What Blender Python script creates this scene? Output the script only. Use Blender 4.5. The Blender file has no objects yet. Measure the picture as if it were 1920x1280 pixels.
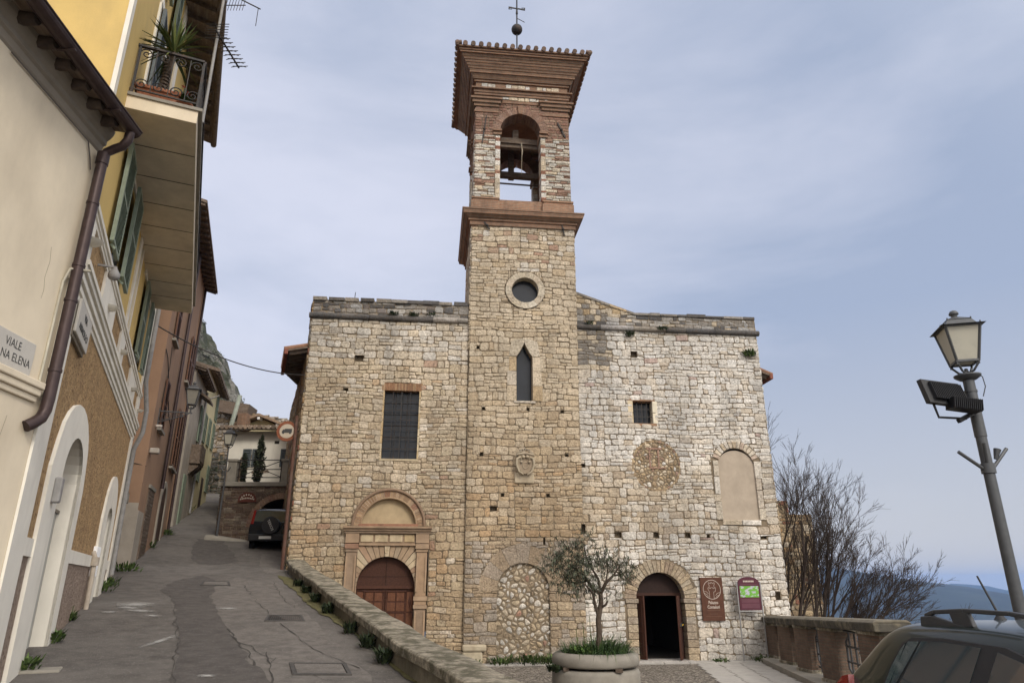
import bpy, bmesh, math, random
from mathutils import Vector, Matrix, noise
R = math.radians
SC = bpy.context.scene
COL = SC.collection

# ------------------------------------------------------------------ camera
F_PX, PITCH, CZ = 1300.0, R(19.17), 2.14
cam_d = bpy.data.cameras.new('camera')
cam_d.sensor_width = 36.0
cam_d.lens = F_PX / 1920 * 36
cam_d.clip_start, cam_d.clip_end = 0.05, 60000
cam = bpy.data.objects.new('camera', cam_d)
cam.location = (0, 0, CZ)
cam.rotation_euler = (R(90) + PITCH, 0, 0)
COL.objects.link(cam)
SC.camera = cam

# ------------------------------------------------------------------ world, sun, exposure
SUN_DIR = Vector((0.42, -0.72, 0.62)).normalized()      # towards the veiled sun, behind the photographer
SUN_EL = math.asin(SUN_DIR.z)
SUN_AZ = math.atan2(SUN_DIR.x, SUN_DIR.y)
W = bpy.data.worlds.new('World')
SC.world = W
W.use_nodes = True
nt = W.node_tree
nt.nodes.clear()
def wn(t, **k):
    n = nt.nodes.new(t)
    for a, b in k.items(): setattr(n, a, b)
    return n
def wl(a, b): nt.links.new(a, b)
w_out = wn('ShaderNodeOutputWorld'); w_bg = wn('ShaderNodeBackground')
w_bg.inputs['Strength'].default_value = 0.1
w_sky = wn('ShaderNodeTexSky', sky_type='NISHITA', sun_disc=False)
w_sky.sun_elevation, w_sky.sun_rotation = SUN_EL, SUN_AZ
w_sky.air_density, w_sky.dust_density = 1.0, 2.0
w_tc = wn('ShaderNodeTexCoord')
w_map = wn('ShaderNodeMapping'); w_map.inputs['Scale'].default_value = (1.0, 1.0, 3.2)
wl(w_tc.outputs['Generated'], w_map.inputs['Vector'])
w_n = wn('ShaderNodeTexNoise'); w_n.inputs['Scale'].default_value = 1.5; w_n.inputs['Detail'].default_value = 6
w_n.inputs['Roughness'].default_value = .56; w_n.inputs['Distortion'].default_value = .35
wl(w_map.outputs[0], w_n.inputs['Vector'])
w_sep = wn('ShaderNodeSeparateXYZ'); wl(w_tc.outputs['Generated'], w_sep.inputs[0])
# veil of cloud: paler on the west (left) of the view, bluer to the east, grey down at the horizon
w_x = wn('ShaderNodeMapRange'); wl(w_sep.outputs['X'], w_x.inputs['Value'])
w_x.inputs['From Min'].default_value, w_x.inputs['From Max'].default_value = -.45, .62
w_x.inputs['To Min'].default_value, w_x.inputs['To Max'].default_value = -.22, .26
w_add = wn('ShaderNodeMath', operation='ADD'); wl(w_n.outputs['Fac'], w_add.inputs[0]); wl(w_x.outputs[0], w_add.inputs[1])
w_ramp = wn('ShaderNodeValToRGB'); wl(w_add.outputs[0], w_ramp.inputs['Fac'])
el = w_ramp.color_ramp.elements
el[0].position, el[0].color = .30, (6.0, 6.25, 7.4, 1)
el[1].position, el[1].color = .74, (3.3, 3.9, 5.25, 1)
e = w_ramp.color_ramp.elements.new(.50); e.color = (4.8, 5.2, 6.4, 1)
w_z = wn('ShaderNodeMapRange'); wl(w_sep.outputs['Z'], w_z.inputs['Value'])
w_z.inputs['From Min'].default_value, w_z.inputs['From Max'].default_value = 0.0, .34
w_z.inputs['To Min'].default_value, w_z.inputs['To Max'].default_value = 1, 0
w_hz = wn('ShaderNodeMix', data_type='RGBA')
wl(w_z.outputs[0], w_hz.inputs[0]); wl(w_ramp.outputs[0], w_hz.inputs[6])
w_hz.inputs[7].default_value = (5.2, 5.2, 5.5, 1)
w_mix = wn('ShaderNodeMix', data_type='RGBA'); w_mix.inputs[0].default_value = .88
wl(w_sky.outputs[0], w_mix.inputs[6]); wl(w_hz.outputs[2], w_mix.inputs[7])
# brightness of the cloud veil round the hidden sun
w_dot = wn('ShaderNodeVectorMath', operation='DOT_PRODUCT')
wl(w_tc.outputs['Generated'], w_dot.inputs[0]); w_dot.inputs[1].default_value = SUN_DIR
w_mx = wn('ShaderNodeMath', operation='MAXIMUM'); wl(w_dot.outputs['Value'], w_mx.inputs[0]); w_mx.inputs[1].default_value = 0
w_pw = wn('ShaderNodeMath', operation='POWER'); wl(w_mx.outputs[0], w_pw.inputs[0]); w_pw.inputs[1].default_value = 1.6
w_gl = wn('ShaderNodeVectorMath', operation='SCALE'); w_gl.inputs[0].default_value = (14, 12.6, 10.6)
wl(w_pw.outputs[0], w_gl.inputs['Scale'])
w_sum = wn('ShaderNodeVectorMath', operation='ADD'); wl(w_mix.outputs[2], w_sum.inputs[0]); wl(w_gl.outputs[0], w_sum.inputs[1])
wl(w_sum.outputs[0], w_bg.inputs['Color']); wl(w_bg.outputs[0], w_out.inputs['Surface'])
sun_d = bpy.data.lights.new('sun', 'SUN')
sun_d.energy, sun_d.angle, sun_d.color = 1.3, R(14), (1.0, .94, .84)
sun = bpy.data.objects.new('sun', sun_d)
sun.rotation_euler = SUN_DIR.to_track_quat('Z', 'Y').to_euler()
COL.objects.link(sun)
SC.view_settings.view_transform = 'Standard'
SC.view_settings.look = 'None'
SC.view_settings.exposure = 0.33
SC.view_settings.gamma = 1
SC.cycles.use_denoising = True
SC.cycles.max_bounces = 6
SC.cycles.volume_bounces = 0

# ------------------------------------------------------------------ pixel rays -> points on real planes
_cp, _sp = math.cos(PITCH), math.sin(PITCH)
def ray(px, py):
    x, v = px - 960, 640 - py
    return Vector((x, F_PX * _cp - v * _sp, F_PX * _sp + v * _cp))
def at_y(px, py, y):
    d = ray(px, py); return Vector((0, 0, CZ)) + d * (y / d.y)
class Frame:
    def __init__(s, loc, deg): s.loc, s.deg, s.a = Vector(loc), deg, R(deg)
    def __call__(s, px, py, yo=0.0):
        d = ray(px, py); c, n = math.cos(s.a), math.sin(s.a)
        o = Vector((0, 0, CZ)) - s.loc
        lo = (o.x * c + o.y * n, -o.x * n + o.y * c); ld = (d.x * c + d.y * n, -d.x * n + d.y * c)
        t = (yo - lo[1]) / ld[1]
        return lo[0] + ld[0] * t, o.z + d.z * t
    def world(s, x, y, z):
        c, n = math.cos(s.a), math.sin(s.a)
        return Vector((s.loc.x + x * c - y * n, s.loc.y + x * n + y * c, s.loc.z + z))
CH = Frame((1.2, 21.4, 0), 6.3)          # church front
YE = Frame((-1.70, 0, 0), 114)           # yellow house front along the street
CR = Frame((-4.69, 6.72, 0), 93.3)       # cream house front
TE = Frame((-10.17, 19.3, 0), 109.6)     # terracotta house front
GR = Frame((-13.1, 27.6, 0), 106.7)      # grey and pale yellow houses

# ------------------------------------------------------------------ object helpers
def props(o, label=None, cat=None, group=None, kind=None):
    if label: o['label'] = label
    if cat: o['category'] = cat
    if group: o['group'] = group
    if kind: o['kind'] = kind
    return o
def thing(name, label, cat, loc=(0, 0, 0), rot=0.0, group=None):
    o = bpy.data.objects.new(name, None); COL.objects.link(o)
    o.empty_display_size = .2
    o.location = loc; o.rotation_euler = (0, 0, R(rot))
    return props(o, label, cat, group)
def copy_tree(o, parent=None):
    c = o.copy(); COL.objects.link(c)
    if parent: c.parent = parent
    for ch in o.children: copy_tree(ch, c)
    return c

class MB:
    """collects faces into one mesh"""
    def __init__(s, M=None):
        s.v, s.f, s.m, s.c, s.s = [], [], [], [], []
        s.M = M
    def add(s, vs, fs, mat=0, col=(1, 1, 1), smooth=False):
        b = len(s.v)
        if s.M is None: s.v.extend([tuple(p) for p in vs])
        else: s.v.extend([tuple(s.M @ Vector(p)) for p in vs])
        for f in fs:
            s.f.append(tuple(i + b for i in f)); s.m.append(mat); s.c.append(col); s.s.append(smooth)
    def box(s, x0, x1, y0, y1, z0, z1, mat=0, col=(1, 1, 1)):
        vs = [(x0, y0, z0), (x1, y0, z0), (x1, y1, z0), (x0, y1, z0), (x0, y0, z1), (x1, y0, z1), (x1, y1, z1), (x0, y1, z1)]
        s.add(vs, [(0, 3, 2, 1), (4, 5, 6, 7), (0, 1, 5, 4), (1, 2, 6, 5), (2, 3, 7, 6), (3, 0, 4, 7)], mat, col)
    def hexa(s, vs, mat=0, col=(1, 1, 1)):
        s.add(vs, [(0, 3, 2, 1), (4, 5, 6, 7), (0, 1, 5, 4), (1, 2, 6, 5), (2, 3, 7, 6), (3, 0, 4, 7)], mat, col)
    def bar(s, a, b, w, h=None, mat=0, col=(1, 1, 1), up=(0, 0, 1)):
        a, b = Vector(a), Vector(b); h = w if h is None else h
        d = (b - a).normalized(); up = Vector(up)
        if abs(d.dot(up)) > .98: up = Vector((0, 1, 0))
        r = d.cross(up).normalized() * w / 2; u = r.cross(d).normalized() * h / 2
        s.add([a - r - u, a + r - u, a + r + u, a - r + u, b - r - u, b + r - u, b + r + u, b - r + u],
              [(0, 1, 2, 3), (7, 6, 5, 4), (0, 4, 5, 1), (1, 5, 6, 2), (2, 6, 7, 3), (3, 7, 4, 0)], mat, col)
    def prism(s, pts, y0, y1, mat=0, col=(1, 1, 1)):
        """polygon in x,z (anticlockwise seen from the front, -y) from y0 (front) to y1 (back)"""
        n = len(pts)
        vs = [(x, y0, z) for x, z in pts] + [(x, y1, z) for x, z in pts]
        fs = [tuple(range(n)), tuple(range(2 * n - 1, n - 1, -1))]
        fs += [(i, i + n, (i + 1) % n + n, (i + 1) % n) for i in range(n)]
        s.add(vs, fs, mat, col)
    def slab(s, pts, z0, z1, mat=0, col=(1, 1, 1)):
        """polygon in x,y (anticlockwise from above)"""
        n = len(pts)
        vs = [(x, y, z0) for x, y in pts] + [(x, y, z1) for x, y in pts]
        fs = [tuple(range(n - 1, -1, -1)), tuple(range(n, 2 * n))]
        fs += [(i, (i + 1) % n, (i + 1) % n + n, i + n) for i in range(n)]
        s.add(vs, fs, mat, col)
    def tube(s, pts, r, n=8, mat=0, col=(1, 1, 1), caps=True, smooth=True):
        pts = [Vector(p) for p in pts]; k = len(pts)
        rr = r if isinstance(r, (list, tuple)) else [r] * k
        vs, fs = [], []
        prev = None
        for i, p in enumerate(pts):
            d = (pts[min(i + 1, k - 1)] - pts[max(i - 1, 0)])
            d = d.normalized() if d.length > 1e-9 else Vector((0, 0, 1))
            if prev is None:
                a = Vector((0, 0, 1)) if abs(d.z) < .9 else Vector((1, 0, 0))
                prev = d.cross(a).normalized()
            e1 = (prev - d * prev.dot(d))
            e1 = e1.normalized() if e1.length > 1e-6 else d.orthogonal().normalized()
            prev = e1; e2 = d.cross(e1)
            for j in range(n):
                t = 2 * math.pi * j / n
                vs.append(p + (e1 * math.cos(t) + e2 * math.sin(t)) * rr[i])
        for i in range(k - 1):
            for j in range(n):
                q = (j + 1) % n
                fs.append((i * n + j, i * n + q, (i + 1) * n + q, (i + 1) * n + j))
        s.add(vs, fs, mat, col, smooth)
        if caps:
            s.add(vs[:n], [tuple(range(n - 1, -1, -1))], mat, col)
            s.add(vs[-n:], [tuple(range(n))], mat, col)
    def lathe(s, prof, n=24, c=(0, 0, 0), mat=0, col=(1, 1, 1), smooth=True):
        vs, fs = [], []
        for r_, z in prof:
            for j in range(n):
                t = 2 * math.pi * j / n
                vs.append((c[0] + r_ * math.cos(t), c[1] + r_ * math.sin(t), c[2] + z))
        for i in range(len(prof) - 1):
            for j in range(n):
                q = (j + 1) % n
                fs.append((i * n + j, i * n + q, (i + 1) * n + q, (i + 1) * n + j))
        s.add(vs, fs, mat, col, smooth)
    def ball(s, c, r, sz=(1, 1, 1), n=12, m=8, mat=0, col=(1, 1, 1)):
        vs, fs = [], []
        for i in range(m + 1):
            a = math.pi * i / m
            for j in range(n):
                t = 2 * math.pi * j / n
                vs.append((c[0] + r * sz[0] * math.sin(a) * math.cos(t), c[1] + r * sz[1] * math.sin(a) * math.sin(t), c[2] + r * sz[2] * math.cos(a)))
        for i in range(m):
            for j in range(n):
                q = (j + 1) % n
                fs.append((i * n + j, (i + 1) * n + j, (i + 1) * n + q, i * n + q))
        s.add(vs, fs, mat, col, True)
    def split(s, name, mats, parent=None, bevel=0.0, gap=.012):
        """one object per separate piece"""
        n = len(s.v); p = list(range(n))
        def find(a):
            while p[a] != a: p[a] = p[p[a]]; a = p[a]
            return a
        for f in s.f:
            r0 = find(f[0])
            for i in f[1:]: p[find(i)] = r0
        isl = {}
        for k, f in enumerate(s.f): isl.setdefault(find(f[0]), []).append(k)
        gs = []
        for ks in isl.values():
            vs = [s.v[i] for k in ks for i in s.f[k]]
            gs.append([ks, [min(v[a] for v in vs) - gap / 2 for a in range(3)], [max(v[a] for v in vs) + gap / 2 for a in range(3)]])
        ch = True
        while ch:
            ch = False
            out = []
            for g in gs:
                for h in out:
                    if all(g[1][a] <= h[2][a] and h[1][a] <= g[2][a] for a in range(3)):
                        h[0] = h[0] + g[0]; h[1] = [min(x, y) for x, y in zip(h[1], g[1])]; h[2] = [max(x, y) for x, y in zip(h[2], g[2])]; ch = True; break
                else: out.append(g)
            gs = out
        res = []
        for ks, _, _ in gs:
            q = MB(); ix = {}
            for k in ks:
                ff = []
                for i in s.f[k]:
                    if i not in ix: ix[i] = len(q.v); q.v.append(s.v[i])
                    ff.append(ix[i])
                q.f.append(tuple(ff)); q.m.append(s.m[k]); q.c.append(s.c[k]); q.s.append(s.s[k])
            res.append(q.build(name, mats, parent, bevel))
        return res
    def build(s, name, mats, parent=None, bevel=0.0, label=None, loc=None):
        me = bpy.data.meshes.new(name)
        me.from_pydata(s.v, [], s.f)
        mats = mats if isinstance(mats, (list, tuple)) else [mats]
        for m in mats: me.materials.append(m)
        me.polygons.foreach_set('material_index', s.m)
        me.polygons.foreach_set('use_smooth', s.s)
        ca = me.color_attributes.new('Col', 'FLOAT_COLOR', 'CORNER')
        buf = []
        for f, c in zip(s.f, s.c): buf.extend((c[0], c[1], c[2], 1.0) * len(f))
        ca.data.foreach_set('color', buf)
        me.validate(); me.update()
        o = bpy.data.objects.new(name, me); COL.objects.link(o)
        if parent: o.parent = parent
        if loc: o.location = loc
        if label: o['label'] = label
        if bevel:
            b = o.modifiers.new('bevel', 'BEVEL'); b.width = bevel; b.segments = 2; b.limit_method = 'ANGLE'; b.angle_limit = R(40)
        return o

# ------------------------------------------------------------------ materials
MATS = {}
def mat(name, col=(.5, .5, .5), rough=.85, var=.12, vs=6.0, bump=.25, bs=60.0, attr=False, metal=0.0, spec=.3,
        stain=0.0, stain_col=(.1, .09, .08), stain_map=(1, 1, .3), stain_s=1.2, coat=0.0, bdist=.01, lo=.5, hi=.72, speck=None):
    m = bpy.data.materials.new(name); MATS[name] = m
    m.use_nodes = True
    t = m.node_tree; N = t.nodes; L = t.links
    b = N['Principled BSDF']
    tc = N.new('ShaderNodeTexCoord')
    n1 = N.new('ShaderNodeTexNoise'); n1.inputs['Scale'].default_value = vs; n1.inputs['Detail'].default_value = 7; n1.inputs['Roughness'].default_value = .62
    L.new(tc.outputs['Object'], n1.inputs['Vector'])
    mr = N.new('ShaderNodeMapRange'); L.new(n1.outputs['Fac'], mr.inputs['Value'])
    for k, v_ in zip(('From Min', 'From Max', 'To Min', 'To Max'), (.28, .72, 1 - var, 1 + var)): mr.inputs[k].default_value = v_
    sc = N.new('ShaderNodeVectorMath'); sc.operation = 'SCALE'; sc.inputs[0].default_value = col[:3]
    L.new(mr.outputs[0], sc.inputs['Scale'])
    cur = sc.outputs[0]
    if attr:
        at = N.new('ShaderNodeVertexColor'); at.layer_name = 'Col'
        mu = N.new('ShaderNodeVectorMath'); mu.operation = 'MULTIPLY'
        L.new(cur, mu.inputs[0]); L.new(at.outputs['Color'], mu.inputs[1]); cur = mu.outputs[0]
    if stain:
        mp = N.new('ShaderNodeMapping'); mp.inputs['Scale'].default_value = stain_map; L.new(tc.outputs['Object'], mp.inputs['Vector'])
        n2 = N.new('ShaderNodeTexNoise'); n2.inputs['Scale'].default_value = stain_s; n2.inputs['Detail'].default_value = 8; n2.inputs['Roughness'].default_value = .6
        L.new(mp.outputs[0], n2.inputs['Vector'])
        r2 = N.new('ShaderNodeMapRange'); L.new(n2.outputs['Fac'], r2.inputs['Value'])
        for k, v_ in zip(('From Min', 'From Max', 'To Min', 'To Max'), (lo, hi, 0, stain)): r2.inputs[k].default_value = v_
        mx = N.new('ShaderNodeMix'); mx.data_type = 'RGBA'
        L.new(r2.outputs[0], mx.inputs[0]); L.new(cur, mx.inputs[6]); mx.inputs[7].default_value = (*stain_col, 1); cur = mx.outputs[2]
    if speck:
        s_col, s_sc, s_lo, s_hi = speck
        n4 = N.new('ShaderNodeTexNoise'); n4.inputs['Scale'].default_value = s_sc; n4.inputs['Detail'].default_value = 3
        L.new(tc.outputs['Object'], n4.inputs['Vector'])
        r4 = N.new('ShaderNodeMapRange'); L.new(n4.outputs['Fac'], r4.inputs['Value'])
        for k, v_ in zip(('From Min', 'From Max', 'To Min', 'To Max'), (s_lo, s_hi, 0, .9)): r4.inputs[k].default_value = v_
        mx = N.new('ShaderNodeMix'); mx.data_type = 'RGBA'
        L.new(r4.outputs[0], mx.inputs[0]); L.new(cur, mx.inputs[6]); mx.inputs[7].default_value = (*s_col, 1); cur = mx.outputs[2]
    L.new(cur, b.inputs['Base Color'])
    b.inputs['Roughness'].default_value = rough; b.inputs['Metallic'].default_value = metal
    b.inputs['Specular IOR Level'].default_value = spec
    if coat: b.inputs['Coat Weight'].default_value = coat; b.inputs['Coat Roughness'].default_value = .04
    if bump:
        n3 = N.new('ShaderNodeTexNoise'); n3.inputs['Scale'].default_value = bs; n3.inputs['Detail'].default_value = 8; n3.inputs['Roughness'].default_value = .7
        L.new(tc.outputs['Object'], n3.inputs['Vector'])
        bp = N.new('ShaderNodeBump'); bp.inputs['Strength'].default_value = bump; bp.inputs['Distance'].default_value = bdist
        L.new(n3.outputs['Fac'], bp.inputs['Height']); L.new(bp.outputs[0], b.inputs['Normal'])
    return m
def glass(name, col, rough=.08, alpha=None):
    m = mat(name, col, rough=rough, var=.1, vs=3, bump=.03, bs=4, spec=.6)
    return m

mat('stone', (1.05, 1.075, 1.19), .92, .36, 18, 1.0, 20, attr=True, stain=.72, stain_col=(.15, .10, .06), stain_map=(1, 1, 1.25), stain_s=13, lo=.53, hi=.72, bdist=.05)
def broad(name, lo, hi, scale=.45, tint=(1, 1, 1)):
    """large soft weathering over the whole wall"""
    m = MATS[name]; N, L = m.node_tree.nodes, m.node_tree.links; b = N['Principled BSDF']; old = b.inputs['Base Color'].links[0].from_socket
    n = N.new('ShaderNodeTexNoise'); n.inputs['Scale'].default_value = scale; n.inputs['Detail'].default_value = 6; n.inputs['Roughness'].default_value = .6
    mp = N.new('ShaderNodeMapping'); mp.inputs['Scale'].default_value = tint; L.new(N['Texture Coordinate'].outputs['Object'], mp.inputs['Vector']); L.new(mp.outputs[0], n.inputs['Vector'])
    r = N.new('ShaderNodeMapRange'); L.new(n.outputs['Fac'], r.inputs['Value'])
    for k, v in zip(('From Min', 'From Max', 'To Min', 'To Max'), (.36, .64, lo, hi)): r.inputs[k].default_value = v
    q = N.new('ShaderNodeVectorMath'); q.operation = 'SCALE'; L.new(old, q.inputs[0]); L.new(r.outputs[0], q.inputs['Scale']); L.new(q.outputs[0], b.inputs['Base Color'])
broad('stone', .82, 1.10)
broad('stone', .78, 1.06, 1.0, (1.3, 1.3, .16))
mat('mortar', (.215, .168, .114), .95, .3, 5, .9, 35, bdist=.02, stain=.85, stain_col=(.085, .066, .045), stain_s=1.1, stain_map=(1, 1, 1))
mat('brick', (1, 1, 1), .92, .25, 10, .6, 40, attr=True, stain=.5, stain_col=(.09, .06, .045), stain_map=(1, 1, .35), stain_s=2.2, bdist=.015)
mat('trim_stone', (1, 1, 1), .9, .2, 5, .5, 30, attr=True, stain=.4, stain_col=(.14, .09, .055), stain_map=(1, 1, .4), stain_s=2.5, bdist=.015)
mat('dark_hole', (.035, .03, .025), .95, .2, 8, .2, 30)  # near-black colour standing in for the shade inside openings
mat('plaster_tan', (.40, .30, .22), .9, .10, 3, .25, 40, stain=.35, stain_col=(.22, .17, .13), stain_s=1.6, stain_map=(1, 1, .6))
mat('wood_door', (1, 1, 1), .72, .25, 18, .25, 40, attr=True, stain=.3, stain_col=(.04, .015, .01), stain_map=(6, 6, .5), stain_s=3)
mat('old_wood', (.13, .095, .07), .85, .35, 12, .6, 30, stain=.6, stain_col=(.28, .24, .2), stain_map=(1, 8, 8), stain_s=2)
mat('iron', (.035, .033, .032), .6, .3, 20, .2, 60, metal=.3, stain=.4, stain_col=(.11, .05, .025), stain_s=6, stain_map=(1, 1, 1))
mat('glass_dark', (.018, .021, .027), .2, .2, 3, .04, 6, spec=.28)
mat('tile', (1, 1, 1), .9, .3, 14, .5, 30, attr=True, stain=.5, stain_col=(.16, .14, .11), stain_map=(1, 1, 1), stain_s=4)
mat('leaf', (1, 1, 1), .65, .25, 30, 0, attr=True)
mat('bark', (.085, .062, .046), .95, .35, 20, .9, 35, stain=.3, stain_col=(.16, .14, .12), stain_s=8, stain_map=(1, 1, .4))
mat('concrete', (.25, .23, .195), .92, .14, 5, .45, 45, stain=.5, stain_col=(.15, .13, .10), stain_map=(1, 1, .5), stain_s=2.4)

def lerp(a, b, t): return tuple(x + (y - x) * t for x, y in zip(a, b))
def mulc(c, k): return tuple(x * k for x in c)
CREAM, TAN, PALE, GREY = (.56, .46, .31), (.45, .335, .19), (.66, .60, .48), (.28, .245, .19)
ORANGE, BRICK, DARK, BROWN = (.42, .26, .12), (.30, .135, .08), (.115, .105, .09), (.33, .235, .13)
def pick(rng, tab):
    s_ = sum(w for _, w in tab); r_ = rng.random() * s_
    for c, w in tab:
        r_ -= w
        if r_ <= 0: break
    k = rng.uniform(.86, 1.12); j = rng.uniform(-.03, .03)
    return (c[0] * k * (1 + j), c[1] * k, c[2] * k * (1 - j * 1.5))

# ------------------------------------------------------------------ masonry: real stones set in a mortar bed
def masonry(mb, inside, box, pal, rng, cell=.055, hs=((3, 3), (4, 4), (5, 1)), ws=(4, 11), joint=.011, jit=.012, prot=(.018, .04), cham=.16,
            warp=.035, coursed=.8, y=0.0, mortar=1, yb=.01, seed=0.0, center=True):
    u0, u1, z0, z1 = box
    nx, nz = int(round((u1 - u0) / cell)), int(round((z1 - z0) / cell))
    free = [[inside(u0 + (i + .5) * cell, z0 + (j + .5) * cell) for i in range(nx)] for j in range(nz)]
    # mortar bed
    act = {}
    def flush(k, j1):
        i0, i1 = k; j0 = act.pop(k)
        a, b, c, d = u0 + i0 * cell, u0 + i1 * cell, z0 + j0 * cell, z0 + j1 * cell
        mb.add([(a, y, c), (b, y, c), (b, y, d), (a, y, d)], [(0, 1, 2, 3)], mortar)
    for j in range(nz + 1):
        runs = set()
        if j < nz:
            i = 0
            while i < nx:
                if free[j][i]:
                    k = i
                    while k < nx and free[j][k]: k += 1
                    runs.add((i, k)); i = k
                else: i += 1
        for k in [k for k in act if k not in runs]: flush(k, j)
        for k in runs:
            if k not in act: act[k] = j
    used = [[not f for f in row] for row in free]
    hl = [h for h, w in hs for _ in range(w)]
    cends = {}
    def zone(i, j):
        u, z = u0 + i * cell, z0 + j * cell
        return math.floor(u / 1.5 + 1.1 * noise.noise(Vector((u * .4 + seed, z * .55, 9.1 + seed))))
    for j in range(nz):
        lh = rng.choice(hl); i = 0
        while i < nx:
            if used[j][i]: i += 1; continue
            k = i
            while k < nx and not used[j][k] and k - i < ws[1] + ws[0]: k += 1
            run = k - i
            if coursed >= .5:
                zn = zone(i, j)
                if j >= cends.get(zn, -1): cends[zn] = j + max(2, rng.choice(hl) + (-1 if noise.noise(Vector((zn * 3.7 + seed, j * .035, 4.4))) > .12 else 0))
                lh = cends[zn] - j
            h = lh if coursed >= .5 else (lh if rng.random() < coursed else rng.choice(hl))
            two = coursed >= .5 and h >= 3 and rng.random() > coursed
            w = rng.randint(ws[0], ws[1])
            if h <= 2: w = max(w, ws[0] + 1)
            if run - w < ws[0]: w = run if run <= ws[1] + 1 else max(ws[0], run // 2)
            w = min(w, run)
            while h > 1 and (j + h > nz or any(used[j + q][i + p] for q in range(1, h) for p in range(w))): h -= 1
            for q in range(h):
                for p in range(w): used[j + q][i + p] = True
            # avoid leaving one-cell slivers above
            if coursed < .5 and j + h < nz and (j + h + 1 >= nz or all(used[j + h + 1][i + p] for p in range(w))) and not any(used[j + h][i + p] for p in range(w)):
                for p in range(w): used[j + h][i + p] = True
                h += 1
            cuts = [(i, j, w, h)]
            if two:
                h1 = h * rng.uniform(.38, .62); cuts = []
                for (ja, hh) in ((j, h1), (j + h1, h - h1)):
                    if w > 6 and rng.random() < .5: w1 = w * rng.uniform(.4, .6); cuts += [(i, ja, w1, hh), (i + w1, ja, w - w1, hh)]
                    else: cuts.append((i, ja, w, hh))
            for a_, b_, c_, d_ in cuts:
                stone(mb, u0 + a_ * cell, u0 + (a_ + c_) * cell, z0 + b_ * cell, z0 + (b_ + d_) * cell, pal, rng, joint, jit, prot, cham, warp, y, yb, seed, center)
            i += w
def stone(mb, a, b, c, d, pal, rng, joint, jit, prot, cham, warp, y, yb, seed, center=True):
    a += joint / 2 * rng.uniform(.5, 1.6); b -= joint / 2 * rng.uniform(.5, 1.6); c += joint / 2 * rng.uniform(.5, 1.6); d -= joint / 2 * rng.uniform(.5, 1.6)
    W_, H_ = b - a, d - c
    if W_ < .015 or H_ < .015: return
    m_ = min(W_, H_)
    J = lambda: rng.uniform(-jit, jit)
    cs = [(a + J(), c + J()), (b + J(), c + J()), (b + J(), d + J()), (a + J(), d + J())]
    out = []
    for i in range(4):
        p, q, r_ = Vector(cs[i - 1]), Vector(cs[i]), Vector(cs[(i + 1) % 4])
        k = cham * rng.uniform(.4, 1.5) * m_
        k2 = cham * rng.uniform(.4, 1.5) * m_
        out.append(q + (p - q).normalized() * k); out.append(q + (r_ - q).normalized() * k2)
    if warp:
        o2 = []
        for p in out:
            nv = noise.noise(Vector((p.x * .55 + seed, p.y * .9, seed))); nu = noise.noise(Vector((p.x * .9, p.y * .55 + seed, 7.3 + seed)))
            nv += .5 * noise.noise(Vector((p.x * 1.9 + seed, p.y * 2.1, 3.1)))
            o2.append(Vector((p.x + nu * warp * .7, p.y + nv * warp)))
        out = o2
    ce = sum(out, Vector((0, 0))) / 8
    pr = rng.uniform(*prot); ins = min(.016, m_ * .12) * rng.uniform(.7, 1.4)
    ty, tx = rng.uniform(-.02, .02), rng.uniform(-.015, .015)
    vs = [(p.x, y + yb, p.y) for p in out]
    vs += [(p.x, y - pr * .55, p.y) for p in out]
    for p in out:
        dv = ce - p; q = p + dv.normalized() * min(ins, dv.length * .4)
        vs.append((q.x, y - pr + (q.y - ce.y) * ty + (q.x - ce.x) * tx, q.y))
    vs.append((ce.x, y - pr - (rng.uniform(0, .012) if center else 0), ce.y))
    col = pal((a + b) / 2, (c + d) / 2, rng)
    fs = []
    for i in range(8):
        q = (i + 1) % 8
        fs.append((i, q, q + 8, i + 8)); fs.append((i + 8, q + 8, q + 16, i + 16))
    mb.add(vs, fs, 0, col, True)
    mb.add(vs[16:], [(i, (i + 1) % 8, 8) for i in range(8)], 0, col, False)

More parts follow.
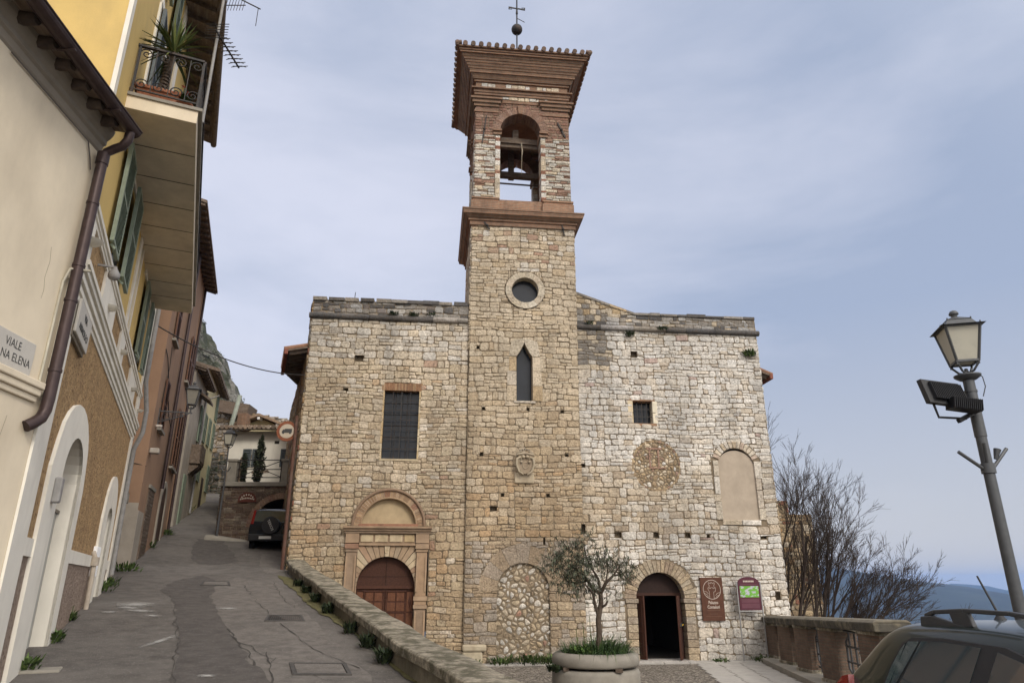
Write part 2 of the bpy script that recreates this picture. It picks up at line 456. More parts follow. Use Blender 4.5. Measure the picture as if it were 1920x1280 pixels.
def rubble(mb, inside, box, n, pal, rng, joint=.03, y=0.0, prot=(.02, .06), ax=.8, seed=0):
    """irregular field stones: cells round scattered points, shrunk to leave the mortar showing"""
    u0, u1, z0, z1 = box; P = []
    for _ in range(n * 14):
        if len(P) >= n: break
        p = (rng.uniform(u0, u1), rng.uniform(z0, z1), rng.uniform(.45, 1.25))
        if inside(p[0], p[1]) and all(math.hypot((p[0] - q[0]) * ax, p[1] - q[1]) > .56 * math.sqrt((u1 - u0) * (z1 - z0) / n) * (p[2] + q[2]) / 2 for q in P): P.append(p)
    for p in P:
        poly = [Vector((p[0] + dx, p[1] + dz)) for dx, dz in ((-.45, -.4), (.45, -.4), (.45, .4), (-.45, .4))]
        nb = sorted((q for q in P if q is not p), key=lambda q: (q[0] - p[0]) ** 2 + (q[1] - p[1]) ** 2)[:16]
        for q in nb:
            d = Vector((q[0] - p[0], q[1] - p[1])); L_ = d.length; d /= L_
            lim = L_ * p[2] / (p[2] + q[2]) - joint / 2 * rng.uniform(.5, 1.5)
            out = []
            for i in range(len(poly)):
                a, b = poly[i], poly[(i + 1) % len(poly)]; c = Vector((p[0], p[1])); da, db = (a - c).dot(d) - lim, (b - c).dot(d) - lim
                if da <= 0: out.append(a)
                if da * db < 0: out.append(a.lerp(b, da / (da - db)))
            poly = out
            if len(poly) < 3: break
        if len(poly) < 3: continue
        pts = []
        for i in range(len(poly)):                             # round the corners
            a, b, c = poly[i - 1], poly[i], poly[(i + 1) % len(poly)]; k = rng.uniform(.22, .4)
            pts += [b.lerp(a, k), b.lerp(c, k)]
        if not all(inside(v.x, v.y) for v in pts): pts = [Vector((p[0], p[1])).lerp(v, 1.0) if inside(v.x, v.y) else Vector((p[0], p[1])).lerp(v, .5) for v in pts]
        ce = sum(pts, Vector((0, 0))) / len(pts); m_ = len(pts); pr = rng.uniform(*prot)
        vs = [(v.x, y + .02, v.y) for v in pts] + [(v.x, y - pr * .5, v.y) for v in pts] + [(v.x + (ce.x - v.x) * .22, y - pr, v.y + (ce.y - v.y) * .22) for v in pts] + [(ce.x, y - pr - .012, ce.y)]
        fs = []
        for i in range(m_):
            q = (i + 1) % m_; fs += [(i, q, q + m_, i + m_), (i + m_, q + m_, q + 2 * m_, i + 2 * m_), (i + 2 * m_, q + 2 * m_, 3 * m_)]
        mb.add(vs, fs, 0, pal(ce.x, ce.y, rng), True)
def arch_pts(cx, cz, r, a0=0, a1=180, n=16, sx=1.0, sz=1.0):
    return [(cx + r * sx * math.cos(R(a0 + (a1 - a0) * i / n)), cz + r * sz * math.sin(R(a0 + (a1 - a0) * i / n))) for i in range(n + 1)]
def voussoirs(mb, cx, cz, ri, ro, n, y0, y1, colf, rng, a0=0, a1=180, gap=.8, mat_=0, jr=.02, sz=1.0):
    for i in range(n):
        t0 = a0 + (a1 - a0) * i / n; t1 = a0 + (a1 - a0) * (i + 1) / n
        g = gap * min(1, (t1 - t0) / 12)
        t0 += g; t1 -= g
        o = ro + rng.uniform(-jr, jr); yy = y0 + rng.uniform(-.006, .006)
        pts = []
        for r_, ts in ((ri, (t0, (t0 + t1) / 2, t1)), (o, (t1, (t0 + t1) / 2, t0))):
            for t in ts: pts.append((cx + r_ * math.cos(R(t)), cz + r_ * sz * math.sin(R(t))))
        mb.prism(pts[::-1], yy, y1, mat_, colf(rng))
def ring_back(mb, cx, cz, ri, ro, y, mt, a0=0, a1=180, n=24, sz=1.0):
    P, Q = arch_pts(cx, cz, ri, a0, a1, n, 1, sz), arch_pts(cx, cz, ro, a0, a1, n, 1, sz)
    for i in range(n): mb.add([(P[i][0], y, P[i][1]), (P[i + 1][0], y, P[i + 1][1]), (Q[i + 1][0], y, Q[i + 1][1]), (Q[i][0], y, Q[i][1])], [(0, 1, 2, 3)], mt)
def reveal(mb, pts, y0, y1, mat_=0, col=(1, 1, 1)):
    """inside faces of an opening, polygon x,z anticlockwise seen from the front"""
    n = len(pts)
    vs = [(x, y0, z) for x, z in pts] + [(x, y1, z) for x, z in pts]
    mb.add(vs, [(i, (i + 1) % n, (i + 1) % n + n, i + n) for i in range(n)], mat_, col)
def sheet(mb, pts, y, mat_=0, col=(1, 1, 1)):
    mb.add([(x, y, z) for x, z in pts], [tuple(range(len(pts)))], mat_, col)
def text_obj(name, s, size, m, parent, loc, rot, align='CENTER', ext=.002, shear=0.0, xs=1.0, off=0.0):
    cu = bpy.data.curves.new(name, 'FONT'); cu.body = s; cu.size = size; cu.align_x = align; cu.align_y = 'CENTER'; cu.extrude = ext; cu.shear = shear; cu.offset = off
    cu.resolution_u = 3
    tmp = bpy.data.objects.new('tmp_text', cu); COL.objects.link(tmp)
    dg = bpy.context.evaluated_depsgraph_get(); dg.update()
    me = bpy.data.meshes.new_from_object(tmp.evaluated_get(dg))
    bpy.data.objects.remove(tmp); bpy.data.curves.remove(cu)
    me.materials.clear(); me.materials.append(m)
    o = bpy.data.objects.new(name, me); COL.objects.link(o)
    o.parent = parent; o.location = loc; o.rotation_euler = rot; o.scale = (xs, 1, 1)
    return o

# ------------------------------------------------------------------ ground levels
PROF = [(-60, 0.0), (-5, .5), (0, .55), (9.5, 1.17), (15.2, 1.78), (19.9, 2.25), (23.6, 2.83), (28.9, 3.82), (39.3, 6.05), (48, 7.8), (75, 12)]
def prof(s_):
    for (a, za), (b, zb) in zip(PROF, PROF[1:]):
        if s_ <= b: return za + (zb - za) * (s_ - a) / (b - a)
    return PROF[-1][1]
def street_z(x, y):
    s_ = -.4067 * x + .9135 * y
    return sum(prof(s_ + d) for d in (-2, -1, 0, 1, 2)) / 5
def fore_z(y):
    return .55 * (1 - y / 16) if 0 < y < 16 else (0 if y >= 16 else .55)
def st(s_, t):
    return -.4067 * s_ + .9135 * t, .9135 * s_ + .4067 * t
# ================================================================== THE SETTING: ground
mat('asphalt', (.118, .106, .095), .95, .32, 4, 1.0, 45, stain=.55, stain_col=(.165, .15, .135), stain_map=(1, 1, 1), stain_s=.6, bdist=.02, lo=.46, hi=.6, speck=((.20, .185, .17), 34, .60, .68))
mat('asphalt_dark', (.089, .079, .072), .93, .3, 5, .7, 110, stain=.4, stain_col=(.11, .10, .09), stain_map=(1, 1, 1), stain_s=.9, bdist=.02, speck=((.15, .14, .13), 34, .61, .69))
mat('asphalt_pale', (.145, .13, .116), .95, .3, 5, .7, 110, stain=.45, stain_col=(.09, .083, .076), stain_map=(1, 1, 1), stain_s=.8, bdist=.02, speck=((.22, .2, .18), 34, .60, .68))
mat('crack', (.05, .045, .04), .95, .2, 9, .2, 40)
mat('lime_stain', (.33, .32, .30), .95, .25, 9, .4, 60)
mat('moss', (.115, .105, .045), .95, .5, 9, .9, 60, stain=.6, stain_col=(.10, .075, .05), stain_map=(1, 1, 1), stain_s=4)

def cobble_mat():
    m = mat('cobble', (.24, .21, .175), .9, .25, 9, 0)
    t = m.node_tree; N, L = t.nodes, t.links
    b = N['Principled BSDF']; tc = N['Texture Coordinate']
    v = N.new('ShaderNodeTexVoronoi'); v.feature = 'DISTANCE_TO_EDGE'; v.inputs['Scale'].default_value = 11
    L.new(tc.outputs['Object'], v.inputs['Vector'])
    r = N.new('ShaderNodeMapRange'); L.new(v.outputs['Distance'], r.inputs['Value'])
    r.inputs['From Max'].default_value = .12
    v2 = N.new('ShaderNodeTexVoronoi'); v2.inputs['Scale'].default_value = 11; L.new(tc.outputs['Object'], v2.inputs['Vector'])
    hs = N.new('ShaderNodeSeparateColor'); L.new(v2.outputs['Color'], hs.inputs[0])
    m2 = N.new('ShaderNodeMapRange'); L.new(hs.outputs[0], m2.inputs['Value']); m2.inputs['To Min'].default_value = .55; m2.inputs['To Max'].default_value = 1.35
    sc = N.new('ShaderNodeVectorMath'); sc.operation = 'SCALE'; old = b.inputs['Base Color'].links[0].from_socket
    L.new(old, sc.inputs[0]); L.new(m2.outputs[0], sc.inputs['Scale'])
    mx = N.new('ShaderNodeMix'); mx.data_type = 'RGBA'; L.new(r.outputs[0], mx.inputs[0]); mx.inputs[6].default_value = (.07, .06, .045, 1); L.new(sc.outputs[0], mx.inputs[7])
    L.new(mx.outputs[2], b.inputs['Base Color'])
    bp = N.new('ShaderNodeBump'); bp.inputs['Strength'].default_value = .9; bp.inputs['Distance'].default_value = .03
    L.new(r.outputs[0], bp.inputs['Height']); L.new(bp.outputs[0], b.inputs['Normal'])
    return m
cobble_mat()

def grid_sheet(name, xs, ys, fz, m, label=None):
    vs = [(*(p := fz(a, b)),) for b in ys for a in xs]
    n = len(xs)
    fs = [(j * n + i, j * n + i + 1, (j + 1) * n + i + 1, (j + 1) * n + i) for j in range(len(ys) - 1) for i in range(n - 1)]
    me = bpy.data.meshes.new(name); me.from_pydata(vs, [], fs); me.materials.append(m)
    me.polygons.foreach_set('use_smooth', [True] * len(fs)); me.update()
    o = bpy.data.objects.new(name, me); COL.objects.link(o); o['kind'] = 'structure'
    return o
def fr(a, b, st_): return [a + (b - a) * i / st_ for i in range(st_ + 1)]
# street climbing away to the left (s along it, t across it)
def f_street(t, s_):
    x, y = st(s_, t)
    return (x, y, street_z(x, y) + .03 * noise.noise(Vector((x * .5, y * .5, 0))) * (1 if 3 < s_ < 60 else 0))
grid_sheet('road', fr(-7, 2.64, 24), fr(-6, 21.3, 70), f_street, MATS['asphalt'])
grid_sheet('road', fr(-9, 14, 30), fr(21.3, 62, 80), f_street, MATS['asphalt'])
# forecourt of the church, sloping gently down to its front
grid_sheet('forecourt', fr(0, 1, 20), fr(-6, 24.5, 60),
           lambda a, y: ((x := (2.92 - .445 * y) + (16 - 2.92 + .445 * y) * a), y, fore_z(y) - .004), MATS['cobble'])
# pale slab path along the balustrade
mat('slab_stone', (.36, .34, .31), .88, .12, 4, .3, 50, stain=.4, stain_col=(.2, .19, .17), stain_map=(1, 1, 1), stain_s=3)
def bal_x(y): return 7.72 - .118 * (22 - y)
pm = MB(); rng = random.Random(4)
for j in range(11):
    y0 = 13.2 + j * .78
    for i in range(3):
        xa = bal_x(y0 + .39) - .62 - .62 * (i + 1); g = .012
        z = fore_z(y0 + .39)
        pm.box(xa + g, xa + .62 - g, y0 + g, y0 + .78 - g, z - .02, z + .012 + rng.uniform(0, .006))
props(pm.build('path', MATS['slab_stone'], bevel=.006), kind='structure')
pk = MB()
for j in range(5):
    y0 = 13 + j * 1.8
    xa, xb = bal_x(y0) - .58, bal_x(y0 + 1.79) - .58
    z0, z1 = fore_z(y0), fore_z(y0 + 1.79)
    pk.hexa([(xa, y0, z0 - .05), (xa + .9, y0, z0 - .05), (xb + .9, y0 + 1.79, z1 - .05), (xb, y0 + 1.79, z1 - .05),
             (xa, y0, z0 + .13), (xa + .9, y0, z0 + .13), (xb + .9, y0 + 1.79, z1 + .13), (xb, y0 + 1.79, z1 + .13)])
props(pk.build('kerb', MATS['concrete'], bevel=.012), kind='structure')
# stone threshold strip along the church foot
th = MB(); x = -2.6
while x < 6.3:
    w = rng.uniform(.7, 1.3); p0, p1 = CH.world(x + .01, -.48, 0), CH.world(min(x + w, 6.3) - .01, -.04, .0)
    th.M = Matrix.Translation(CH.loc) @ Matrix.Rotation(CH.a, 4, 'Z')
    th.box(x + .01, min(x + w, 6.4) - .01, -.55 + rng.uniform(-.02, .02), -.005, -.03, .03 + rng.uniform(0, .012)); x += w
props(th.build('kerb', MATS['slab_stone'], bevel=.012), kind='structure')

# ground far and wide: the hill the town stands on, the valley and the ranges beyond
RIDGE1 = [(1300, 1050), (1400, 1054), (1480, 1058), (1560, 1064), (1640, 1077), (1720, 1088), (1804, 1098), (1890, 1114), (2000, 1135), (2200, 1142)]
RIDGE2 = [(1300, 1108), (1700, 1103), (1753, 1099), (1785, 1093), (1852, 1098), (1890, 1106), (1960, 1101), (2100, 1092), (2400, 1100)]
def ridge_elev(tab, az):
    pts = [(math.atan2(ray(*p).x, ray(*p).y), ray(*p).z / math.hypot(ray(*p).x, ray(*p).y)) for p in tab]
    if az <= pts[0][0]: return pts[0][1]
    for (a, e0), (b, e1) in zip(pts, pts[1:]):
        if az <= b: return e0 + (e1 - e0) * (az - a) / (b - a)
    return pts[-1][1]
R1, R2 = 3800.0, 7600.0
def terrain(az, r):
    x, y = r * math.sin(az), r * math.cos(az)
    base = -1.6 - 175 * (1 - math.exp(-max(0, r - 45) / 420))
    n_ = noise.fractal(Vector((x / 700, y / 700, .3)), 1.0, 2.0, 5)
    h = base + n_ * 18 * min(1, r / 900)
    for RR, tab, wd in ((R1, RIDGE1, 1300), (R2, RIDGE2, 1500)):
        top = CZ + ridge_elev(tab, az) * RR
        k = math.exp(-((r - RR) / wd) ** 2 * 1.6)
        n2 = noise.fractal(Vector((x / 420, y / 420, 2.3)), 1.0, 2.0, 5)
        h = max(h, base + (top - base) * k + n2 * 14 * k * (abs(r - RR) / wd if r < RR else .4))
    return h
rad = [0, 12, 25, 40, 60, 90, 130, 190, 280, 400, 560, 760, 1000, 1300, 1600, 1900, 2200, 2450, 2700, 2900, 3100, 3250, 3400, 3550, 3650, 3750, 3800, 3880, 4000, 4300, 4800, 5400, 6000, 6500, 6900, 7200, 7400, 7600, 7800, 8300, 8900]
azs = [R(a) for a in list(range(-180, 12, 6)) + [12 + .35 * i for i in range(110)] + list(range(51, 181, 6))]
azs = azs + ([R(180)] if azs[-1] < R(180) - 1e-6 else [])
vs = [(r_ * math.sin(a), r_ * math.cos(a), terrain(a, r_)) for r_ in rad for a in azs]
n = len(azs)
fs = [(j * n + i + 1, j * n + i, (j + 1) * n + i, (j + 1) * n + i + 1) for j in range(len(rad) - 1) for i in range(n - 1)]
me = bpy.data.meshes.new('terrain'); me.from_pydata(vs, [], fs)
m_t = mat('terrain', (.026, .034, .028), .95, .5, .006, 0, stain=.7, stain_col=(.05, .055, .04), stain_map=(1, 1, 1), stain_s=.004)
me.materials.append(m_t); me.polygons.foreach_set('use_smooth', [True] * len(fs)); me.update()
o = bpy.data.objects.new('terrain', me); COL.objects.link(o); o['kind'] = 'structure'

# asphalt mends, joints and cracks on the road
def on_road(px, py):
    """point of the road seen at a pixel of the photograph"""
    d = ray(px, py); t0, t1 = .2, 60.0 / d.y
    f = lambda t: CZ + d.z * t - street_z(d.x * t, d.y * t)
    ts = [.002 * 1.02 ** i for i in range(700)]
    for a, b in zip(ts, ts[1:]):
        if f(a) > 0 >= f(b):
            for _ in range(30):
                c = (a + b) / 2
                if f(c) > 0: a = c
                else: b = c
            p = Vector((0, 0, CZ)) + d * a
            return p
    return Vector((d.x * .03, d.y * .03, street_z(d.x * .03, d.y * .03)))
def road_h(x, y): return street_z(x, y) + .03 * noise.noise(Vector((x * .5, y * .5, 0)))
def patch(name, px_pts, m, lift, rough=.05, sub=10, seed=1):
    pts = [on_road(*p).to_2d() for p in px_pts]
    out = []
    for i, p in enumerate(pts):
        q = pts[(i + 1) % len(pts)]; k = max(2, int((q - p).length / .25))
        for j in range(k):
            c = p.lerp(q, j / k)
            c = c + Vector((noise.noise(Vector((c.x * 2.3, c.y * 2.3, seed))), noise.noise(Vector((c.x * 2.3, c.y * 2.3, seed + 9))))) * rough * 2
            out.append(c)
    bm = bmesh.new()
    vv = [bm.verts.new((c.x, c.y, 0)) for c in out]
    f = bm.faces.new(vv)
    bmesh.ops.triangulate(bm, faces=[f])
    for _ in range(3):
        bmesh.ops.subdivide_edges(bm, edges=[e_ for e_ in bm.edges if e_.calc_length() > .7], cuts=1, use_grid_fill=False)
        bmesh.ops.triangulate(bm, faces=bm.faces[:])
    for v in bm.verts: v.co.z = road_h(v.co.x, v.co.y) + lift
    bmesh.ops.recalc_face_normals(bm, faces=bm.faces[:])
    me = bpy.data.meshes.new(name); bm.to_mesh(me); bm.free(); me.materials.append(m)
    o = bpy.data.objects.new(name, me); COL.objects.link(o); o['kind'] = 'structure'
    return o
patch('road_patch', [(322, 1290), (336, 1195), (328, 1140), (318, 1118), (300, 1106), (312, 1096), (345, 1085), (380, 1078), (402, 1088), (402, 1105), (392, 1120), (412, 1150), (425, 1175), (445, 1205), (470, 1245), (520, 1290)], MATS['asphalt_dark'], .006, .05, seed=2)
patch('road_patch', [(358, 1040), (362, 1020), (372, 1010), (420, 1013), (436, 1035), (448, 1052), (415, 1058), (368, 1056)], MATS['asphalt_dark'], .006, .07, seed=5)
patch('road_patch', [(425, 1178), (395, 1122), (404, 1098), (440, 1084), (520, 1092), (556, 1130), (610, 1185), (690, 1262), (700, 1290), (520, 1290), (470, 1248)], MATS['asphalt_pale'], .004, .04, seed=8)
patch('road_patch', [(492, 1035), (530, 1045), (532, 1072), (500, 1074), (486, 1055)], MATS['asphalt_pale'], .005, .04, seed=11)
def ribbon(mb, pts, w, lift, seed=0):
    vs = []
    P_ = []
    for a, b in zip(pts, pts[1:]):
        k = max(2, int((b - a).length / .12))
        for j in range(k): P_.append(a.lerp(b, j / k))
    P_.append(pts[-1])
    P_ = [p + Vector((noise.noise(Vector((p.x * 3, p.y * 3, seed))), noise.noise(Vector((p.x * 3, p.y * 3, seed + 4))))) * .07 for p in P_]
    for i, p in enumerate(P_):
        d = (P_[min(i + 1, len(P_) - 1)] - P_[max(i - 1, 0)]).normalized(); nn = Vector((-d.y, d.x))
        ww = w * .55 * (.1 + 1.1 * abs(noise.noise(Vector((p.x * 4, p.y * 4, 5 + seed))) + .35)) / 2
        for sg in (-1, 1):
            q = p + nn * ww * sg; vs.append((q.x, q.y, road_h(q.x, q.y) + lift))
    mb.add(vs, [(2 * i, 2 * i + 1, 2 * i + 3, 2 * i + 2) for i in range(len(P_) - 1)])
cb = MB()
for i, (pl, w) in enumerate([
    ([(245, 1049), (290, 1052), (335, 1056)], .05), ([(205, 1088), (265, 1089), (318, 1096)], .05), ([(180, 1145), (245, 1146), (305, 1145)], .05),
    ([(455, 1096), (470, 1115), (487, 1132), (505, 1152)], .03),
    ([(512, 1092), (530, 1120), (556, 1142)], .03), ([(525, 1170), (550, 1185), (575, 1210), (600, 1225), (640, 1240), (672, 1252)], .04),
    ([(425, 1178), (450, 1212), (468, 1228), (480, 1248)], .05),
    ([(497, 1225), (505, 1252), (512, 1285)], .05), ([(515, 1235), (500, 1255)], .03), ([(430, 1190), (465, 1213), (510, 1238)], .03),
    ([(300, 1000), (345, 1003), (392, 1008)], .04), ([(322, 1290), (333, 1200), (327, 1140)], .03), ([(560, 1250), (610, 1275), (700, 1281)], .03)]):
    ribbon(cb, [on_road(*p).to_2d() for p in pl], w, .011, i)
props(cb.build('road_cracks', MATS['crack']), kind='structure')
def soft_stain(px, py, rx, ry, seed):
    """dusting of lime on the asphalt: real thin sheet whose cover thins out to nothing"""
    c = on_road(px, py); vs, fs, cs = [], [], []; n, k = 22, 6
    for j in range(k + 1):
        for i in range(n):
            a = 6.2832 * i / n; q = j / k * (1 + .3 * noise.noise(Vector((math.cos(a) * 1.5, math.sin(a) * 1.5, seed))))
            x, y = c.x + math.cos(a) * rx * q, c.y + math.sin(a) * ry * q
            vs.append((x, y, road_h(x, y) + .012)); cs.append(1 - j / k)
    for j in range(k):
        for i in range(n): q = (i + 1) % n; fs.append((j * n + i, (j + 1) * n + i, (j + 1) * n + q, j * n + q))
    me = bpy.data.meshes.new('lime_stain'); me.from_pydata(vs, [], fs); ca = me.color_attributes.new('Col', 'FLOAT_COLOR', 'POINT')
    ca.data.foreach_set('color', [q for v in cs for q in (v, v, v, 1)]); me.materials.append(MATS['lime_stain'])
    o = bpy.data.objects.new('lime_stain', me); COL.objects.link(o); o['kind'] = 'structure'
lm = MATS['lime_stain']; N, L = lm.node_tree.nodes, lm.node_tree.links
va = N.new('ShaderNodeVertexColor'); va.layer_name = 'Col'; ln = N.new('ShaderNodeTexNoise'); ln.inputs['Scale'].default_value = 7; ln.inputs['Detail'].default_value = 8; ln.inputs['Roughness'].default_value = .7
L.new(N['Texture Coordinate'].outputs['Object'], ln.inputs['Vector'])
lmu = N.new('ShaderNodeMath'); lmu.operation = 'MULTIPLY_ADD'; L.new(va.outputs['Color'], lmu.inputs[0]); lmu.inputs[1].default_value = 1.0; L.new(ln.outputs['Fac'], lmu.inputs[2])
lmr = N.new('ShaderNodeMapRange'); L.new(lmu.outputs[0], lmr.inputs['Value']); lmr.inputs['From Min'].default_value = .75; lmr.inputs['From Max'].default_value = 1.35; lmr.inputs['To Max'].default_value = .85
L.new(lmr.outputs[0], N['Principled BSDF'].inputs['Alpha'])
for i, q in enumerate([(255, 1136, .55, .45), (262, 1147, .4, .2), (240, 1142, .35, .2), (425, 1141, .3, .22), (284, 1155, .2, .15), (300, 1200, .12, .7), (205, 1150, .2, .15), (388, 1268, .15, .12)]): soft_stain(*q, i)
patch('moss_verge', [(520, 1078), (548, 1084), (625, 1140), (740, 1216), (815, 1276), (800, 1290), (762, 1270), (690, 1208), (598, 1150)], MATS['moss'], .014, .05, seed=31)

# ================================================================== THE CHURCH
def soft(mean, c, k=.5): return tuple(a + (b - a) * k for a, b in zip(mean, c))
church = thing('church', 'tall pale stone church front with square bell tower rising from its middle', 'church', CH.loc, CH.deg)
rng = random.Random(11)
def pal_left(u, z, g):
    w = noise.noise(Vector((u * .35, z * .35, 4)))
    if z > 10.16: return pick(g, [(DARK, 3), (GREY, 4), ((.38, .35, .29), 3), ((.20, .17, .14), 2)])
    if z > 8.7: return soft((.56, .485, .36), pick(g, [(PALE, 2.2), (CREAM, 5), ((.5, .45, .36), 3), (GREY, .3)]), .6)
    lowness = max(0, min(1, (6.2 - z) / 3.5))
    return soft(lerp((.54, .44, .30), (.47, .35, .21), lowness), pick(g, [(CREAM, 5 - 2 * lowness), (TAN, 2.5 + 3 * lowness), ((.50, .40, .24), 3), (BROWN, .5 + 1.6 * lowness), (ORANGE, .3 + .9 * lowness), (BRICK, .12), (PALE, .8)]))
def pal_mid(u, z, g):
    if z > 12.0: return soft((.52, .425, .29), pick(g, [(CREAM, 5), (PALE, 1.5), (TAN, 2), (BRICK, .9), ((.33, .19, .11), .6)]), .6)
    lowness = max(0, min(1, (8.0 - z) / 4))
    if z < 3.4: return soft((.40, .315, .21), pick(g, [(BROWN, 3), (GREY, 1.6), (TAN, 2), ((.36, .31, .24), 3)]), .6)
    return soft(lerp((.53, .43, .285), (.43, .315, .185), lowness), pick(g, [(CREAM, 5.2 - 4.2 * lowness), ((.5, .405, .265), 3.6 - lowness), (TAN, 1.6 + 3.6 * lowness), (BROWN, .4 + 2.4 * lowness), (ORANGE, .2 + .7 * lowness)]))
def pal_right(u, z, g):
    if z > 10.1 and not (z > 10.66): return pick(g, [(DARK, 2), (GREY, 4), ((.40, .37, .31), 4), (CREAM, 1)])
    if z > 10.66: return pick(g, [(CREAM, 4), (TAN, 3), (GREY, 2)])
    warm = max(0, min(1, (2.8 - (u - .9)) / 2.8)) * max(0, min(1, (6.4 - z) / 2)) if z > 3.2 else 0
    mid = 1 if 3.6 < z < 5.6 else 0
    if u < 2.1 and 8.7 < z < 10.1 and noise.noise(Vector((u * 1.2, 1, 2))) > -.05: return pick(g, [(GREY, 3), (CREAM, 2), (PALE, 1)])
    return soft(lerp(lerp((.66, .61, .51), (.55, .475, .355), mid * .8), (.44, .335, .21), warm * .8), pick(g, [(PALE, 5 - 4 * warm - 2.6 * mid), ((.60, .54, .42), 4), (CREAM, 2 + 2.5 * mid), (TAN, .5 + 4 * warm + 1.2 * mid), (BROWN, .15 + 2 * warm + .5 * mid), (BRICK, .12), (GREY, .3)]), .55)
HOLES = [((894, 653), .06, .06), ((907, 767), .07, .07), ((989, 770), .07, .07), ((1052, 773), .07, .07), ((901, 851), .07, .07), ((1061, 856), .07, .07),
         ((942, 927), .08, .07), ((1026, 929), .08, .07), ((924, 955), .12, .09), ((1019, 1014), .05, .15), ((1046, 628), .07, .05),
         ((674, 672), .16, .12), ((649, 731), .12, .09), ((1188, 663), .10, .12), ((1092, 873), .09, .08), ((1093, 992), .09, .17),
         ((1158, 1001), .11, .10), ((1230, 1003), .11, .11), ((1289, 1003), .08, .09), ((1327, 1004), .09, .07), ((1459, 1117), .11, .13), ((1430, 1005), .12, .07)]
holes = [(*CH(*p), a * .85, b * .85) for p, a, b in HOLES]
def in_holes(u, z): return any(abs(u - x) < a and abs(z - y) < b for x, y, a, b in holes)
BW = (-5.18, -4.11, 5.66, 7.78)           # barred window of the left bay
PC, PR = -4.83, 1.05                      # portal axis and lunette radius
RD = (3.19, .73, 1.70)                    # right doorway: axis, radius, springing
SW = (2.69, 3.33, 6.93, 7.66)             # small window
BWN = (5.34, 6.53, 3.97, 5.60)            # blocked window
CIR = (3.33, 5.60, .76)                   # blocked round window
CA = (-.89, .77, 1.92)                    # blocked central arch
OC = (-.78, 11.31)
def in_left(u, z):
    if z > 10.72 or in_holes(u, z): return False
    if BW[0] - .02 < u < BW[1] + .02 and BW[2] - .02 < z < BW[3] + .26: return False
    if abs(u - PC) < 1.2 and z < 3.7: return False
    if z >= 3.7 and math.hypot(u - PC, z - 3.68) < PR + .0: return False
    return True
def in_right(u, z):
    if z > max(10.66 - .03 * (u > 5), 11.36 - (u - .9) * .34) or in_holes(u, z): return False
    if SW[0] - .02 < u < SW[1] + .02 and SW[2] - .02 < z < SW[3] + .02: return False
    if math.hypot(u - CIR[0], z - CIR[1]) < CIR[2] + .02: return False
    cx = (BWN[0] + BWN[1]) / 2
    if BWN[0] - .22 < u < BWN[1] + .22 and BWN[2] - .16 < z < BWN[3]: return False
    if z >= BWN[3] and math.hypot(u - cx, (z - BWN[3]) * 1.05) < .84: return False
    if abs(u - RD[0]) < RD[1] + .34 and z < RD[2]: return False
    if z >= RD[2] and math.hypot(u - RD[0], z - RD[2]) < RD[1] + .40: return False
    return True
def lancet_half(z):
    if not 7.53 < z < 9.45: return -1
    if z < 9.0: return .255
    return .255 * max(0, (1 - ((z - 9.0) / .45) ** .8))
def in_mid(u, z):
    if in_holes(u, z): return False
    if math.hypot(u - OC[0], z - OC[1]) < .67: return False
    if abs(u + .82) < lancet_half(z) + .015: return False
    if z < CA[2] and abs(u - CA[0]) < CA[1]: return False
    if z >= CA[2] and math.hypot(u - CA[0], z - CA[2]) < 1.3: return False
    return True
SH = dict(cell=.055, hs=((3, 6), (4, 5), (2, 1), (5, .4)) and ((3, 6), (4, 4), (2, 1), (5, 1)), ws=(3, 8), coursed=.90, warp=.06, jit=.014, joint=.013, prot=(.008, .032), cham=.2)
wl_ = MB(); masonry(wl_, in_left, (-7.6, -2.6, 0, 10.72), pal_left, rng, **SH)
# solid wall behind the face, its ends and top
wl_.add([(-7.6, .02, 10.70), (-2.6, .02, 10.70), (-2.6, .7, 10.70), (-7.6, .7, 10.70)], [(0, 1, 2, 3)], 1)
for x in [i * .5 for i in range(10)]:
    w = .5 + rng.uniform(-.06, .06); wl_.box(-7.62 + x, -7.62 + x + w - .02, -.07 + rng.uniform(-.02, .02), .66, 10.69, 10.80 + rng.uniform(-.015, .02), 0, pick(rng, [(DARK, 3), (GREY, 2)]))
wall_l = wl_.build('wall', [MATS['stone'], MATS['mortar']], church)
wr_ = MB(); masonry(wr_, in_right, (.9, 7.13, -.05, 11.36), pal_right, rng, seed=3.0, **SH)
x = 2.9
while x < 7.0:
    w = min(rng.uniform(.3, .7), 7.15 - x); wr_.box(x, x + w - .02, -.06 + rng.uniform(-.02, .02), .66, 10.62, 10.70 + rng.uniform(-.02, .03), 0, pick(rng, [(DARK, 3), (GREY, 2)])); x += w
for i in range(7):
    a = .92 + i * .29; za, zb = 11.36 - (a - .9) * .34, 11.36 - (a + .29 - .9) * .34
    wr_.hexa([(a, -.05, za - .05), (a + .28, -.05, zb - .05), (a + .28, .6, zb - .05), (a, .6, za - .05), (a, -.05, za + .03), (a + .28, -.05, zb + .03), (a + .28, .6, zb + .03), (a, .6, za + .03)], 0, pick(rng, [(TAN, 2), (GREY, 2)]))
# right end of the front
wr_.M = Matrix(((0, -1, 0, 7.13), (1, 0, 0, 0), (0, 0, 1, 0), (0, 0, 0, 1)))
masonry(wr_, lambda u, z: True, (0, .72, -.05, 10.62), pal_right, rng, cell=.06, hs=((3, 1), (4, 1)), ws=(4, 8), warp=0)
wr_.M = None
wall_r = wr_.build('wall', [MATS['stone'], MATS['mortar']], church)
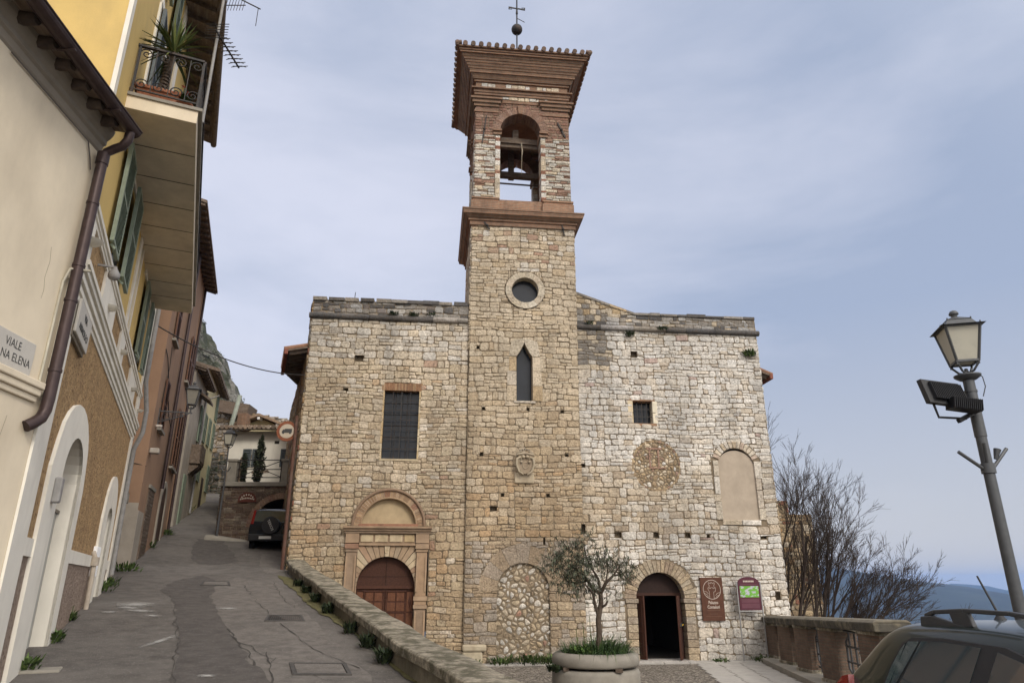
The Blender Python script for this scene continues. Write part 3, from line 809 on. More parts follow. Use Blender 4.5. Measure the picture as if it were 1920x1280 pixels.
# flank along the street
wsd = MB(Matrix(((.237, .972, 0, -7.6), (-.972, .237, 0, 0), (0, 0, 1, 0), (0, 0, 0, 1))))
pal_side = lambda u, z, g: pick(g, [(BROWN, 4), (TAN, 2), (GREY, 2), (BRICK, .6), (ORANGE, .6)])
masonry(wsd, lambda u, z: not (u < -.62 and z > 9.2), (-10.0, -.0, 1.6, 10.7), pal_side, rng, cell=.06, hs=((3, 2), (4, 2)), ws=(3, 8), warp=0.0)
wsd.build('wall', [MATS['stone'], MATS['mortar']], church)
# roofs behind the front, seen only at their eaves
rf = MB()
rf.hexa([(-7.5, .75, 9.2), (-2.6, .75, 10.3), (-2.6, 14, 10.3), (-9.6, 9, 9.2), (-7.5, .75, 9.32), (-2.6, .75, 10.42), (-2.6, 14, 10.42), (-9.6, 9, 9.32)], 0, (.26, .14, .09))
rf.hexa([(.9, .75, 10.2), (7.1, .75, 9.0), (7.1, 14, 9.0), (.9, 14, 10.2), (.9, .75, 10.32), (7.1, .75, 9.12), (7.1, 14, 9.12), (.9, 14, 10.32)], 0, (.26, .14, .09))
rf.box(7.02, 7.12, .74, 14, -.5, 9.0, 1); rf.box(-7.4, 7.1, 13.9, 14.1, 0, 9, 1)
roof = rf.build('roof', [MATS['tile'], MATS['mortar']], church)
def eave(name, base, e_, n_, a1, o1, ztop, drop, cols):
    """overhanging eave: boards, rafters, fascia, tile rows. base corner, e_ along, n_ outward (church x,y)"""
    P3 = lambda a, o, z: (base[0] + e_[0] * a + n_[0] * o, base[1] + e_[1] * a + n_[1] * o, z)
    m = MB()
    zz = lambda o: ztop - drop * o
    m.hexa([P3(.12, -.4, zz(-.4)), P3(.12, o1, zz(o1)), P3(a1, o1, zz(o1)), P3(a1 + 3.5, -.3, zz(-.3)),
            P3(.12, -.4, zz(-.4) + .05), P3(.12, o1, zz(o1) + .05), P3(a1, o1, zz(o1) + .05), P3(a1 + 3.5, -.3, zz(-.3) + .05)], 0)
    ob = m.build(name, [MATS['old_wood']], church)
    r_ = MB()
    k = int(a1 / .42)
    for i in range(k + 4):
        a = .3 + i * .42
        oo = o1 - .06 if a < a1 else max(.1, o1 - .06 - (a - a1) * .3)
        r_.bar(P3(a, -.2, zz(-.2) - .05), P3(a, oo, zz(oo) - .05), .09, .1)
    r_.split('rafter', [MATS['old_wood']], ob)
    f_ = MB(); f_.bar(P3(.1, o1 + .04, zz(o1) - .02), P3(a1, o1 + .04, zz(o1) - .02), .1, .16, col=(.22, .07, .045))
    f_.build('fascia', [MATS['tile']], ob)
    t_ = MB()
    for i in range(int(a1 / .24)):
        a = .2 + i * .24
        t_.tube([P3(a, -.3, zz(-.3) + .1), P3(a, o1 + .1, zz(o1 + .1) + .1)], .085, 8, 0, mulc((.30, .16, .10), rng.uniform(.7, 1.2)))
    t_.build('roof_tiles', [MATS['tile']], ob)
eave('eave', (-7.6, .0), (-.237, .972), (-.972, -.237), 2.6, .62, 9.12, .28, None)
eave('eave', (7.13, .25), (0.0, 1.0), (1, 0), 2.6, .52, 8.98, .42, None)
# mouldings under the parapets
pmld = MB(); x = -7.68
while x < -2.66:
    w = min(rng.uniform(.7, 1.2), -2.64 - x); pmld.tube([(x, -.035, 10.16 + rng.uniform(-.008, .008)), (x + w - .012, -.035, 10.16)], .095, 10, 0, pick(rng, [(DARK, 2), (GREY, 2), ((.38, .34, .28), 1)])); x += w
pmld.build('parapet_moulding', [MATS['stone']], church)
pmld = MB(); x = .95
while x < 7.1:
    w = min(rng.uniform(.7, 1.2), 7.22 - x); pmld.tube([(x, -.035, 10.12 - .0 * x), (x + w - .012, -.035, 10.12)], .095, 10, 0, pick(rng, [(DARK, 2), (GREY, 2), ((.38, .34, .28), 1)])); x += w
pmld.build('parapet_moulding', [MATS['stone']], church)
# putlog holes: little boxes sunk in the wall
for x, z, a, b in holes:
    ph = MB()
    y = -.1 if -2.6 < x < .9 else 0
    pts = [(x - a - .03, z - b - .03), (x + a + .03, z - b - .03), (x + a + .03, z + b + .03), (x - a - .03, z + b + .03)]
    reveal(ph, pts, y + .005, y + .16); sheet(ph, pts, y + .16); ph.build('putlog_hole', [MATS['mortar']], church)

# ---- barred window of the left bay
wn_ = MB(); pts = [(BW[0] - .05, BW[2] - .05), (BW[1] + .05, BW[2] - .05), (BW[1] + .05, BW[3] + .05), (BW[0] - .05, BW[3] + .05)]
g = .028
for k in range(9):                                           # dressed jambs
    z0 = BW[2] + k * .236
    for sx, xa in ((-1, BW[0]), (1, BW[1])):
        w = rng.choice((.06, .1, .14)); c_ = pick(rng, [(CREAM, 3), (TAN, 2), (BRICK, .4)])
        if sx < 0: wn_.box(xa - .05, xa, -.012, .26, z0 + .008, z0 + .228, 0, c_)
        else: wn_.box(xa, xa + .05, -.012, .26, z0 + .008, z0 + .228, 0, c_)
wn_.box(BW[0] - .05, BW[1] + .05, -.03, .26, BW[2] - .06, BW[2], 0, mulc(CREAM, .8))
win = wn_.build('window', [MATS['trim_stone']], church)
lt = MB(); nb = 25
for i in range(nb):
    xa = BW[0] - .09 + i * (BW[1] - BW[0] + .18) / nb
    lt.box(xa + .004, xa + (BW[1] - BW[0] + .18) / nb - .004, -.018 + rng.uniform(-.004, .004), .25, BW[3], BW[3] + .24 + rng.uniform(-.01, .01), 0, pick(rng, [((.27, .15, .085), 3), ((.34, .22, .13), 2)]))
lt.build('lintel', [MATS['brick']], win)
gl = MB(); sheet(gl, pts, .24)
for i in range(1, 3): gl.box(BW[0] + i * .356 - .012, BW[0] + i * .356 + .012, .21, .239, BW[2], BW[3], 1)
for i in range(1, 6): gl.box(BW[0], BW[1], .215, .238, BW[2] + i * .354 - .01, BW[2] + i * .354 + .01, 1)
gl.build('pane', [MATS['glass_dark'], MATS['iron']], win)
gr_ = MB()
for i in range(1, 4): gr_.bar((BW[0] + i * .267, .05, BW[2]), (BW[0] + i * .267, .05, BW[3]), .02 if i != 2 else .035)
for i in range(1, 7): gr_.bar((BW[0], .06, BW[2] + i * .303), (BW[1], .06, BW[2] + i * .303), .02)
gr_.build('grille', [MATS['iron']], win)

# ---- small barred window of the right bay
wn_ = MB()
for z0, z1 in ((SW[2], SW[2] + .34), (SW[2] + .35, SW[3])):
    wn_.box(SW[0] - .17, SW[0], -.02, .3, z0 + .005, z1, 0, pick(rng, [(CREAM, 1)])); wn_.box(SW[1], SW[1] + .16, -.02, .3, z0 + .005, z1, 0, pick(rng, [(PALE, 1)]))
wn_.box(SW[0] - .2, SW[1] + .2, -.015, .3, SW[3], SW[3] + .09, 1, (.30, .18, .11)); wn_.box(SW[0] - .1, SW[1] + .12, -.02, .3, SW[2] - .08, SW[2], 1, (.30, .18, .11))
win = wn_.build('window', [MATS['trim_stone'], MATS['brick']], church, bevel=.012)
gl = MB(); sheet(gl, [(SW[0], SW[2]), (SW[1], SW[2]), (SW[1], SW[3]), (SW[0], SW[3])], .27); gl.build('pane', [MATS['glass_dark']], win)
gr_ = MB()
for i in range(1, 4): gr_.bar((SW[0] + i * .16, .1, SW[2]), (SW[0] + i * .16, .1, SW[3]), .022)
for i in range(1, 3): gr_.bar((SW[0], .11, SW[2] + i * .243), (SW[1], .11, SW[2] + i * .243), .022)
gr_.build('grille', [MATS['iron']], win)

# ---- portal of the left bay
mat('plaster_blind', (.38, .315, .245), .9, .12, 4, .3, 40, stain=.5, stain_col=(.24, .2, .155), stain_s=1.3, stain_map=(1, 1, .5))
mat('plaster_lunette', (.42, .325, .20), .9, .14, 4, .3, 40, stain=.5, stain_col=(.24, .18, .11), stain_s=1.8, stain_map=(1, 1, .6))
PK, PK2 = (.35, .245, .16), (.30, .215, .145)
po = MB()
zb = 0.0
for sx in (-1, 1):                                           # pilasters in stages
    for (z0, z1, w, d) in ((0, .5, .40, .16), (.5, 1.45, .32, .11), (1.45, 1.55, .38, .15), (1.55, 1.66, .34, .12), (1.66, 1.78, .38, .15), (1.78, 2.98, .30, .10), (2.98, 3.06, .34, .13), (3.06, 3.20, .38, .17)):
        cx = PC + sx * 1.0
        po.box(cx - w / 2, cx + w / 2, -d, .12, z0 + .002, z1 - .002, 0, pick(rng, [(PK, 2), (PK2, 2), ((.27, .155, .1), .5), ((.40, .33, .24), 1)]))
    for (z0, z1) in ((1.9, 2.85), (.6, 1.38)):                # sunk panel of the shaft
        cx = PC + sx * 1.0
        po.box(cx - .15, cx - .10, -.135, -.102, z0, z1, 0, PK); po.box(cx + .10, cx + .15, -.135, -.102, z0, z1, 0, PK)
    cx = PC + sx * 1.0
    po.box(cx - .19, cx + .19, -.13, .1, 3.22, 3.49, 0, pick(rng, [(PK, 1)]))
# frieze with pale panels, cornice
po.box(PC - .80, PC + .80, -.05, .1, 3.22, 3.49, 0, PK2)
for xa, xb in ((-.76, -.42), (-.36, .0), (.06, .42), (.48, .76)): po.box(PC + xa, PC + xb, -.075, -.045, 3.255, 3.455, 0, pick(rng, [(CREAM, 1), (TAN, 1)]))
po.box(PC - .80, PC + .80, -.10, .1, 3.15, 3.215, 0, PK)
for z0, z1, p in ((3.49, 3.55, .15), (3.55, 3.62, .20), (3.62, 3.68, .26)): po.box(PC - 1.19 - p * .3, PC + 1.19 + p * .3, -p, .1, z0 + .001, z1 - .001, 0, pick(rng, [((.24, .16, .11), 1), (PK2, 1)]))
po.box(PC - .86, PC + .86, -.10, .1, 3.685, 3.76, 1, (.27, .14, .09))
# spandrel of radiating stones round the door arch
def ray_rect(cx, cz, t, x0, x1, z1):
    c, s_ = math.cos(R(t)), math.sin(R(t)); k = 99
    if s_ > 1e-6: k = min(k, (z1 - cz) / s_)
    if c > 1e-6: k = min(k, (x1 - cx) / c)
    if c < -1e-6: k = min(k, (x0 - cx) / c)
    return (cx + c * k, cz + s_ * k)
DR, DZ = .82, 2.03
nv = 21
for i in range(nv):
    t0, t1 = 180 * i / nv + .35, 180 * (i + 1) / nv - .35
    tm = (t0 + t1) / 2
    q0, q1 = ray_rect(PC, DZ, t0, PC - .84, PC + .84, 3.145), ray_rect(PC, DZ, t1, PC - .84, PC + .84, 3.145)
    pts = [(PC + DR * math.cos(R(t0)), DZ + DR * math.sin(R(t0))), q0]
    if abs(q0[1] - 3.145) > .01 and abs(q1[1] - 3.145) < .01: pts.append((PC + .84, 3.145))
    if abs(q0[1] - 3.145) < .01 and abs(q1[1] - 3.145) > .01: pts.append((PC - .84, 3.145))
    pts += [q1, (PC + DR * math.cos(R(t1)), DZ + DR * math.sin(R(t1)))]
    pale = i in (4, 5, 15, 16, 10)
    po.prism(pts, -.065 if i in (10,) else -.035 + rng.uniform(-.006, .006), .22, 0, soft((.38, .285, .19), pick(rng, [(CREAM, 1)] if pale else [(PK, 3), (PK2, 2), ((.31, .19, .125), 1), ((.38, .29, .2), 1)]), .6))
for sx in (-1, 1):
    for k in range(5):
        xa, xb = (PC - .84, PC - DR) if sx < 0 else (PC + DR, PC + .84)
        po.box(xa, xb + (0 if sx > 0 else 0), -.03, .22, k * .406, (k + 1) * .406 - .006, 0, pick(rng, [(TAN, 1), (PK, 1), (GREY, 1)]))
# sunburst roundel on the keystone
po.tube([(PC + .055 * math.cos(R(a)), -.075, 3.0 + .055 * math.sin(R(a))) for a in range(0, 361, 30)], .012, 6, 0, CREAM)
po.ball((PC, -.07, 3.0), .02, n=8, m=6, col=CREAM)
ring_back(po, PC, 3.68, .85, PR + .12, .004, 0)
portal = po.build('portal', [MATS['trim_stone'], MATS['brick']], church, bevel=.006)
lun = MB()
sheet(lun, [(PC - .84, 3.70)] + [(PC + .84, 3.70)] + arch_pts(PC, 3.70, .84, 0, 180, 24)[1:-1], .10, 0)
lun.build('lunette', [MATS['plaster_lunette']], portal)
ar = MB()
voussoirs(ar, PC, 3.70, .80, 1.0, 34, -.06, .2, lambda g: pick(g, [((.30, .20, .125), 3), ((.36, .25, .16), 2), ((.25, .14, .09), 1)]), rng, gap=.5, jr=.004)
ap = arch_pts(PC, 3.70, 1.035, 0, 180, 30)
ar.tube([(x, -.07, z) for x, z in ap], .045, 8, 0, (.22, .15, .10))
ap = arch_pts(PC, 3.70, .80, 0, 180, 30)
ar.tube([(x, -.05, z) for x, z in ap], .028, 8, 0, (.30, .21, .13))
ar.build('arch', [MATS['trim_stone']], portal)
# door: two leaves of framed panels, arched boarded top
WD, WD2 = (.072, .028, .016), (.125, .05, .025)
dr = MB()
dpts = [(PC - DR, 1.70)] + [(PC + DR, 1.70)] + arch_pts(PC, DZ, DR, 0, 180, 24)
dr.prism(dpts, .17, .22, 0, mulc(WD, .8))
for sx in (-1, 1):
    for k in range(3):                                       # boards of the head
        pass
dr.box(PC - .01, PC + .01, .15, .17, 2.05, DZ + DR - .02, 0, mulc(WD, .5))
dr.box(PC - DR, PC + DR, .16, .172, 2.30, 2.315, 0, mulc(WD, .4))
dr.box(PC - DR, PC + DR, .14, .172, 1.98, 2.06, 0, WD)
door = dr.build('door', [MATS['wood_door']], portal)
for sx in (-1, 1):
    lf = MB()
    xa, xb = (PC - DR, PC - .006) if sx < 0 else (PC + .006, PC + DR)
    lf.box(xa, xb, .17, .22, 0.02, 1.975, 0, WD)
    fx = (xb - .05, xb - .56, xb - .62) if sx < 0 else (xa + .05, xa + .56, xa + .62)
    x0, x1 = min(fx[0], fx[1]), max(fx[0], fx[1])
    for zk in (.12, .80, 1.36):                              # panels of four
        h = .54 if zk > .2 else .6
        for i in range(2):
            for j in range(2):
                pa = x0 + i * (x1 - x0) / 2 + .018; pb = x0 + (i + 1) * (x1 - x0) / 2 - .018
                za = zk + j * h / 2 + .02; zb_ = zk + (j + 1) * h / 2 - .02
                lf.box(pa, pb, .158, .171, za, zb_, 0, WD2)
        lf.box(x0 - .02, x1 + .02, .145, .171, zk - .035, zk, 0, WD); lf.box(x0 - .02, x1 + .02, .145, .171, zk + h, zk + h + .03, 0, WD)
        s0, s1 = (xa + .03, x0 - .05) if sx < 0 else (x1 + .05, xb - .03)
        lf.box(s0, s1, .155, .171, zk + .01, zk + h - .01, 0, WD2)
        if zk > 1:
            c0 = (s0 + s1) / 2; c1 = zk + h / 2
            lf.add([(c0 - .05, .150, c1), (c0, .150, c1 - .16), (c0 + .05, .150, c1), (c0, .150, c1 + .16), (c0, .138, c1)], [(0, 1, 4), (1, 2, 4), (2, 3, 4), (3, 0, 4)], 0, WD)
    for xx in (x0 - .03, x1 + .01, (x0 + x1) / 2 - .008): lf.box(xx, xx + .018, .150, .171, .08, 1.94, 0, WD)
    lf.build('door_leaf', [MATS['wood_door']], door, bevel=.004)

# ---- doorway of the right bay
dw = MB()
voussoirs(dw, RD[0], RD[2], RD[1], RD[1] + .37, 23, -.026, .42, lambda g: soft((.47, .39, .27), pick(g, [((.40, .30, .18), 3), (TAN, 2), ((.46, .37, .24), 2), ((.33, .22, .13), 1)]), .6), rng, jr=.05, gap=.55)
for sx in (-1, 1):
    z = -.02
    while z < RD[2] - .14:
        h = min(rng.uniform(.16, .24), RD[2] - .13 - z); w = .34 + rng.uniform(-.06, 0)
        xa, xb = (RD[0] - RD[1] - w, RD[0] - RD[1] + rng.uniform(0, .012)) if sx < 0 else (RD[0] + RD[1] - rng.uniform(0, .012), RD[0] + RD[1] + w)
        dw.box(xa, xb, -.03 + rng.uniform(-.012, .006), .42, z + .007, z + h - .006, 0, soft((.47, .395, .28), pick(rng, [((.34, .26, .17), 2), (TAN, 2), (BROWN, 1), (GREY, .5)]), .6)); z += h
    xa, xb = (RD[0] - RD[1] - .34, RD[0] - RD[1] + .05) if sx < 0 else (RD[0] + RD[1] - .05, RD[0] + RD[1] + .34)
    dw.box(xa, xb, -.06, .42, RD[2] - .12, RD[2] - .004, 0, (.36, .29, .2))
dw.box(RD[0] - RD[1] - .1, RD[0] + RD[1] + .1, -.35, .5, -.02, .05, 0, (.45, .41, .34))
ring_back(dw, RD[0], RD[2], RD[1] + .02, RD[1] + .5, .003, 1)
for sx in (-1, 1): x0, x1 = sorted((RD[0] + sx * (RD[1] + .02), RD[0] + sx * (RD[1] + .46))); sheet(dw, [(x0, -.05), (x1, -.05), (x1, RD[2]), (x0, RD[2])], .003, 1)
dway = dw.build('doorway', [MATS['stone'], MATS['mortar']], church, bevel=.014)
rm = MB()                                                     # hall behind the door, walls painted dark to read as unlit
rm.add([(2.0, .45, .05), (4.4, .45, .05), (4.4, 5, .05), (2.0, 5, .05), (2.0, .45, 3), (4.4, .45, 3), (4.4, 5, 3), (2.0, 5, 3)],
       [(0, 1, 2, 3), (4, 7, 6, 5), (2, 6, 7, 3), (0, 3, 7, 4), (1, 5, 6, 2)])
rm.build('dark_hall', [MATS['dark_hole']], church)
fm = MB()
fm.prism([(RD[0] - RD[1], 1.80), (RD[0] + RD[1], 1.80)] + arch_pts(RD[0], RD[2], RD[1], 8, 172, 20), .30, .36, 0, (.022, .010, .007))
for xa in (RD[0] - RD[1], RD[0] + RD[1] - .07): fm.box(xa, xa + .07, .30, .37, .05, 1.80, 0, (.04, .016, .010))
fm.box(RD[0] - RD[1], RD[0] + RD[1], .28, .37, 1.78, 1.86, 0, (.045, .018, .011))
frm = fm.build('door_frame', [MATS['wood_door']], dway)
def leaf(x_h, y_h, ang, w, name):
    m = MB(Matrix.Translation((x_h, y_h, 0)) @ Matrix.Rotation(R(ang), 4, 'Z'))
    m.box(0, w, -.025, .025, .06, 1.78, 0, (.065, .025, .015))
    for zk, h in ((.18, .62), (.92, .72)): m.box(.09, w - .09, -.034, .034, zk, zk + h, 0, (.045, .018, .011))
    return m.build(name, [MATS['wood_door']], dway, bevel=.004)
leaf(RD[0] - RD[1] + .07, .33, -62, .34, 'door_leaf')
lf2 = leaf(RD[0] + RD[1] - .05, .31, 244, .60, 'door_leaf')
pb = MB(); pa = Matrix.Translation((RD[0] + RD[1] - .05, .31, 0)) @ Matrix.Rotation(R(244), 4, 'Z')
pb.M = pa; pb.tube([(.12, .075, .98), (.56, .075, .98)], .018, 8, 0, (.55, .33, .02)); pb.box(.08, .14, .03, .09, .93, 1.05, 0, (.03, .03, .03)); pb.box(.52, .57, .03, .09, .94, 1.03, 0, (.03, .03, .03))
pb.build('push_bar', [MATS['tile']], lf2)

# ---- blocked window with plaster
cx = (BWN[0] + BWN[1]) / 2
bw = MB()
voussoirs(bw, cx, BWN[3], .595, .82, 13, -.03, .2, lambda g: soft((.56, .49, .37), pick(g, [(PALE, 2), (CREAM, 3), (TAN, 2), ((.36, .24, .16), 1.2)]), .6), rng, a0=22, a1=158, jr=.02)
for sx in (-1, 1):
    z = BWN[2]
    while z < BWN[3] + .18:
        h = min(rng.choice((.22, .36, .55)), BWN[3] + .2 - z); w = rng.uniform(.16, .23)
        xa, xb = (BWN[0] - w, BWN[0]) if sx < 0 else (BWN[1], BWN[1] + w)
        bw.box(xa, xb, -.03 + rng.uniform(-.01, .005), .2, z + .008, z + h - .006, 0, soft((.58, .52, .40), pick(rng, [(PALE, 1), (CREAM, 2), ((.48, .38, .26), 1)]), .6)); z += h
bw.box(BWN[0] - .02, cx - .01, -.035, .2, BWN[2] - .15, BWN[2] - .005, 0, CREAM); bw.box(cx + .01, BWN[1] + .02, -.035, .2, BWN[2] - .15, BWN[2] - .005, 0, PALE)
ring_back(bw, cx, BWN[3], .60, .95, .004, 1)
for sx in (-1, 1): x0, x1 = sorted((cx + sx * .60, cx + sx * .90)); sheet(bw, [(x0, BWN[2] - .2), (x1, BWN[2] - .2), (x1, BWN[3]), (x0, BWN[3])], .004, 1)
bwn = bw.build('blocked_window', [MATS['stone'], MATS['mortar']], church, bevel=.012)
pl = MB(); sheet(pl, [(BWN[0] - .01, BWN[2] - .01), (BWN[1] + .01, BWN[2] - .01)] + [(cx + .605 * math.cos(R(a)), BWN[3] + .605 * 0.87 * math.sin(R(a))) for a in range(0, 181, 8)], .035)
pl.build('plaster_infill', [MATS['plaster_blind']], bwn)
# ---- blocked round window: thin ring, rubble and brick inside
rw = MB()
in_c = lambda u, z: math.hypot(u - CIR[0], z - CIR[1]) < CIR[2] - .02
sheet(rw, arch_pts(CIR[0], CIR[1], CIR[2] + .02, 0, 348, 29), .012, 1)
rubble(rw, in_c, (CIR[0] - .75, CIR[0] + .75, CIR[1] - .75, CIR[1] + .75), 150, lambda u, z, g: pick(g, [(PALE, 1.2), (CREAM, 2.2), (TAN, 2), ((.32, .21, .14), .8), (BROWN, 2)]), rng, .026, .012, (.006, .022), .7)
voussoirs(rw, CIR[0], CIR[1], CIR[2] - .03, CIR[2] + .03, 44, -.012, .1, lambda g: pick(g, [(BROWN, 3), ((.31, .2, .13), 1), (TAN, 1)]), rng, 0, 360, gap=.6, jr=.004)
for xa, xb, za, zb_ in ((-.22, -.17, -.05, .55), (.06, .11, -.05, .55), (-.3, .2, .50, .56), (-.22, .3, -.1, -.05)):
    rw.box(CIR[0] + xa, CIR[0] + xb, -.03, .05, CIR[1] + za, CIR[1] + zb_, 0, (.31, .19, .125))
rw.build('blocked_round_window', [MATS['stone'], MATS['mortar']], church)
# ---- blocked central archway
ca = MB()
in_a = lambda u, z: z > -.02 and (abs(u - CA[0]) < CA[1] - .005 if z < CA[2] else math.hypot(u - CA[0], z - CA[2]) < CA[1] + .01)
sheet(ca, [(CA[0] - CA[1] - .03, -.05), (CA[0] + CA[1] + .03, -.05)] + arch_pts(CA[0], CA[2], CA[1] + .03, 0, 180, 20), -.03, 1)
rubble(ca, in_a, (CA[0] - .78, CA[0] + .78, -.02, 2.72), 190, lambda u, z, g: soft((.52, .43, .30), pick(g, [(PALE, 3), (CREAM, 4), (TAN, 3), (BROWN, 1.2), (BRICK, .2), (GREY, .8)]), .75), rng, .034, -.025, (.008, .034), .72)
voussoirs(ca, CA[0], CA[2], CA[1], 1.29, 9, -.122, .2, lambda g: soft((.37, .29, .195), pick(g, [((.33, .27, .195), 3), (BROWN, 2), ((.30, .265, .21), 1)]), .5), rng, jr=.03, gap=.22)
ring_back(ca, CA[0], CA[2], CA[1] - .02, 1.42, -.097, 1)
ca.build('blocked_archway', [MATS['stone'], MATS['mortar']], church)
cq = MB(); z = 0.55                                           # worn base blocks beside the arch
for xa, xb, za, zb_, y0 in ((-2.62, -2.05, .0, .34, -.22), (-2.62, -1.95, .34, .52, -.26)): cq.box(xa, xb, y0, .0, za, zb_, 0, (.42, .36, .26))
cq.build('base_block', [MATS['trim_stone']], church, bevel=.05)
# ---- coat of arms
ax, az = CH(984, 868, -.2)
co = MB()
sh_ = [(0, -.34), (.10, -.30), (.19, -.18), (.23, 0), (.22, .16), (.17, .26), (-.17, .26), (-.22, .16), (-.23, 0), (-.19, -.18), (-.10, -.30)]
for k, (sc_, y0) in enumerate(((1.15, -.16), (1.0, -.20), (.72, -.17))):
    co.prism([(ax + x * sc_, az + z * sc_) for x, z in sh_], y0 - (0, .10, .03)[k], -.08, 0, mulc((.30, .24, .17), (.8, 1.05, .45)[k]))  # shield layers toned apart, shading of the relief put into the colour
for sx in (-1, 1):
    co.tube([(ax + sx * x, -.32, az + z) for x, z in ((.06, -.36), (.2, -.26), (.27, -.05), (.24, .12), (.14, .16), (.12, .09))], [.02, .035, .04, .04, .035, .02], 8, 0, (.38, .32, .23))
    co.ball((ax + sx * .12, -.33, az + .02), .045, n=10, m=8, col=(.40, .33, .24)); co.ball((ax + sx * .06, -.34, az + .17), .055, n=10, m=8, col=(.42, .35, .25))
    co.tube([(ax + sx * .28, -.24, az + .20), (ax + sx * .22, -.26, az + .30), (ax + sx * .1, -.26, az + .36)], [.02, .04, .03], 8, 0, (.3, .25, .18))
co.tube([(ax - .24, -.26, az + .25), (ax, -.34, az + .28), (ax + .24, -.26, az + .25)], .04, 8, 0, (.36, .30, .22))
for a in range(5): co.ball((ax - .14 + a * .07, -.26, az + .38 + .02 * (2 - abs(a - 2))), .035, n=8, m=6, col=(.22, .19, .15))
co.tube([(ax + .08 * math.cos(R(t)), -.30, az - .08 + .1 * math.sin(R(t))) for t in range(0, 361, 30)], .016, 6, 0, (.4, .33, .24))
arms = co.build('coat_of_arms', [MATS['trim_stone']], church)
pq = MB(); px_, pz_ = CH(983, 895, -.15); pq.box(px_ - .30, px_ + .30, -.19, -.08, pz_ - .17, pz_ + .16, 0, (.42, .35, .25)); pq.build('plaque', [MATS['trim_stone']], arms, bevel=.03)
# ================================================================== BELL TOWER (part of the church)
def brick_mat(name, c1, c2, mo, w=.26, h=.062, mortar=.010):
    m = mat(name, (1, 1, 1), .92, .2, 7, 0, stain=.55, stain_col=(.085, .06, .045), stain_map=(1, 1, .4), stain_s=1.8)
    t = m.node_tree; N, L = t.nodes, t.links; b = N['Principled BSDF']; tc = N['Texture Coordinate']
    se = N.new('ShaderNodeSeparateXYZ'); L.new(tc.outputs['Object'], se.inputs[0])
    ad = N.new('ShaderNodeMath'); L.new(se.outputs['X'], ad.inputs[0]); L.new(se.outputs['Y'], ad.inputs[1])
    cm = N.new('ShaderNodeCombineXYZ'); L.new(ad.outputs[0], cm.inputs['X']); L.new(se.outputs['Z'], cm.inputs['Y'])
    bt = N.new('ShaderNodeTexBrick'); L.new(cm.outputs[0], bt.inputs['Vector'])
    bt.inputs['Scale'].default_value = 1; bt.inputs['Brick Width'].default_value = w; bt.inputs['Row Height'].default_value = h
    bt.inputs['Mortar Size'].default_value = mortar; bt.inputs['Bias'].default_value = 0; bt.inputs['Mortar Smooth'].default_value = .3
    bt.inputs['Color1'].default_value = (*c1, 1); bt.inputs['Color2'].default_value = (*c2, 1); bt.inputs['Mortar'].default_value = (*mo, 1)
    sc = next(n for n in N if n.type == 'VECT_MATH' and n.operation == 'SCALE')
    L.new(bt.outputs['Color'], sc.inputs[0])
    bp = N.new('ShaderNodeBump'); bp.inputs['Strength'].default_value = .8; bp.inputs['Distance'].default_value = .012; bp.invert = True
    n3 = N.new('ShaderNodeTexNoise'); n3.inputs['Scale'].default_value = 45; L.new(tc.outputs['Object'], n3.inputs['Vector'])
    ma = N.new('ShaderNodeMath'); ma.operation = 'MULTIPLY_ADD'; L.new(n3.outputs['Fac'], ma.inputs[0]); ma.inputs[1].default_value = -.5; L.new(bt.outputs['Fac'], ma.inputs[2])
    L.new(ma.outputs[0], bp.inputs['Height']); L.new(bp.outputs[0], b.inputs['Normal'])
    return m
brick_mat('brick_courses', (.275, .155, .098), (.215, .12, .078), (.215, .17, .125))
brick_mat('brick_pale', (.33, .19, .12), (.27, .145, .09), (.26, .21, .155))

T0, T1, TF, TB = -2.6, .92, -.1, 3.42
tw = MB(); masonry(tw, in_mid, (T0, .9, 0, 13.75), pal_mid, rng, seed=6.0, y=TF, **SH)
# edge of the projecting middle bay
for x, s_ in ((T0, -1), (.9, 1)):
    tw.add([(x, TF, 0), (x, .02, 0), (x, .02, 13.7), (x, TF, 13.7)], [(0, 1, 2, 3)], 1)
tw.M = Matrix(((0, 1, 0, T0), (-1, 0, 0, TF), (0, 0, 1, 0), (0, 0, 0, 1)))       # left flank above the roofs
masonry(tw, lambda u, z: True, (-3.5, 0, 9.2, 13.75), pal_mid, rng, seed=1, cell=.055, hs=((3, 3), (4, 3)), ws=(4, 9))
tw.M = Matrix(((0, -1, 0, T1), (1, 0, 0, TF), (0, 0, 1, 0), (0, 0, 0, 1)))
masonry(tw, lambda u, z: True, (0, 3.5, 9.2, 13.75), pal_mid, rng, seed=2, cell=.055, hs=((3, 3), (4, 3)), ws=(4, 9))
tw.M = Matrix(((-1, 0, 0, T1), (0, -1, 0, TB), (0, 0, 1, 0), (0, 0, 0, 1)))
tw.add([(0, 0, 9), (3.52, 0, 9), (3.52, 0, 13.75), (0, 0, 13.75)], [(0, 1, 2, 3)], 1)
tw.M = None
tower = tw.build('bell_tower', [MATS['stone'], MATS['mortar']], church)
# oculus
oc = MB()
voussoirs(oc, OC[0], OC[1], .45, .655, 13, TF - .045, TF + .3, lambda g: pick(g, [((.55, .47, .33), 3), ((.5, .42, .30), 2)]), rng, 4, 364, gap=.4, jr=.004)
ocu = oc.build('oculus', [MATS['stone']], tower)
g_ = MB(); sheet(g_, arch_pts(OC[0], OC[1], .46, 0, 345, 23), TF + .26); g_.build('pane', [MATS['glass_dark']], ocu)
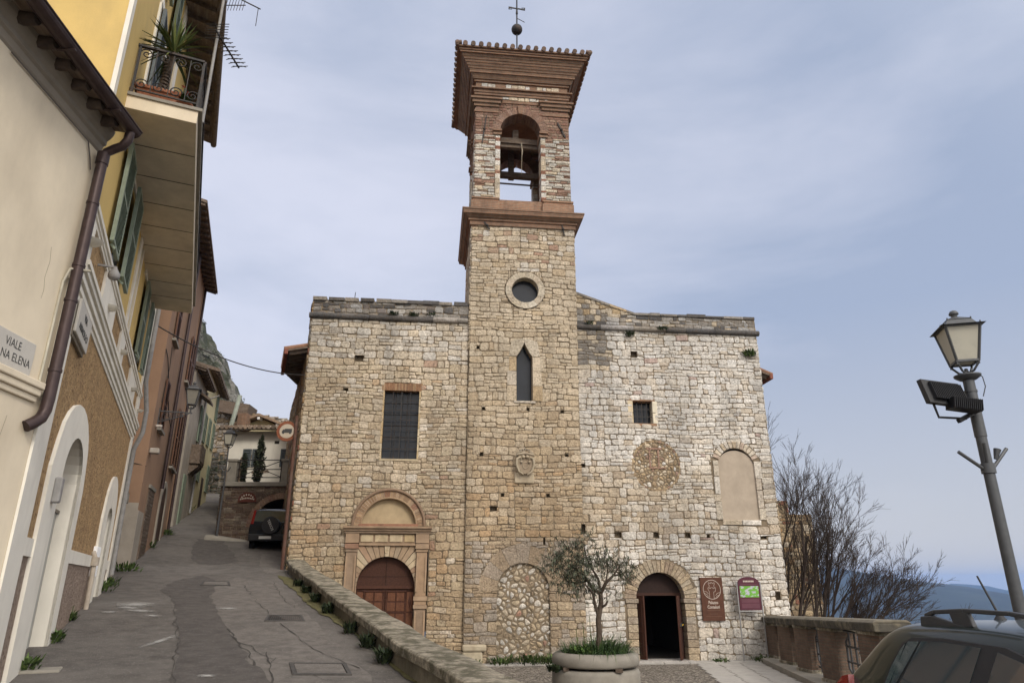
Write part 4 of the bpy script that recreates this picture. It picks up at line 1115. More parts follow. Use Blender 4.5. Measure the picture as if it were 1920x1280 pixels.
# lancet
la = MB(); zs = [7.53, 8.2, 8.6, 9.0] + [9.0 + .45 * i / 8 for i in range(1, 9)]
lp = [(-.82 + lancet_half(min(max(z, 7.54), 9.449)), z) for z in zs]; lpl = [(-.82 - (x + .82), z) for x, z in lp]
poly = lp[:1] + lp[1:] + lpl[::-1]
reveal(la, poly, TF - .03, TF + .32, 0, (.44, .35, .23))
for sx in (-1, 1):
    for z0, z1 in ((7.53, 8.02), (8.03, 8.5), (8.51, 8.98)):
        w = rng.uniform(.2, .34); c_ = pick(rng, [(CREAM, 2), (TAN, 1), ((.5, .42, .30), 2)])
        xa, xb = (-.82 - .262 - w, -.82 - .262) if sx < 0 else (-.82 + .262, -.82 + .262 + w)
        la.box(xa, xb, TF - .043, TF + .02, z0 + .006, z1 - .004, 0, c_)
pr = [(x + .005, z) for x, z in lp if z >= 9.0]
la.prism([pr[0], (-.82 + .5, 9.0), (-.82 + .42, 9.5), (-.815, 9.62)] + pr[::-1][:-1], TF - .045, TF + .02, 0, (.52, .44, .31))
la.prism([(-1.64 - x, z) for x, z in ([pr[0], (-.82 + .5, 9.0), (-.82 + .42, 9.5), (-.815, 9.62)] + pr[::-1][:-1])][::-1], TF - .043, TF + .02, 0, (.5, .42, .29))
la.box(-1.16, -.48, TF - .06, TF + .2, 7.46, 7.525, 0, (.5, .43, .32))
lw = la.build('lancet_window', [MATS['stone']], tower)
g_ = MB(); sheet(g_, poly, TF + .28); g_.build('pane', [MATS['glass_dark']], lw)
# bands round the tower
def ring(m, z0, z1, p, p1=None, mt=0, col=(1, 1, 1), x0=T0, x1=T1, yf=TF, yb=TB):
    p1 = p if p1 is None else p1
    m.hexa([(x0 - p, yf - p, z0), (x1 + p, yf - p, z0), (x1 + p, yb + p, z0), (x0 - p, yb + p, z0),
            (x0 - p1, yf - p1, z1), (x1 + p1, yf - p1, z1), (x1 + p1, yb + p1, z1), (x0 - p1, yb + p1, z1)], mt, col)
cn = MB()
ring(cn, 13.630, 13.790, .07); ring(cn, 13.787, 13.880, .12); ring(cn, 13.878, 13.960, .16, .26); ring(cn, 13.958, 14.100, .29, .32); ring(cn, 14.098, 14.150, .34); ring(cn, 14.148, 14.230, .30, .12)
cn.build('cornice', [MATS['brick_courses']], tower, bevel=.008)
# belfry: four walls with round arches
B0, B1, BF, BB = T0 + .06, T1 - .06, TF + .06, TB - .06
AX, AR, AS = -.905, .735, 17.58
ZB0, ZB1 = 14.76, 18.86
def pal_bel(u, z, g):
    if z > 17.75 or abs(u - AX) < .9 and z > 17.2: return pick(g, [(BRICK, 3), ((.35, .20, .125), 3)])
    return pick(g, [((.55, .495, .385), 7), (CREAM, 2), ((.31, .19, .125), 2)])
def in_bel(u, z):
    if abs(u - AX) < AR + .17 and z < AS: return False
    return math.hypot(u - AX, z - AS) > AR + .26 if z >= AS else True
def pal_brk(u, z, g): return pick(g, [((.28, .165, .108), 3), ((.25, .135, .088), 2), ((.34, .225, .15), 1)])
bel = MB()
SB = dict(cell=.06, coursed=.55, joint=.016, jit=.008, cham=.2, warp=.0)
def belfry_face(M, front):
    bel.M = M
    z_lo = ZB0
    masonry(bel, lambda u, z: in_bel(u, z) and z < 17.35 and (int((z - z_lo) / .06) % 8 not in (0, 4) or (math.sin(u * 9 + z * 5) > .3)), (B0, B1, ZB0, ZB1), pal_bel, rng, hs=((3, 5), (2, 1)), ws=(4, 8), prot=(.02, .035), **SB)
    masonry(bel, lambda u, z: in_bel(u, z) and not (z < 17.35 and (int((z - z_lo) / .06) % 8 not in (0, 4) or (math.sin(u * 9 + z * 5) > .3))), (B0, B1, ZB0, ZB1), pal_brk, rng, hs=((1, 1),), ws=(3, 5), prot=(.01, .022), **SB)
    # jamb pilasters of brick and stone, impost, arch ring
    for sx in (-1, 1):
        z = ZB0
        while z < AS - .22:
            st_ = rng.random() < .55; h = min(.2 if st_ else .07, AS - .2 - z)
            xa, xb = (AX - AR - .17, AX - AR) if sx < 0 else (AX + AR, AX + AR + .17)
            bel.box(xa, xb, -.02 + rng.uniform(-.008, .008), .55, z + .006, z + h - .003, 0, (pick(rng, [((.60, .55, .44), 2), (CREAM, 1)]) if st_ else pick(rng, [(BRICK, 1), ((.33, .18, .11), 1)]))); z += h
        xa, xb = (AX - AR - .24, AX - AR + .05) if sx < 0 else (AX + AR - .05, AX + AR + .24)
        for z0, z1, p in ((AS - .22, AS - .15, .05), (AS - .15, AS - .08, .02), (AS - .08, AS, .09)):
            bel.box(xa - (p if sx < 0 else 0) * .3, xb + (p if sx > 0 else 0) * .3, -p - .02, .58, z0 + .001, z1 - .001, 2)
    voussoirs(bel, AX, AS, AR, AR + .27, 40, -.03, .55, lambda g: pick(g, [((.28, .175, .115), 3), ((.24, .14, .092), 2), ((.34, .22, .15), 1)]), rng, gap=.5, jr=.003)
    bel.prism([(AX - .07, AS + AR - .01), (AX + .07, AS + AR - .01), (AX + .11, AS + AR + .34), (AX - .11, AS + AR + .34)], -.075, .3, 2)
    bel.M = None
Mf = Matrix.Translation((0, BF, 0))
belfry_face(Mf, True)
cx_, cy_ = (B0 + B1) / 2, (BF + BB) / 2
for q in (1, 2, 3):
    Mq = Matrix.Translation((cx_, cy_, 0)) @ Matrix.Rotation(R(90 * q), 4, 'Z') @ Matrix.Translation((-cx_, -cy_, 0)) @ Mf
    belfry_face(Mq, False)
# inner faces and ceiling
for q in range(4):
    bel.M = Matrix.Translation((cx_, cy_, 0)) @ Matrix.Rotation(R(90 * q), 4, 'Z') @ Matrix.Translation((-cx_, -cy_, 0)) @ Mf
    op = [(AX - AR, ZB0)] + arch_pts(AX, AS, AR, 180, 0, 18) + [(AX + AR, ZB0)]
    nn = len(op)
    # wall round the arch, inside face
    zt = 19.2
    xi0, xi1 = B0 + .5, B1 - .5
    top_ = [(xi0, z) for z in (ZB0,)] + [(xi0, zt), (xi1, zt), (xi1, ZB0)]
    for i in range(1, nn - 2):
        a, b = op[i], op[i + 1]
        bel.add([(a[0], .55, a[1]), (b[0], .55, b[1]), (b[0], .55, zt), (a[0], .55, zt)], [(0, 3, 2, 1)], 2)
    bel.add([(xi0, .55, ZB0), (AX - AR, .55, ZB0), (AX - AR, .55, zt), (xi0, .55, zt)], [(0, 3, 2, 1)], 2)
    bel.add([(AX + AR, .55, ZB0), (xi1, .55, ZB0), (xi1, .55, zt), (AX + AR, .55, zt)], [(0, 3, 2, 1)], 2)
    reveal(bel, op[::-1], .5, .56, 2)
bel.M = None
bel.add([(B0 + .3, BF + .3, 19.1), (B1 - .3, BF + .3, 19.1), (B1 - .3, BB - .3, 19.1), (B0 + .3, BB - .3, 18.9)], [(0, 3, 2, 1)], 2)
belfry = bel.build('belfry', [MATS['stone'], MATS['mortar'], MATS['brick_courses']], tower)
# parapets and plinths under the arches
pp = MB()
ring(pp, 14.20, 14.74, .0, None, 0, x0=B0 + .02, x1=B1 - .02, yf=BF + .02, yb=BB - .02)
for xa, xb in ((B0 - .1, AX - AR - .02), (AX + AR + .02, B1 + .1)):
    for ya, yb in ((BF - .1, BF + .72), (BB - .72, BB + .1)):
        pp.box(xa, xb, ya, yb, 14.20, 14.62, 0); pp.box(xa + .05, xb - .03, ya + .05, yb - .05, 14.618, 14.70, 0); pp.box(xa + .02, xb - .01, ya + .02, yb - .02, 14.698, 14.77, 0)
pp.build('belfry_parapet', [MATS['brick_pale']], tower, bevel=.006)
# upper entablature
en = MB()
for xa, xb in ((B0, AX - AR - .12), (AX + AR + .12, B1)):
    for ya, yb in ((BF, BF + .7), (BB - .7, BB)):
        for z0, z1, p in ((18.300, 18.380, .05), (18.380, 18.460, .02), (18.540, 18.660, .07), (18.660, 18.790, .13), (18.790, 18.870, .19)):
            en.box(xa - p, xb + p, ya - p, yb + p, z0 + .001, z1, 0)
ring(en, 18.740, 18.840, .05, x0=B0, x1=B1, yf=BF, yb=BB)
ring(en, 18.838, 19.040, .0, x0=B0, x1=B1, yf=BF, yb=BB, mt=0)
ring(en, 19.037, 19.140, .06, x0=B0, x1=B1, yf=BF, yb=BB); ring(en, 19.138, 19.260, .09, x0=B0, x1=B1, yf=BF, yb=BB); ring(en, 19.258, 19.310, .17, x0=B0, x1=B1, yf=BF, yb=BB)
ring(en, 19.307, 19.620, .01, x0=B0, x1=B1, yf=BF, yb=BB)
ring(en, 19.617, 19.700, .07, x0=B0, x1=B1, yf=BF, yb=BB); ring(en, 19.698, 19.860, .12, .22, x0=B0, x1=B1, yf=BF, yb=BB); ring(en, 19.858, 19.910, .26, x0=B0, x1=B1, yf=BF, yb=BB)
for i in range(6): ring(en, 19.907 + i * .085, 19.995 + i * .085, .25 + i * .058, .29 + i * .058, x0=B0, x1=B1, yf=BF, yb=BB)
ring(en, 20.416, 20.490, .64, x0=B0, x1=B1, yf=BF, yb=BB); ring(en, 20.488, 20.570, .68, x0=B0, x1=B1, yf=BF, yb=BB); ring(en, 20.568, 20.620, .75, x0=B0, x1=B1, yf=BF, yb=BB)
ent = en.build('cornice', [MATS['brick_courses']], tower)
fs_ = MB()                                                     # pale stones let into the friezes
for (za, zb_, runs) in ((18.87, 19.02, ((-1.75, .12),)), (19.35, 19.57, ((-2.35, -1.75), (-1.45, -.55), (-.3, .55)))):
    for xa, xb in runs:
        x = xa
        while x < xb - .1:
            w = min(rng.uniform(.14, .34), xb - x); d = rng.uniform(0, .05)
            fs_.box(x + .01, x + w - .01, BF - .035 - rng.uniform(0, .01), BF + .05, za + d, zb_ - rng.uniform(0, .04), 0, pick(rng, [((.60, .55, .44), 2), (CREAM, 1)])); x += w
fs_.split('frieze_panel', [MATS['stone']], tower, bevel=.012, gap=.1)
# tiled roof
rt = MB()
ex0, ex1, ey0, ey1, ez = B0 - .75, B1 + .75, BF - .75, BB + .75, 20.62
apx = ((ex0 + ex1) / 2, (ey0 + ey1) / 2, ez + .95)
rt.add([(ex0, ey0, ez + .001), (ex1, ey0, ez + .001), (ex1, ey1, ez + .001), (ex0, ey1, ez + .001), apx], [(0, 1, 4), (1, 2, 4), (2, 3, 4), (3, 0, 4)], 0, (.20, .12, .085))
kk = 17
for q in range(4):
    Mq = Matrix.Translation((apx[0], apx[1], 0)) @ Matrix.Rotation(R(90 * q), 4, 'Z') @ Matrix.Translation((-apx[0], -apx[1], 0))
    rt.M = Mq
    for i in range(kk + 1):
        x = ex0 + (ex1 - ex0) * i / kk
        ln = max(.15, min(1.2, min(x - ex0, ex1 - x) * .98))
        dz = ln * .95 / ((ex1 - ex0) / 2)
        c_ = mulc((.17, .115, .088), rng.uniform(.7, 1.25))
        rt.tube([(x, ey0 - .06, ez + .045), (x, ey0 + ln, ez + .045 + dz)], [.088, .078], 10, 0, c_)
    rt.M = None
rt.build('roof_tiles', [MATS['tile']], tower)
# bell beams, rope, tie bars, cross
bb = MB()
bb.bar((AX - AR - .1, BF + .75, 17.660), (AX + AR + .1, BF + .75, 17.620), .2, .22); bb.bar((AX - AR - .3, BF + .8, 17.490), (AX + AR + .3, BF + .8, 17.440), .16, .16)
bb.bar((AX - AR - .3, BB - .75, 17.440), (AX + AR + .3, BB - .75, 17.400), .2, .22); bb.bar((AX - .05, BB - .75, 17.260), (AX - .05, BB - .6, 18.960), .22, .2)
bb.bar((AX - .1, BF + .75, 17.760), (AX - .1, BF + .75, 18.110), .22, .2)
bb.bar((AX - AR - .3, BB - .55, 17.180), (AX + AR + .3, BB - .55, 17.140), .05, .05)
bb.split('bell_beam', [MATS['old_wood']], tower)
rp = MB(); rp.tube([(AX + .12, BF + .62, 17.52), (AX + .13, BF + .6, 17.2), (AX + .11, BF + .62, 16.2)], [.02, .014, .006], 6, 0, (.35, .3, .22))
rp.tube([(AX + .10, BF + .61, 17.45), (AX + .16, BF + .6, 17.2), (AX + .12, BF + .6, 16.9)], .012, 6, 0, (.4, .35, .27)); rp.build('rope', [MATS['trim_stone']], tower)
for (a, b, yo) in (((904, 268), (912, 217), -.16), ((1045, 230), (1060, 258), -.16), ((908, 416), (918, 430), -.4), ((1053, 420), (1058, 441), -.4)):
    tb = MB(); y_ = BF - .05 if yo > -.3 else TF - .08
    xa, za = CH(*a, y_); xb, zb_ = CH(*b, y_)
    tb.bar((xa, y_, za), (xb, y_, zb_), .035, .05); tb.ball(((xa + xb) / 2, y_ - .02, (za + zb_) / 2), .05, n=8, m=6)
    tb.build('tie_bar', [MATS['iron']], tower)
hz_c = apx[2] + 3.8; fc = MB(); fx, fy, fz = apx[0] + .02, apx[1] - .0, apx[2]
fc.tube([(fx, fy, fz - .1), (fx, fy, hz_c)], .03, 8); fc.ball((fx, fy, fz + 2.25), .23, n=18, m=12)
hz = fz + 3.36
fc.bar((fx - .33, fy, hz + .03), (fx + .33, fy, hz - .03), .03, .05); fc.bar((fx, fy, hz - .3), (fx, fy, hz + .5), .05, .03)
for sx in (-1, 1): fc.bar((fx + sx * .33, fy, hz - .06), (fx + sx * .33, fy, hz + .06), .04); fc.bar((fx + sx * .2, fy, hz - .05), (fx + sx * .33, fy, hz - .06), .02); fc.bar((fx + sx * .2, fy, hz + .05), (fx + sx * .33, fy, hz + .06), .02)
fc.lathe([(.05, -.28), (.035, -.1), (.04, .0)], 8, (fx, fy, hz)); fc.bar((fx, fy, fz + 2.85), (fx + .32, fy - .05, fz + 2.62), .02)
fc.build('finial_cross', [MATS['iron']], tower)
# lightning rod on the left parapet
lr = MB(); lx, lz = CH(662, 562); lr.tube([(lx, .3, 10.7), (lx + .02, .3, 11.15)], .012, 6); lr.build('lightning_rod', [MATS['iron']], church)
# downpipe of the church flank
dp = MB(); dp.tube([(-7.72, -.02, 1.9), (-7.75, -.01, 6.9)], .05, 8, 0, (.10, .05, .035)); dp.build('downpipe', [MATS['tile']], church)
# ================================================================== HOUSES UP THE STREET (left)
mat('plaster_cream', (.71, .615, .465), .92, .05, 2, .12, 60, stain=.55, stain_col=(.40, .33, .24), stain_map=(1, 1, .45), stain_s=1.4, lo=.42, hi=.75)
mat('plaster_white', (.76, .72, .63), .92, .06, 3, .2, 50, stain=.3, stain_col=(.38, .34, .28), stain_map=(1, 1, .4), stain_s=1.8)
mat('stucco_ochre', (.57, .375, .19), .97, .25, 5, 1.0, 13, stain=.35, stain_col=(.26, .155, .075), stain_map=(1, 1, .5), stain_s=1.2, bdist=.12, speck=((.19, .10, .045), 20, .55, .64))
mat('stucco_pink', (.47, .36, .285), .97, .2, 8, 1.0, 18, stain=.4, stain_col=(.22, .165, .13), stain_map=(1, 1, .5), stain_s=1.5, bdist=.12, speck=((.22, .155, .12), 22, .55, .65))
mat('plaster_yellow', (.60, .43, .16), .92, .07, 2, .15, 50, stain=.5, stain_col=(.34, .25, .12), stain_map=(1, 1, .5), stain_s=1.3, lo=.52, hi=.75)
mat('plaster_terracotta', (.305, .19, .122), .94, .10, 1.2, .2, 40, stain=.55, stain_col=(.21, .135, .09), stain_map=(1, 1, .35), stain_s=.9, lo=.44, hi=.68)
mat('plaster_grey', (.33, .29, .24), .94, .15, 2, .3, 40, stain=.6, stain_col=(.17, .145, .12), stain_map=(1, 1, .3), stain_s=1.2)
mat('plaster_pale_yellow', (.55, .48, .29), .93, .08, 2, .2, 40, stain=.45, stain_col=(.36, .31, .2), stain_map=(1, 1, .3), stain_s=1.0)
mat('slab_soffit', (.54, .475, .37), .93, .14, 3, .3, 40, stain=.5, stain_col=(.36, .305, .23), stain_map=(1, 1, 1), stain_s=1.6)
mat('shutter_green', (.20, .24, .18), .6, .15, 14, .2, 50, stain=.3, stain_col=(.16, .17, .13), stain_map=(1, 1, .3), stain_s=3)
mat('shutter_brown', (.12, .055, .03), .6, .2, 14, .2, 50)
mat('shutter_grey', (.10, .115, .12), .6, .2, 14, .2, 50)
mat('copper_pipe', (.055, .036, .034), .42, .25, 9, .15, 60, metal=.35, stain=.3, stain_col=(.10, .075, .07), stain_map=(1, 1, .3), stain_s=4)
mat('grey_pipe', (.27, .26, .25), .6, .2, 9, .2, 50, stain=.4, stain_col=(.14, .12, .1), stain_map=(1, 1, .3), stain_s=4)
mat('marble', (.50, .47, .42), .7, .1, 4, .15, 50, stain=.3, stain_col=(.35, .32, .28), stain_map=(1, 1, .5), stain_s=2)
mat('ink', (.055, .055, .055), .8, .1, 9, 0)
mat('door_grey', (.37, .36, .32), .7, .06, 2, .1, 40, stain=.25, stain_col=(.28, .26, .23), stain_map=(1, 1, .3), stain_s=2)
mat('eave_cornice', (.27, .235, .19), .93, .14, 3, .3, 40, stain=.5, stain_col=(.17, .145, .115), stain_map=(.4, 1, 1), stain_s=2)
mat('transom', (.16, .135, .105), .8, .1, 4, .1, 40)
mat('terracotta_pot', (.30, .115, .06), .85, .15, 9, .3, 50, stain=.35, stain_col=(.35, .25, .19), stain_map=(1, 1, 1), stain_s=5)

def wall_holes(m, x0, x1, z0, z1, holes_, y=0.0, mt=0):
    xs = sorted({x0, x1, *[h[0] for h in holes_], *[h[1] for h in holes_]})
    for a, b in zip(xs, xs[1:]):
        segs = [(z0, z1)]
        for h in holes_:
            if h[0] < (a + b) / 2 < h[1]:
                segs = [q for s0, s1 in segs for q in ((s0, min(s1, h[2])), (max(s0, h[3]), s1)) if q[1] - q[0] > 1e-4]
        for s0, s1 in segs: m.add([(a, y, s0), (b, y, s0), (b, y, s1), (a, y, s1)], [(0, 1, 2, 3)], mt)
def strips(m, inner, outer, y0, y1, mt=0, col=(1, 1, 1)):
    for i in range(len(inner) - 1):
        m.prism([inner[i], inner[i + 1], outer[i + 1], outer[i]], y0, y1, mt, col)
def louvre(m, x0, x1, z0, z1, y, th=.045, mt=0, pitch=.055):
    f = .055
    m.box(x0, x0 + f, y - th, y, z0, z1, mt); m.box(x1 - f, x1, y - th, y, z0, z1, mt)
    for zz in (z0, (z0 + z1) / 2 - f / 2, z1 - f): m.box(x0 + f, x1 - f, y - th, y, zz, zz + f, mt)
    m.box(x0 + f, x1 - f, y - .006, y - .002, z0 + f, z1 - f, mt)
    z = z0 + f
    while z < z1 - f - .03:
        m.hexa([(x0 + f, y - th + .004, z), (x1 - f, y - th + .004, z), (x1 - f, y - .008, z + .03), (x0 + f, y - .008, z + .03),
                (x0 + f, y - th + .004, z + .012), (x1 - f, y - th + .004, z + .012), (x1 - f, y - .008, z + .042), (x0 + f, y - .008, z + .042)], mt)
        z += pitch
# ---------------- cream house, nearest, cut by the frame
cr = thing('house', 'cream plastered house with brown gutter and street name plaque, nearest on the street', 'house', CR.loc, CR.deg)
m = MB()
m.add([(-9, 0, 0), (0, 0, 0), (0, 0, 6.95), (-9, 0, 6.95)], [(0, 1, 2, 3)])
m.add([(0, 0, 0), (0, 4.0, 0), (0, 4.0, 6.95), (0, 0, 6.95)], [(0, 1, 2, 3)])
m.add([(-9, 5, 0), (-9, 0, 0), (-9, 0, 6.95), (-9, 5, 6.95)], [(0, 1, 2, 3)])
m.build('wall', [MATS['plaster_cream']], cr)
m = MB()
m.box(-9, -.10, -.075, .0, 3.93, 4.0); m.box(-9, -.11, -.055, .0, 3.86, 3.93); m.box(-9, -.12, -.03, .0, 3.80, 3.86)
m.build('string_course', [MATS['plaster_cream']], cr, bevel=.012)
m = MB()                                                       # coved cornice under the eave
prof_c = [(0, 6.74), (-.02, 6.76), (-.03, 6.83), (-.06, 6.85), (-.06, 6.90), (-.09, 6.93), (-.12, 6.98), (-.13, 7.03)]
for (y0, z0), (y1, z1) in zip(prof_c, prof_c[1:]): m.add([(-9, y0, z0), (.02, y0, z0), (.02, y1, z1), (-9, y1, z1)], [(0, 1, 2, 3)])
m.add([(.02, y, z) for y, z in prof_c] + [(.02, 0, 7.03)], [tuple(range(len(prof_c), -1, -1))])
m.build('cornice', [MATS['eave_cornice']], cr)
m = MB()
m.hexa([(-9, .3, 7.02), (.02, .3, 7.09), (.02, -.27, 7.03), (-9, -.27, 7.03), (-9, .3, 7.13), (.02, .3, 7.13), (.02, -.27, 7.07), (-9, -.27, 7.07)], 0)
m.hexa([(-9, 4, 8.2), (.02, 4, 8.2), (.02, -.29, 7.09), (-9, -.29, 7.09), (-9, 4, 8.27), (.02, 4, 8.27), (.02, -.29, 7.15), (-9, -.29, 7.15)], 0)
rfo = m.build('roof', [MATS['old_wood']], cr)
m = MB()
for i in range(20):                                            # scalloped rafter tails of tile
    x = -.22 - i * .30
    m.tube([(x, -.02, 7.02), (x, -.15, 7.01), (x, -.26, 7.0)], [.075, .07, .055], 8, 0, mulc((.075, .055, .045), rng.uniform(.7, 1.2)))
m.split('rafter', [MATS['tile']], rfo)
m = MB()
g_pts = [(-.34 + .08 * math.cos(R(a)), 7.04 + .08 * math.sin(R(a))) for a in range(180, 361, 20)]
for (y0, z0), (y1, z1) in zip(g_pts, g_pts[1:]): m.add([(-9, y0, z0), (.03, y0, z0), (.03, y1, z1), (-9, y1, z1)], [(0, 1, 2, 3)])
m.add([(.03, y, z) for y, z in g_pts], [tuple(range(len(g_pts)))])
m.tube([(-9, g_pts[0][0], g_pts[0][1]), (.03, g_pts[0][0], g_pts[0][1])], .012, 6); m.tube([(-9, g_pts[-1][0], g_pts[-1][1]), (.03, g_pts[-1][0], g_pts[-1][1])], .012, 6)
for i in range(9): m.box(-.5 - i * .9, -.47 - i * .9, -.43, -.25, 6.95, 6.965)
m.build('gutter', [MATS['copper_pipe']], cr)
m = MB()
m.tube([(-.06, -.34, 6.98), (-.06, -.33, 6.87), (-.05, -.28, 6.80), (-.04, -.2, 6.77), (-.04, -.12, 6.72), (-.04, -.09, 6.64), (-.04, -.09, 6.4)], .05, 12)
m.tube([(-.04, -.09, 6.68), (-.04, -.09, 3.86), (-.045, -.085, 3.74), (-.07, -.075, 3.66), (-.14, -.06, 3.60), (-.20, -.03, 3.55)], .057, 14)
m.tube([(-.04, -.09, 6.56), (-.04, -.09, 6.70)], .066, 14)
for z in (4.14, 4.9, 5.3, 6.05): m.tube([(-.04, -.09, z), (-.04, -.09, z + .03)], .064, 14)
m.build('downpipe', [MATS['copper_pipe']], cr)
m = MB()
m.tube([(-.12, -.012, 4.02), (-.115, -.014, 5.1), (-.10, -.05, 5.25), (.02, -.19, 5.28)], .014, 6, 0, (.5, .47, .38))
m.tube([(-1.6, -.02, 6.72), (-.25, -.02, 6.72), (-.16, -.02, 6.58), (-.10, -.02, 6.45)], .008, 6, 0, (.12, .1, .09))
m.split('wall_cable', [MATS['trim_stone']], cr)
m = MB()
for pts_ in ([(-.40, 5.35), (-.37, 5.2), (-.39, 5.02), (-.36, 4.9), (-.37, 4.8)], [(-.45, 3.6), (-.5, 3.3), (-.44, 3.0), (-.48, 2.7)]): m.tube([(x, -.001, z) for x, z in pts_], [.0015, .002, .0015, .002, .001][:len(pts_)], 4, 0, (.22, .18, .13))
m.split('plaster_crack', [MATS['trim_stone']], cr)
pl_ = thing('street_plaque', 'pale marble street name plaque reading VIALE on the cream house', 'sign', CR.world(-.62, 0, 4.17), CR.deg)
m = MB(); m.box(-.85, .32, -.022, 0, -.155, .165); m.build('plate', [MATS['marble']], pl_, bevel=.004)
text_obj('lettering', 'VIALE', .115, MATS['ink'], pl_, (-.01, -.024, .068), (R(90), 0, 0), ext=.001, xs=.82, off=-.001)
text_obj('lettering', 'NA ELENA', .115, MATS['ink'], pl_, (.285, -.024, -.055), (R(90), 0, 0), align='RIGHT', ext=.001, xs=.82, off=-.001)

# ---------------- yellow house with ochre ground floor and balcony
YX0, YX1 = 7.36, 17.2
ye = thing('house', 'yellow house with rough ochre ground floor, green shutters and a deep balcony', 'house', YE.loc, YE.deg)
D1 = (9.15, 10.62, 3.92); D2 = (14.8, 15.6, 3.5)
m = MB()
wall_holes(m, YX0 + .6, 16.85, 2.56, 5.2, [(D1[0], D1[1], 0, D1[2]), (D2[0], D2[1], 0, D2[2])], 0, 0)
wall_holes(m, YX0 + .6, 16.85, 0, 2.42, [(D1[0], D1[1], 0, D1[2]), (D2[0], D2[1], 0, D2[2])], 0, 1)
m.add([(YX0, 0, 5.2), (YX1, 0, 5.2), (YX1, 0, 6.22), (YX0, 0, 6.22)], [(0, 1, 2, 3)], 0)
m.add([(YX0, 0, 6.2), (YX1, 0, 6.2), (YX1, 0, 13.3), (YX0, 0, 13.3)], [(0, 1, 2, 3)], 2)
m.add([(YX0, 8, 0), (YX0, 0, 0), (YX0, 0, 13.3), (YX0, 8, 13.3)], [(0, 1, 2, 3)], 2)
m.add([(YX1, 0, 0), (YX1, 8, 0), (YX1, 8, 13.3), (YX1, 0, 13.3)], [(0, 1, 2, 3)], 2)
m.build('wall', [MATS['stucco_ochre'], MATS['stucco_pink'], MATS['plaster_yellow']], ye)
m = MB()
m.box(YX0 - .02, YX0 + .62, -.025, .0, .5, 5.2); m.box(16.83, YX1 + .01, -.03, .0, .5, 13.2)
for xa, xb in ((YX0 + .62, 8.45), (10.98, 14.2), (16.1, 16.83)): m.box(xa, xb, -.022, .0, 2.40, 2.58)
m.box(YX0 - .015, YX0 + .14, -.02, .0, 6.9, 13.2); m.box(YX0 - .02, YX0, -.02, .03, 6.9, 13.2)
for z0, z1, p in ((5.18, 5.24, .03), (5.24, 5.30, .07), (5.30, 5.335, .05), (5.335, 5.40, .11), (5.40, 5.435, .09), (5.435, 5.50, .15), (5.50, 5.56, .19), (5.56, 5.60, .10)): m.box(YX0 + .30, YX1 + .02, -p * .55, .0, z0, z1 - .002)
for z0, z1, p in ((6.12, 6.17, .05), (6.17, 6.22, .08), (6.22, 6.28, .12), (6.28, 6.31, .06)): m.box(YX0 + .30, YX1 + .02, -p * .55, .0, z0, z1 - .002)
for xa, xb in ((YX0 + .3, 8.0), (9.35, 10.75), (11.9, 12.6), (14.2, 15.6), (16.6, YX1)):
    m.box(xa, xb, -.035, .0, 5.60, 6.12); m.lathe([(.0, -.04), (.10, -.04), (.14, .0)], 12, ((xa + xb) / 2, -.03, 5.86), 0)
m.box(12.2, 12.45, -.03, .0, 6.31, 8.0); m.box(12.75, 12.85, -.03, .0, 6.31, 8.0)
m.box(8.6, 11.0, -.03, .0, 7.92, 8.05); m.box(13.7, 16.0, -.03, .0, 7.92, 8.05)
m.split('trim', [MATS['plaster_white']], ye)
def big_surround(x0, x1, zt, ox0, ox1, ozt, z0, spring, name):
    m = MB(); cx = (x0 + x1) / 2; r_ = (x1 - x0) / 2
    inner = [(x1, z0)] + [(cx + r_ * math.cos(R(a)), spring + (zt - spring) * math.sin(R(a))) for a in range(0, 181, 15)] + [(x0, z0)]
    ocx = (ox0 + ox1) / 2; orr = (ox1 - ox0) / 2
    outer = [(ox1, z0)]
    for a in range(0, 181, 15):
        k = 1.0 if a in (0, 180) else .93
        outer.append((ocx + orr * k * math.cos(R(a)) * (1 if 40 < a < 140 else 1.02), spring - .05 + (ozt - spring + .05) * math.sin(R(a)) ** .8))
    outer.append((ox0, z0))
    strips(m, inner, outer, -.04, 0.0)
    reveal(m, inner, -.04, .26)
    return m.build(name, [MATS['plaster_white']], ye)
s1 = big_surround(9.15, 10.62, 3.92, 8.42, 11.0, 4.3, .4, 3.42, 'door_surround')
m = MB(); m.box(9.1, 10.7, .16, .25, .4, 3.05); m.box(9.87, 9.885, .156, .16, 1.3, 3.0, 1)
m.build('door', [MATS['door_grey'], MATS['ink']], s1)
m = MB(); m.box(9.1, 10.7, .20, .26, 3.05, 4.0); m.box(9.15, 10.62, .13, .2, 3.02, 3.06); m.build('transom', [MATS['transom']], s1)
s2 = big_surround(14.8, 15.6, 3.52, 14.15, 16.2, 4.12, 1.0, 3.3, 'door_surround')
m = MB(); m.box(14.75, 15.65, .30, .36, 1.0, 3.6); m.build('door', [MATS['door_grey']], s2)
m = MB(); m.box(8.72, 8.86, -.12, -.04, 3.0, 3.28); m.build('meter_box', [MATS['grey_pipe']], ye, bevel=.015)
m = MB(); m.box(9.0, 10.75, -.42, .42, .9, 1.24); m.build('doorstep', [MATS['concrete']], ye, bevel=.02)
m = MB()
m.box(13.95, 14.5, -.06, -.0, 2.25, 2.75); m.build('notice_board', [MATS['trim_stone']], ye)
for i, (xa, xb) in enumerate(((8.88, 9.58), (10.12, 10.84), (13.98, 14.62), (15.2, 15.78))):
    m = MB(); louvre(m, xa, xb, 6.38, 7.88, -.05 - .03 * (i % 2), .05); m.bar((xa + .1, -.06, 6.36), (xa + .1, -.12, 6.30), .03); m.build('shutter', [MATS['shutter_green']], ye)
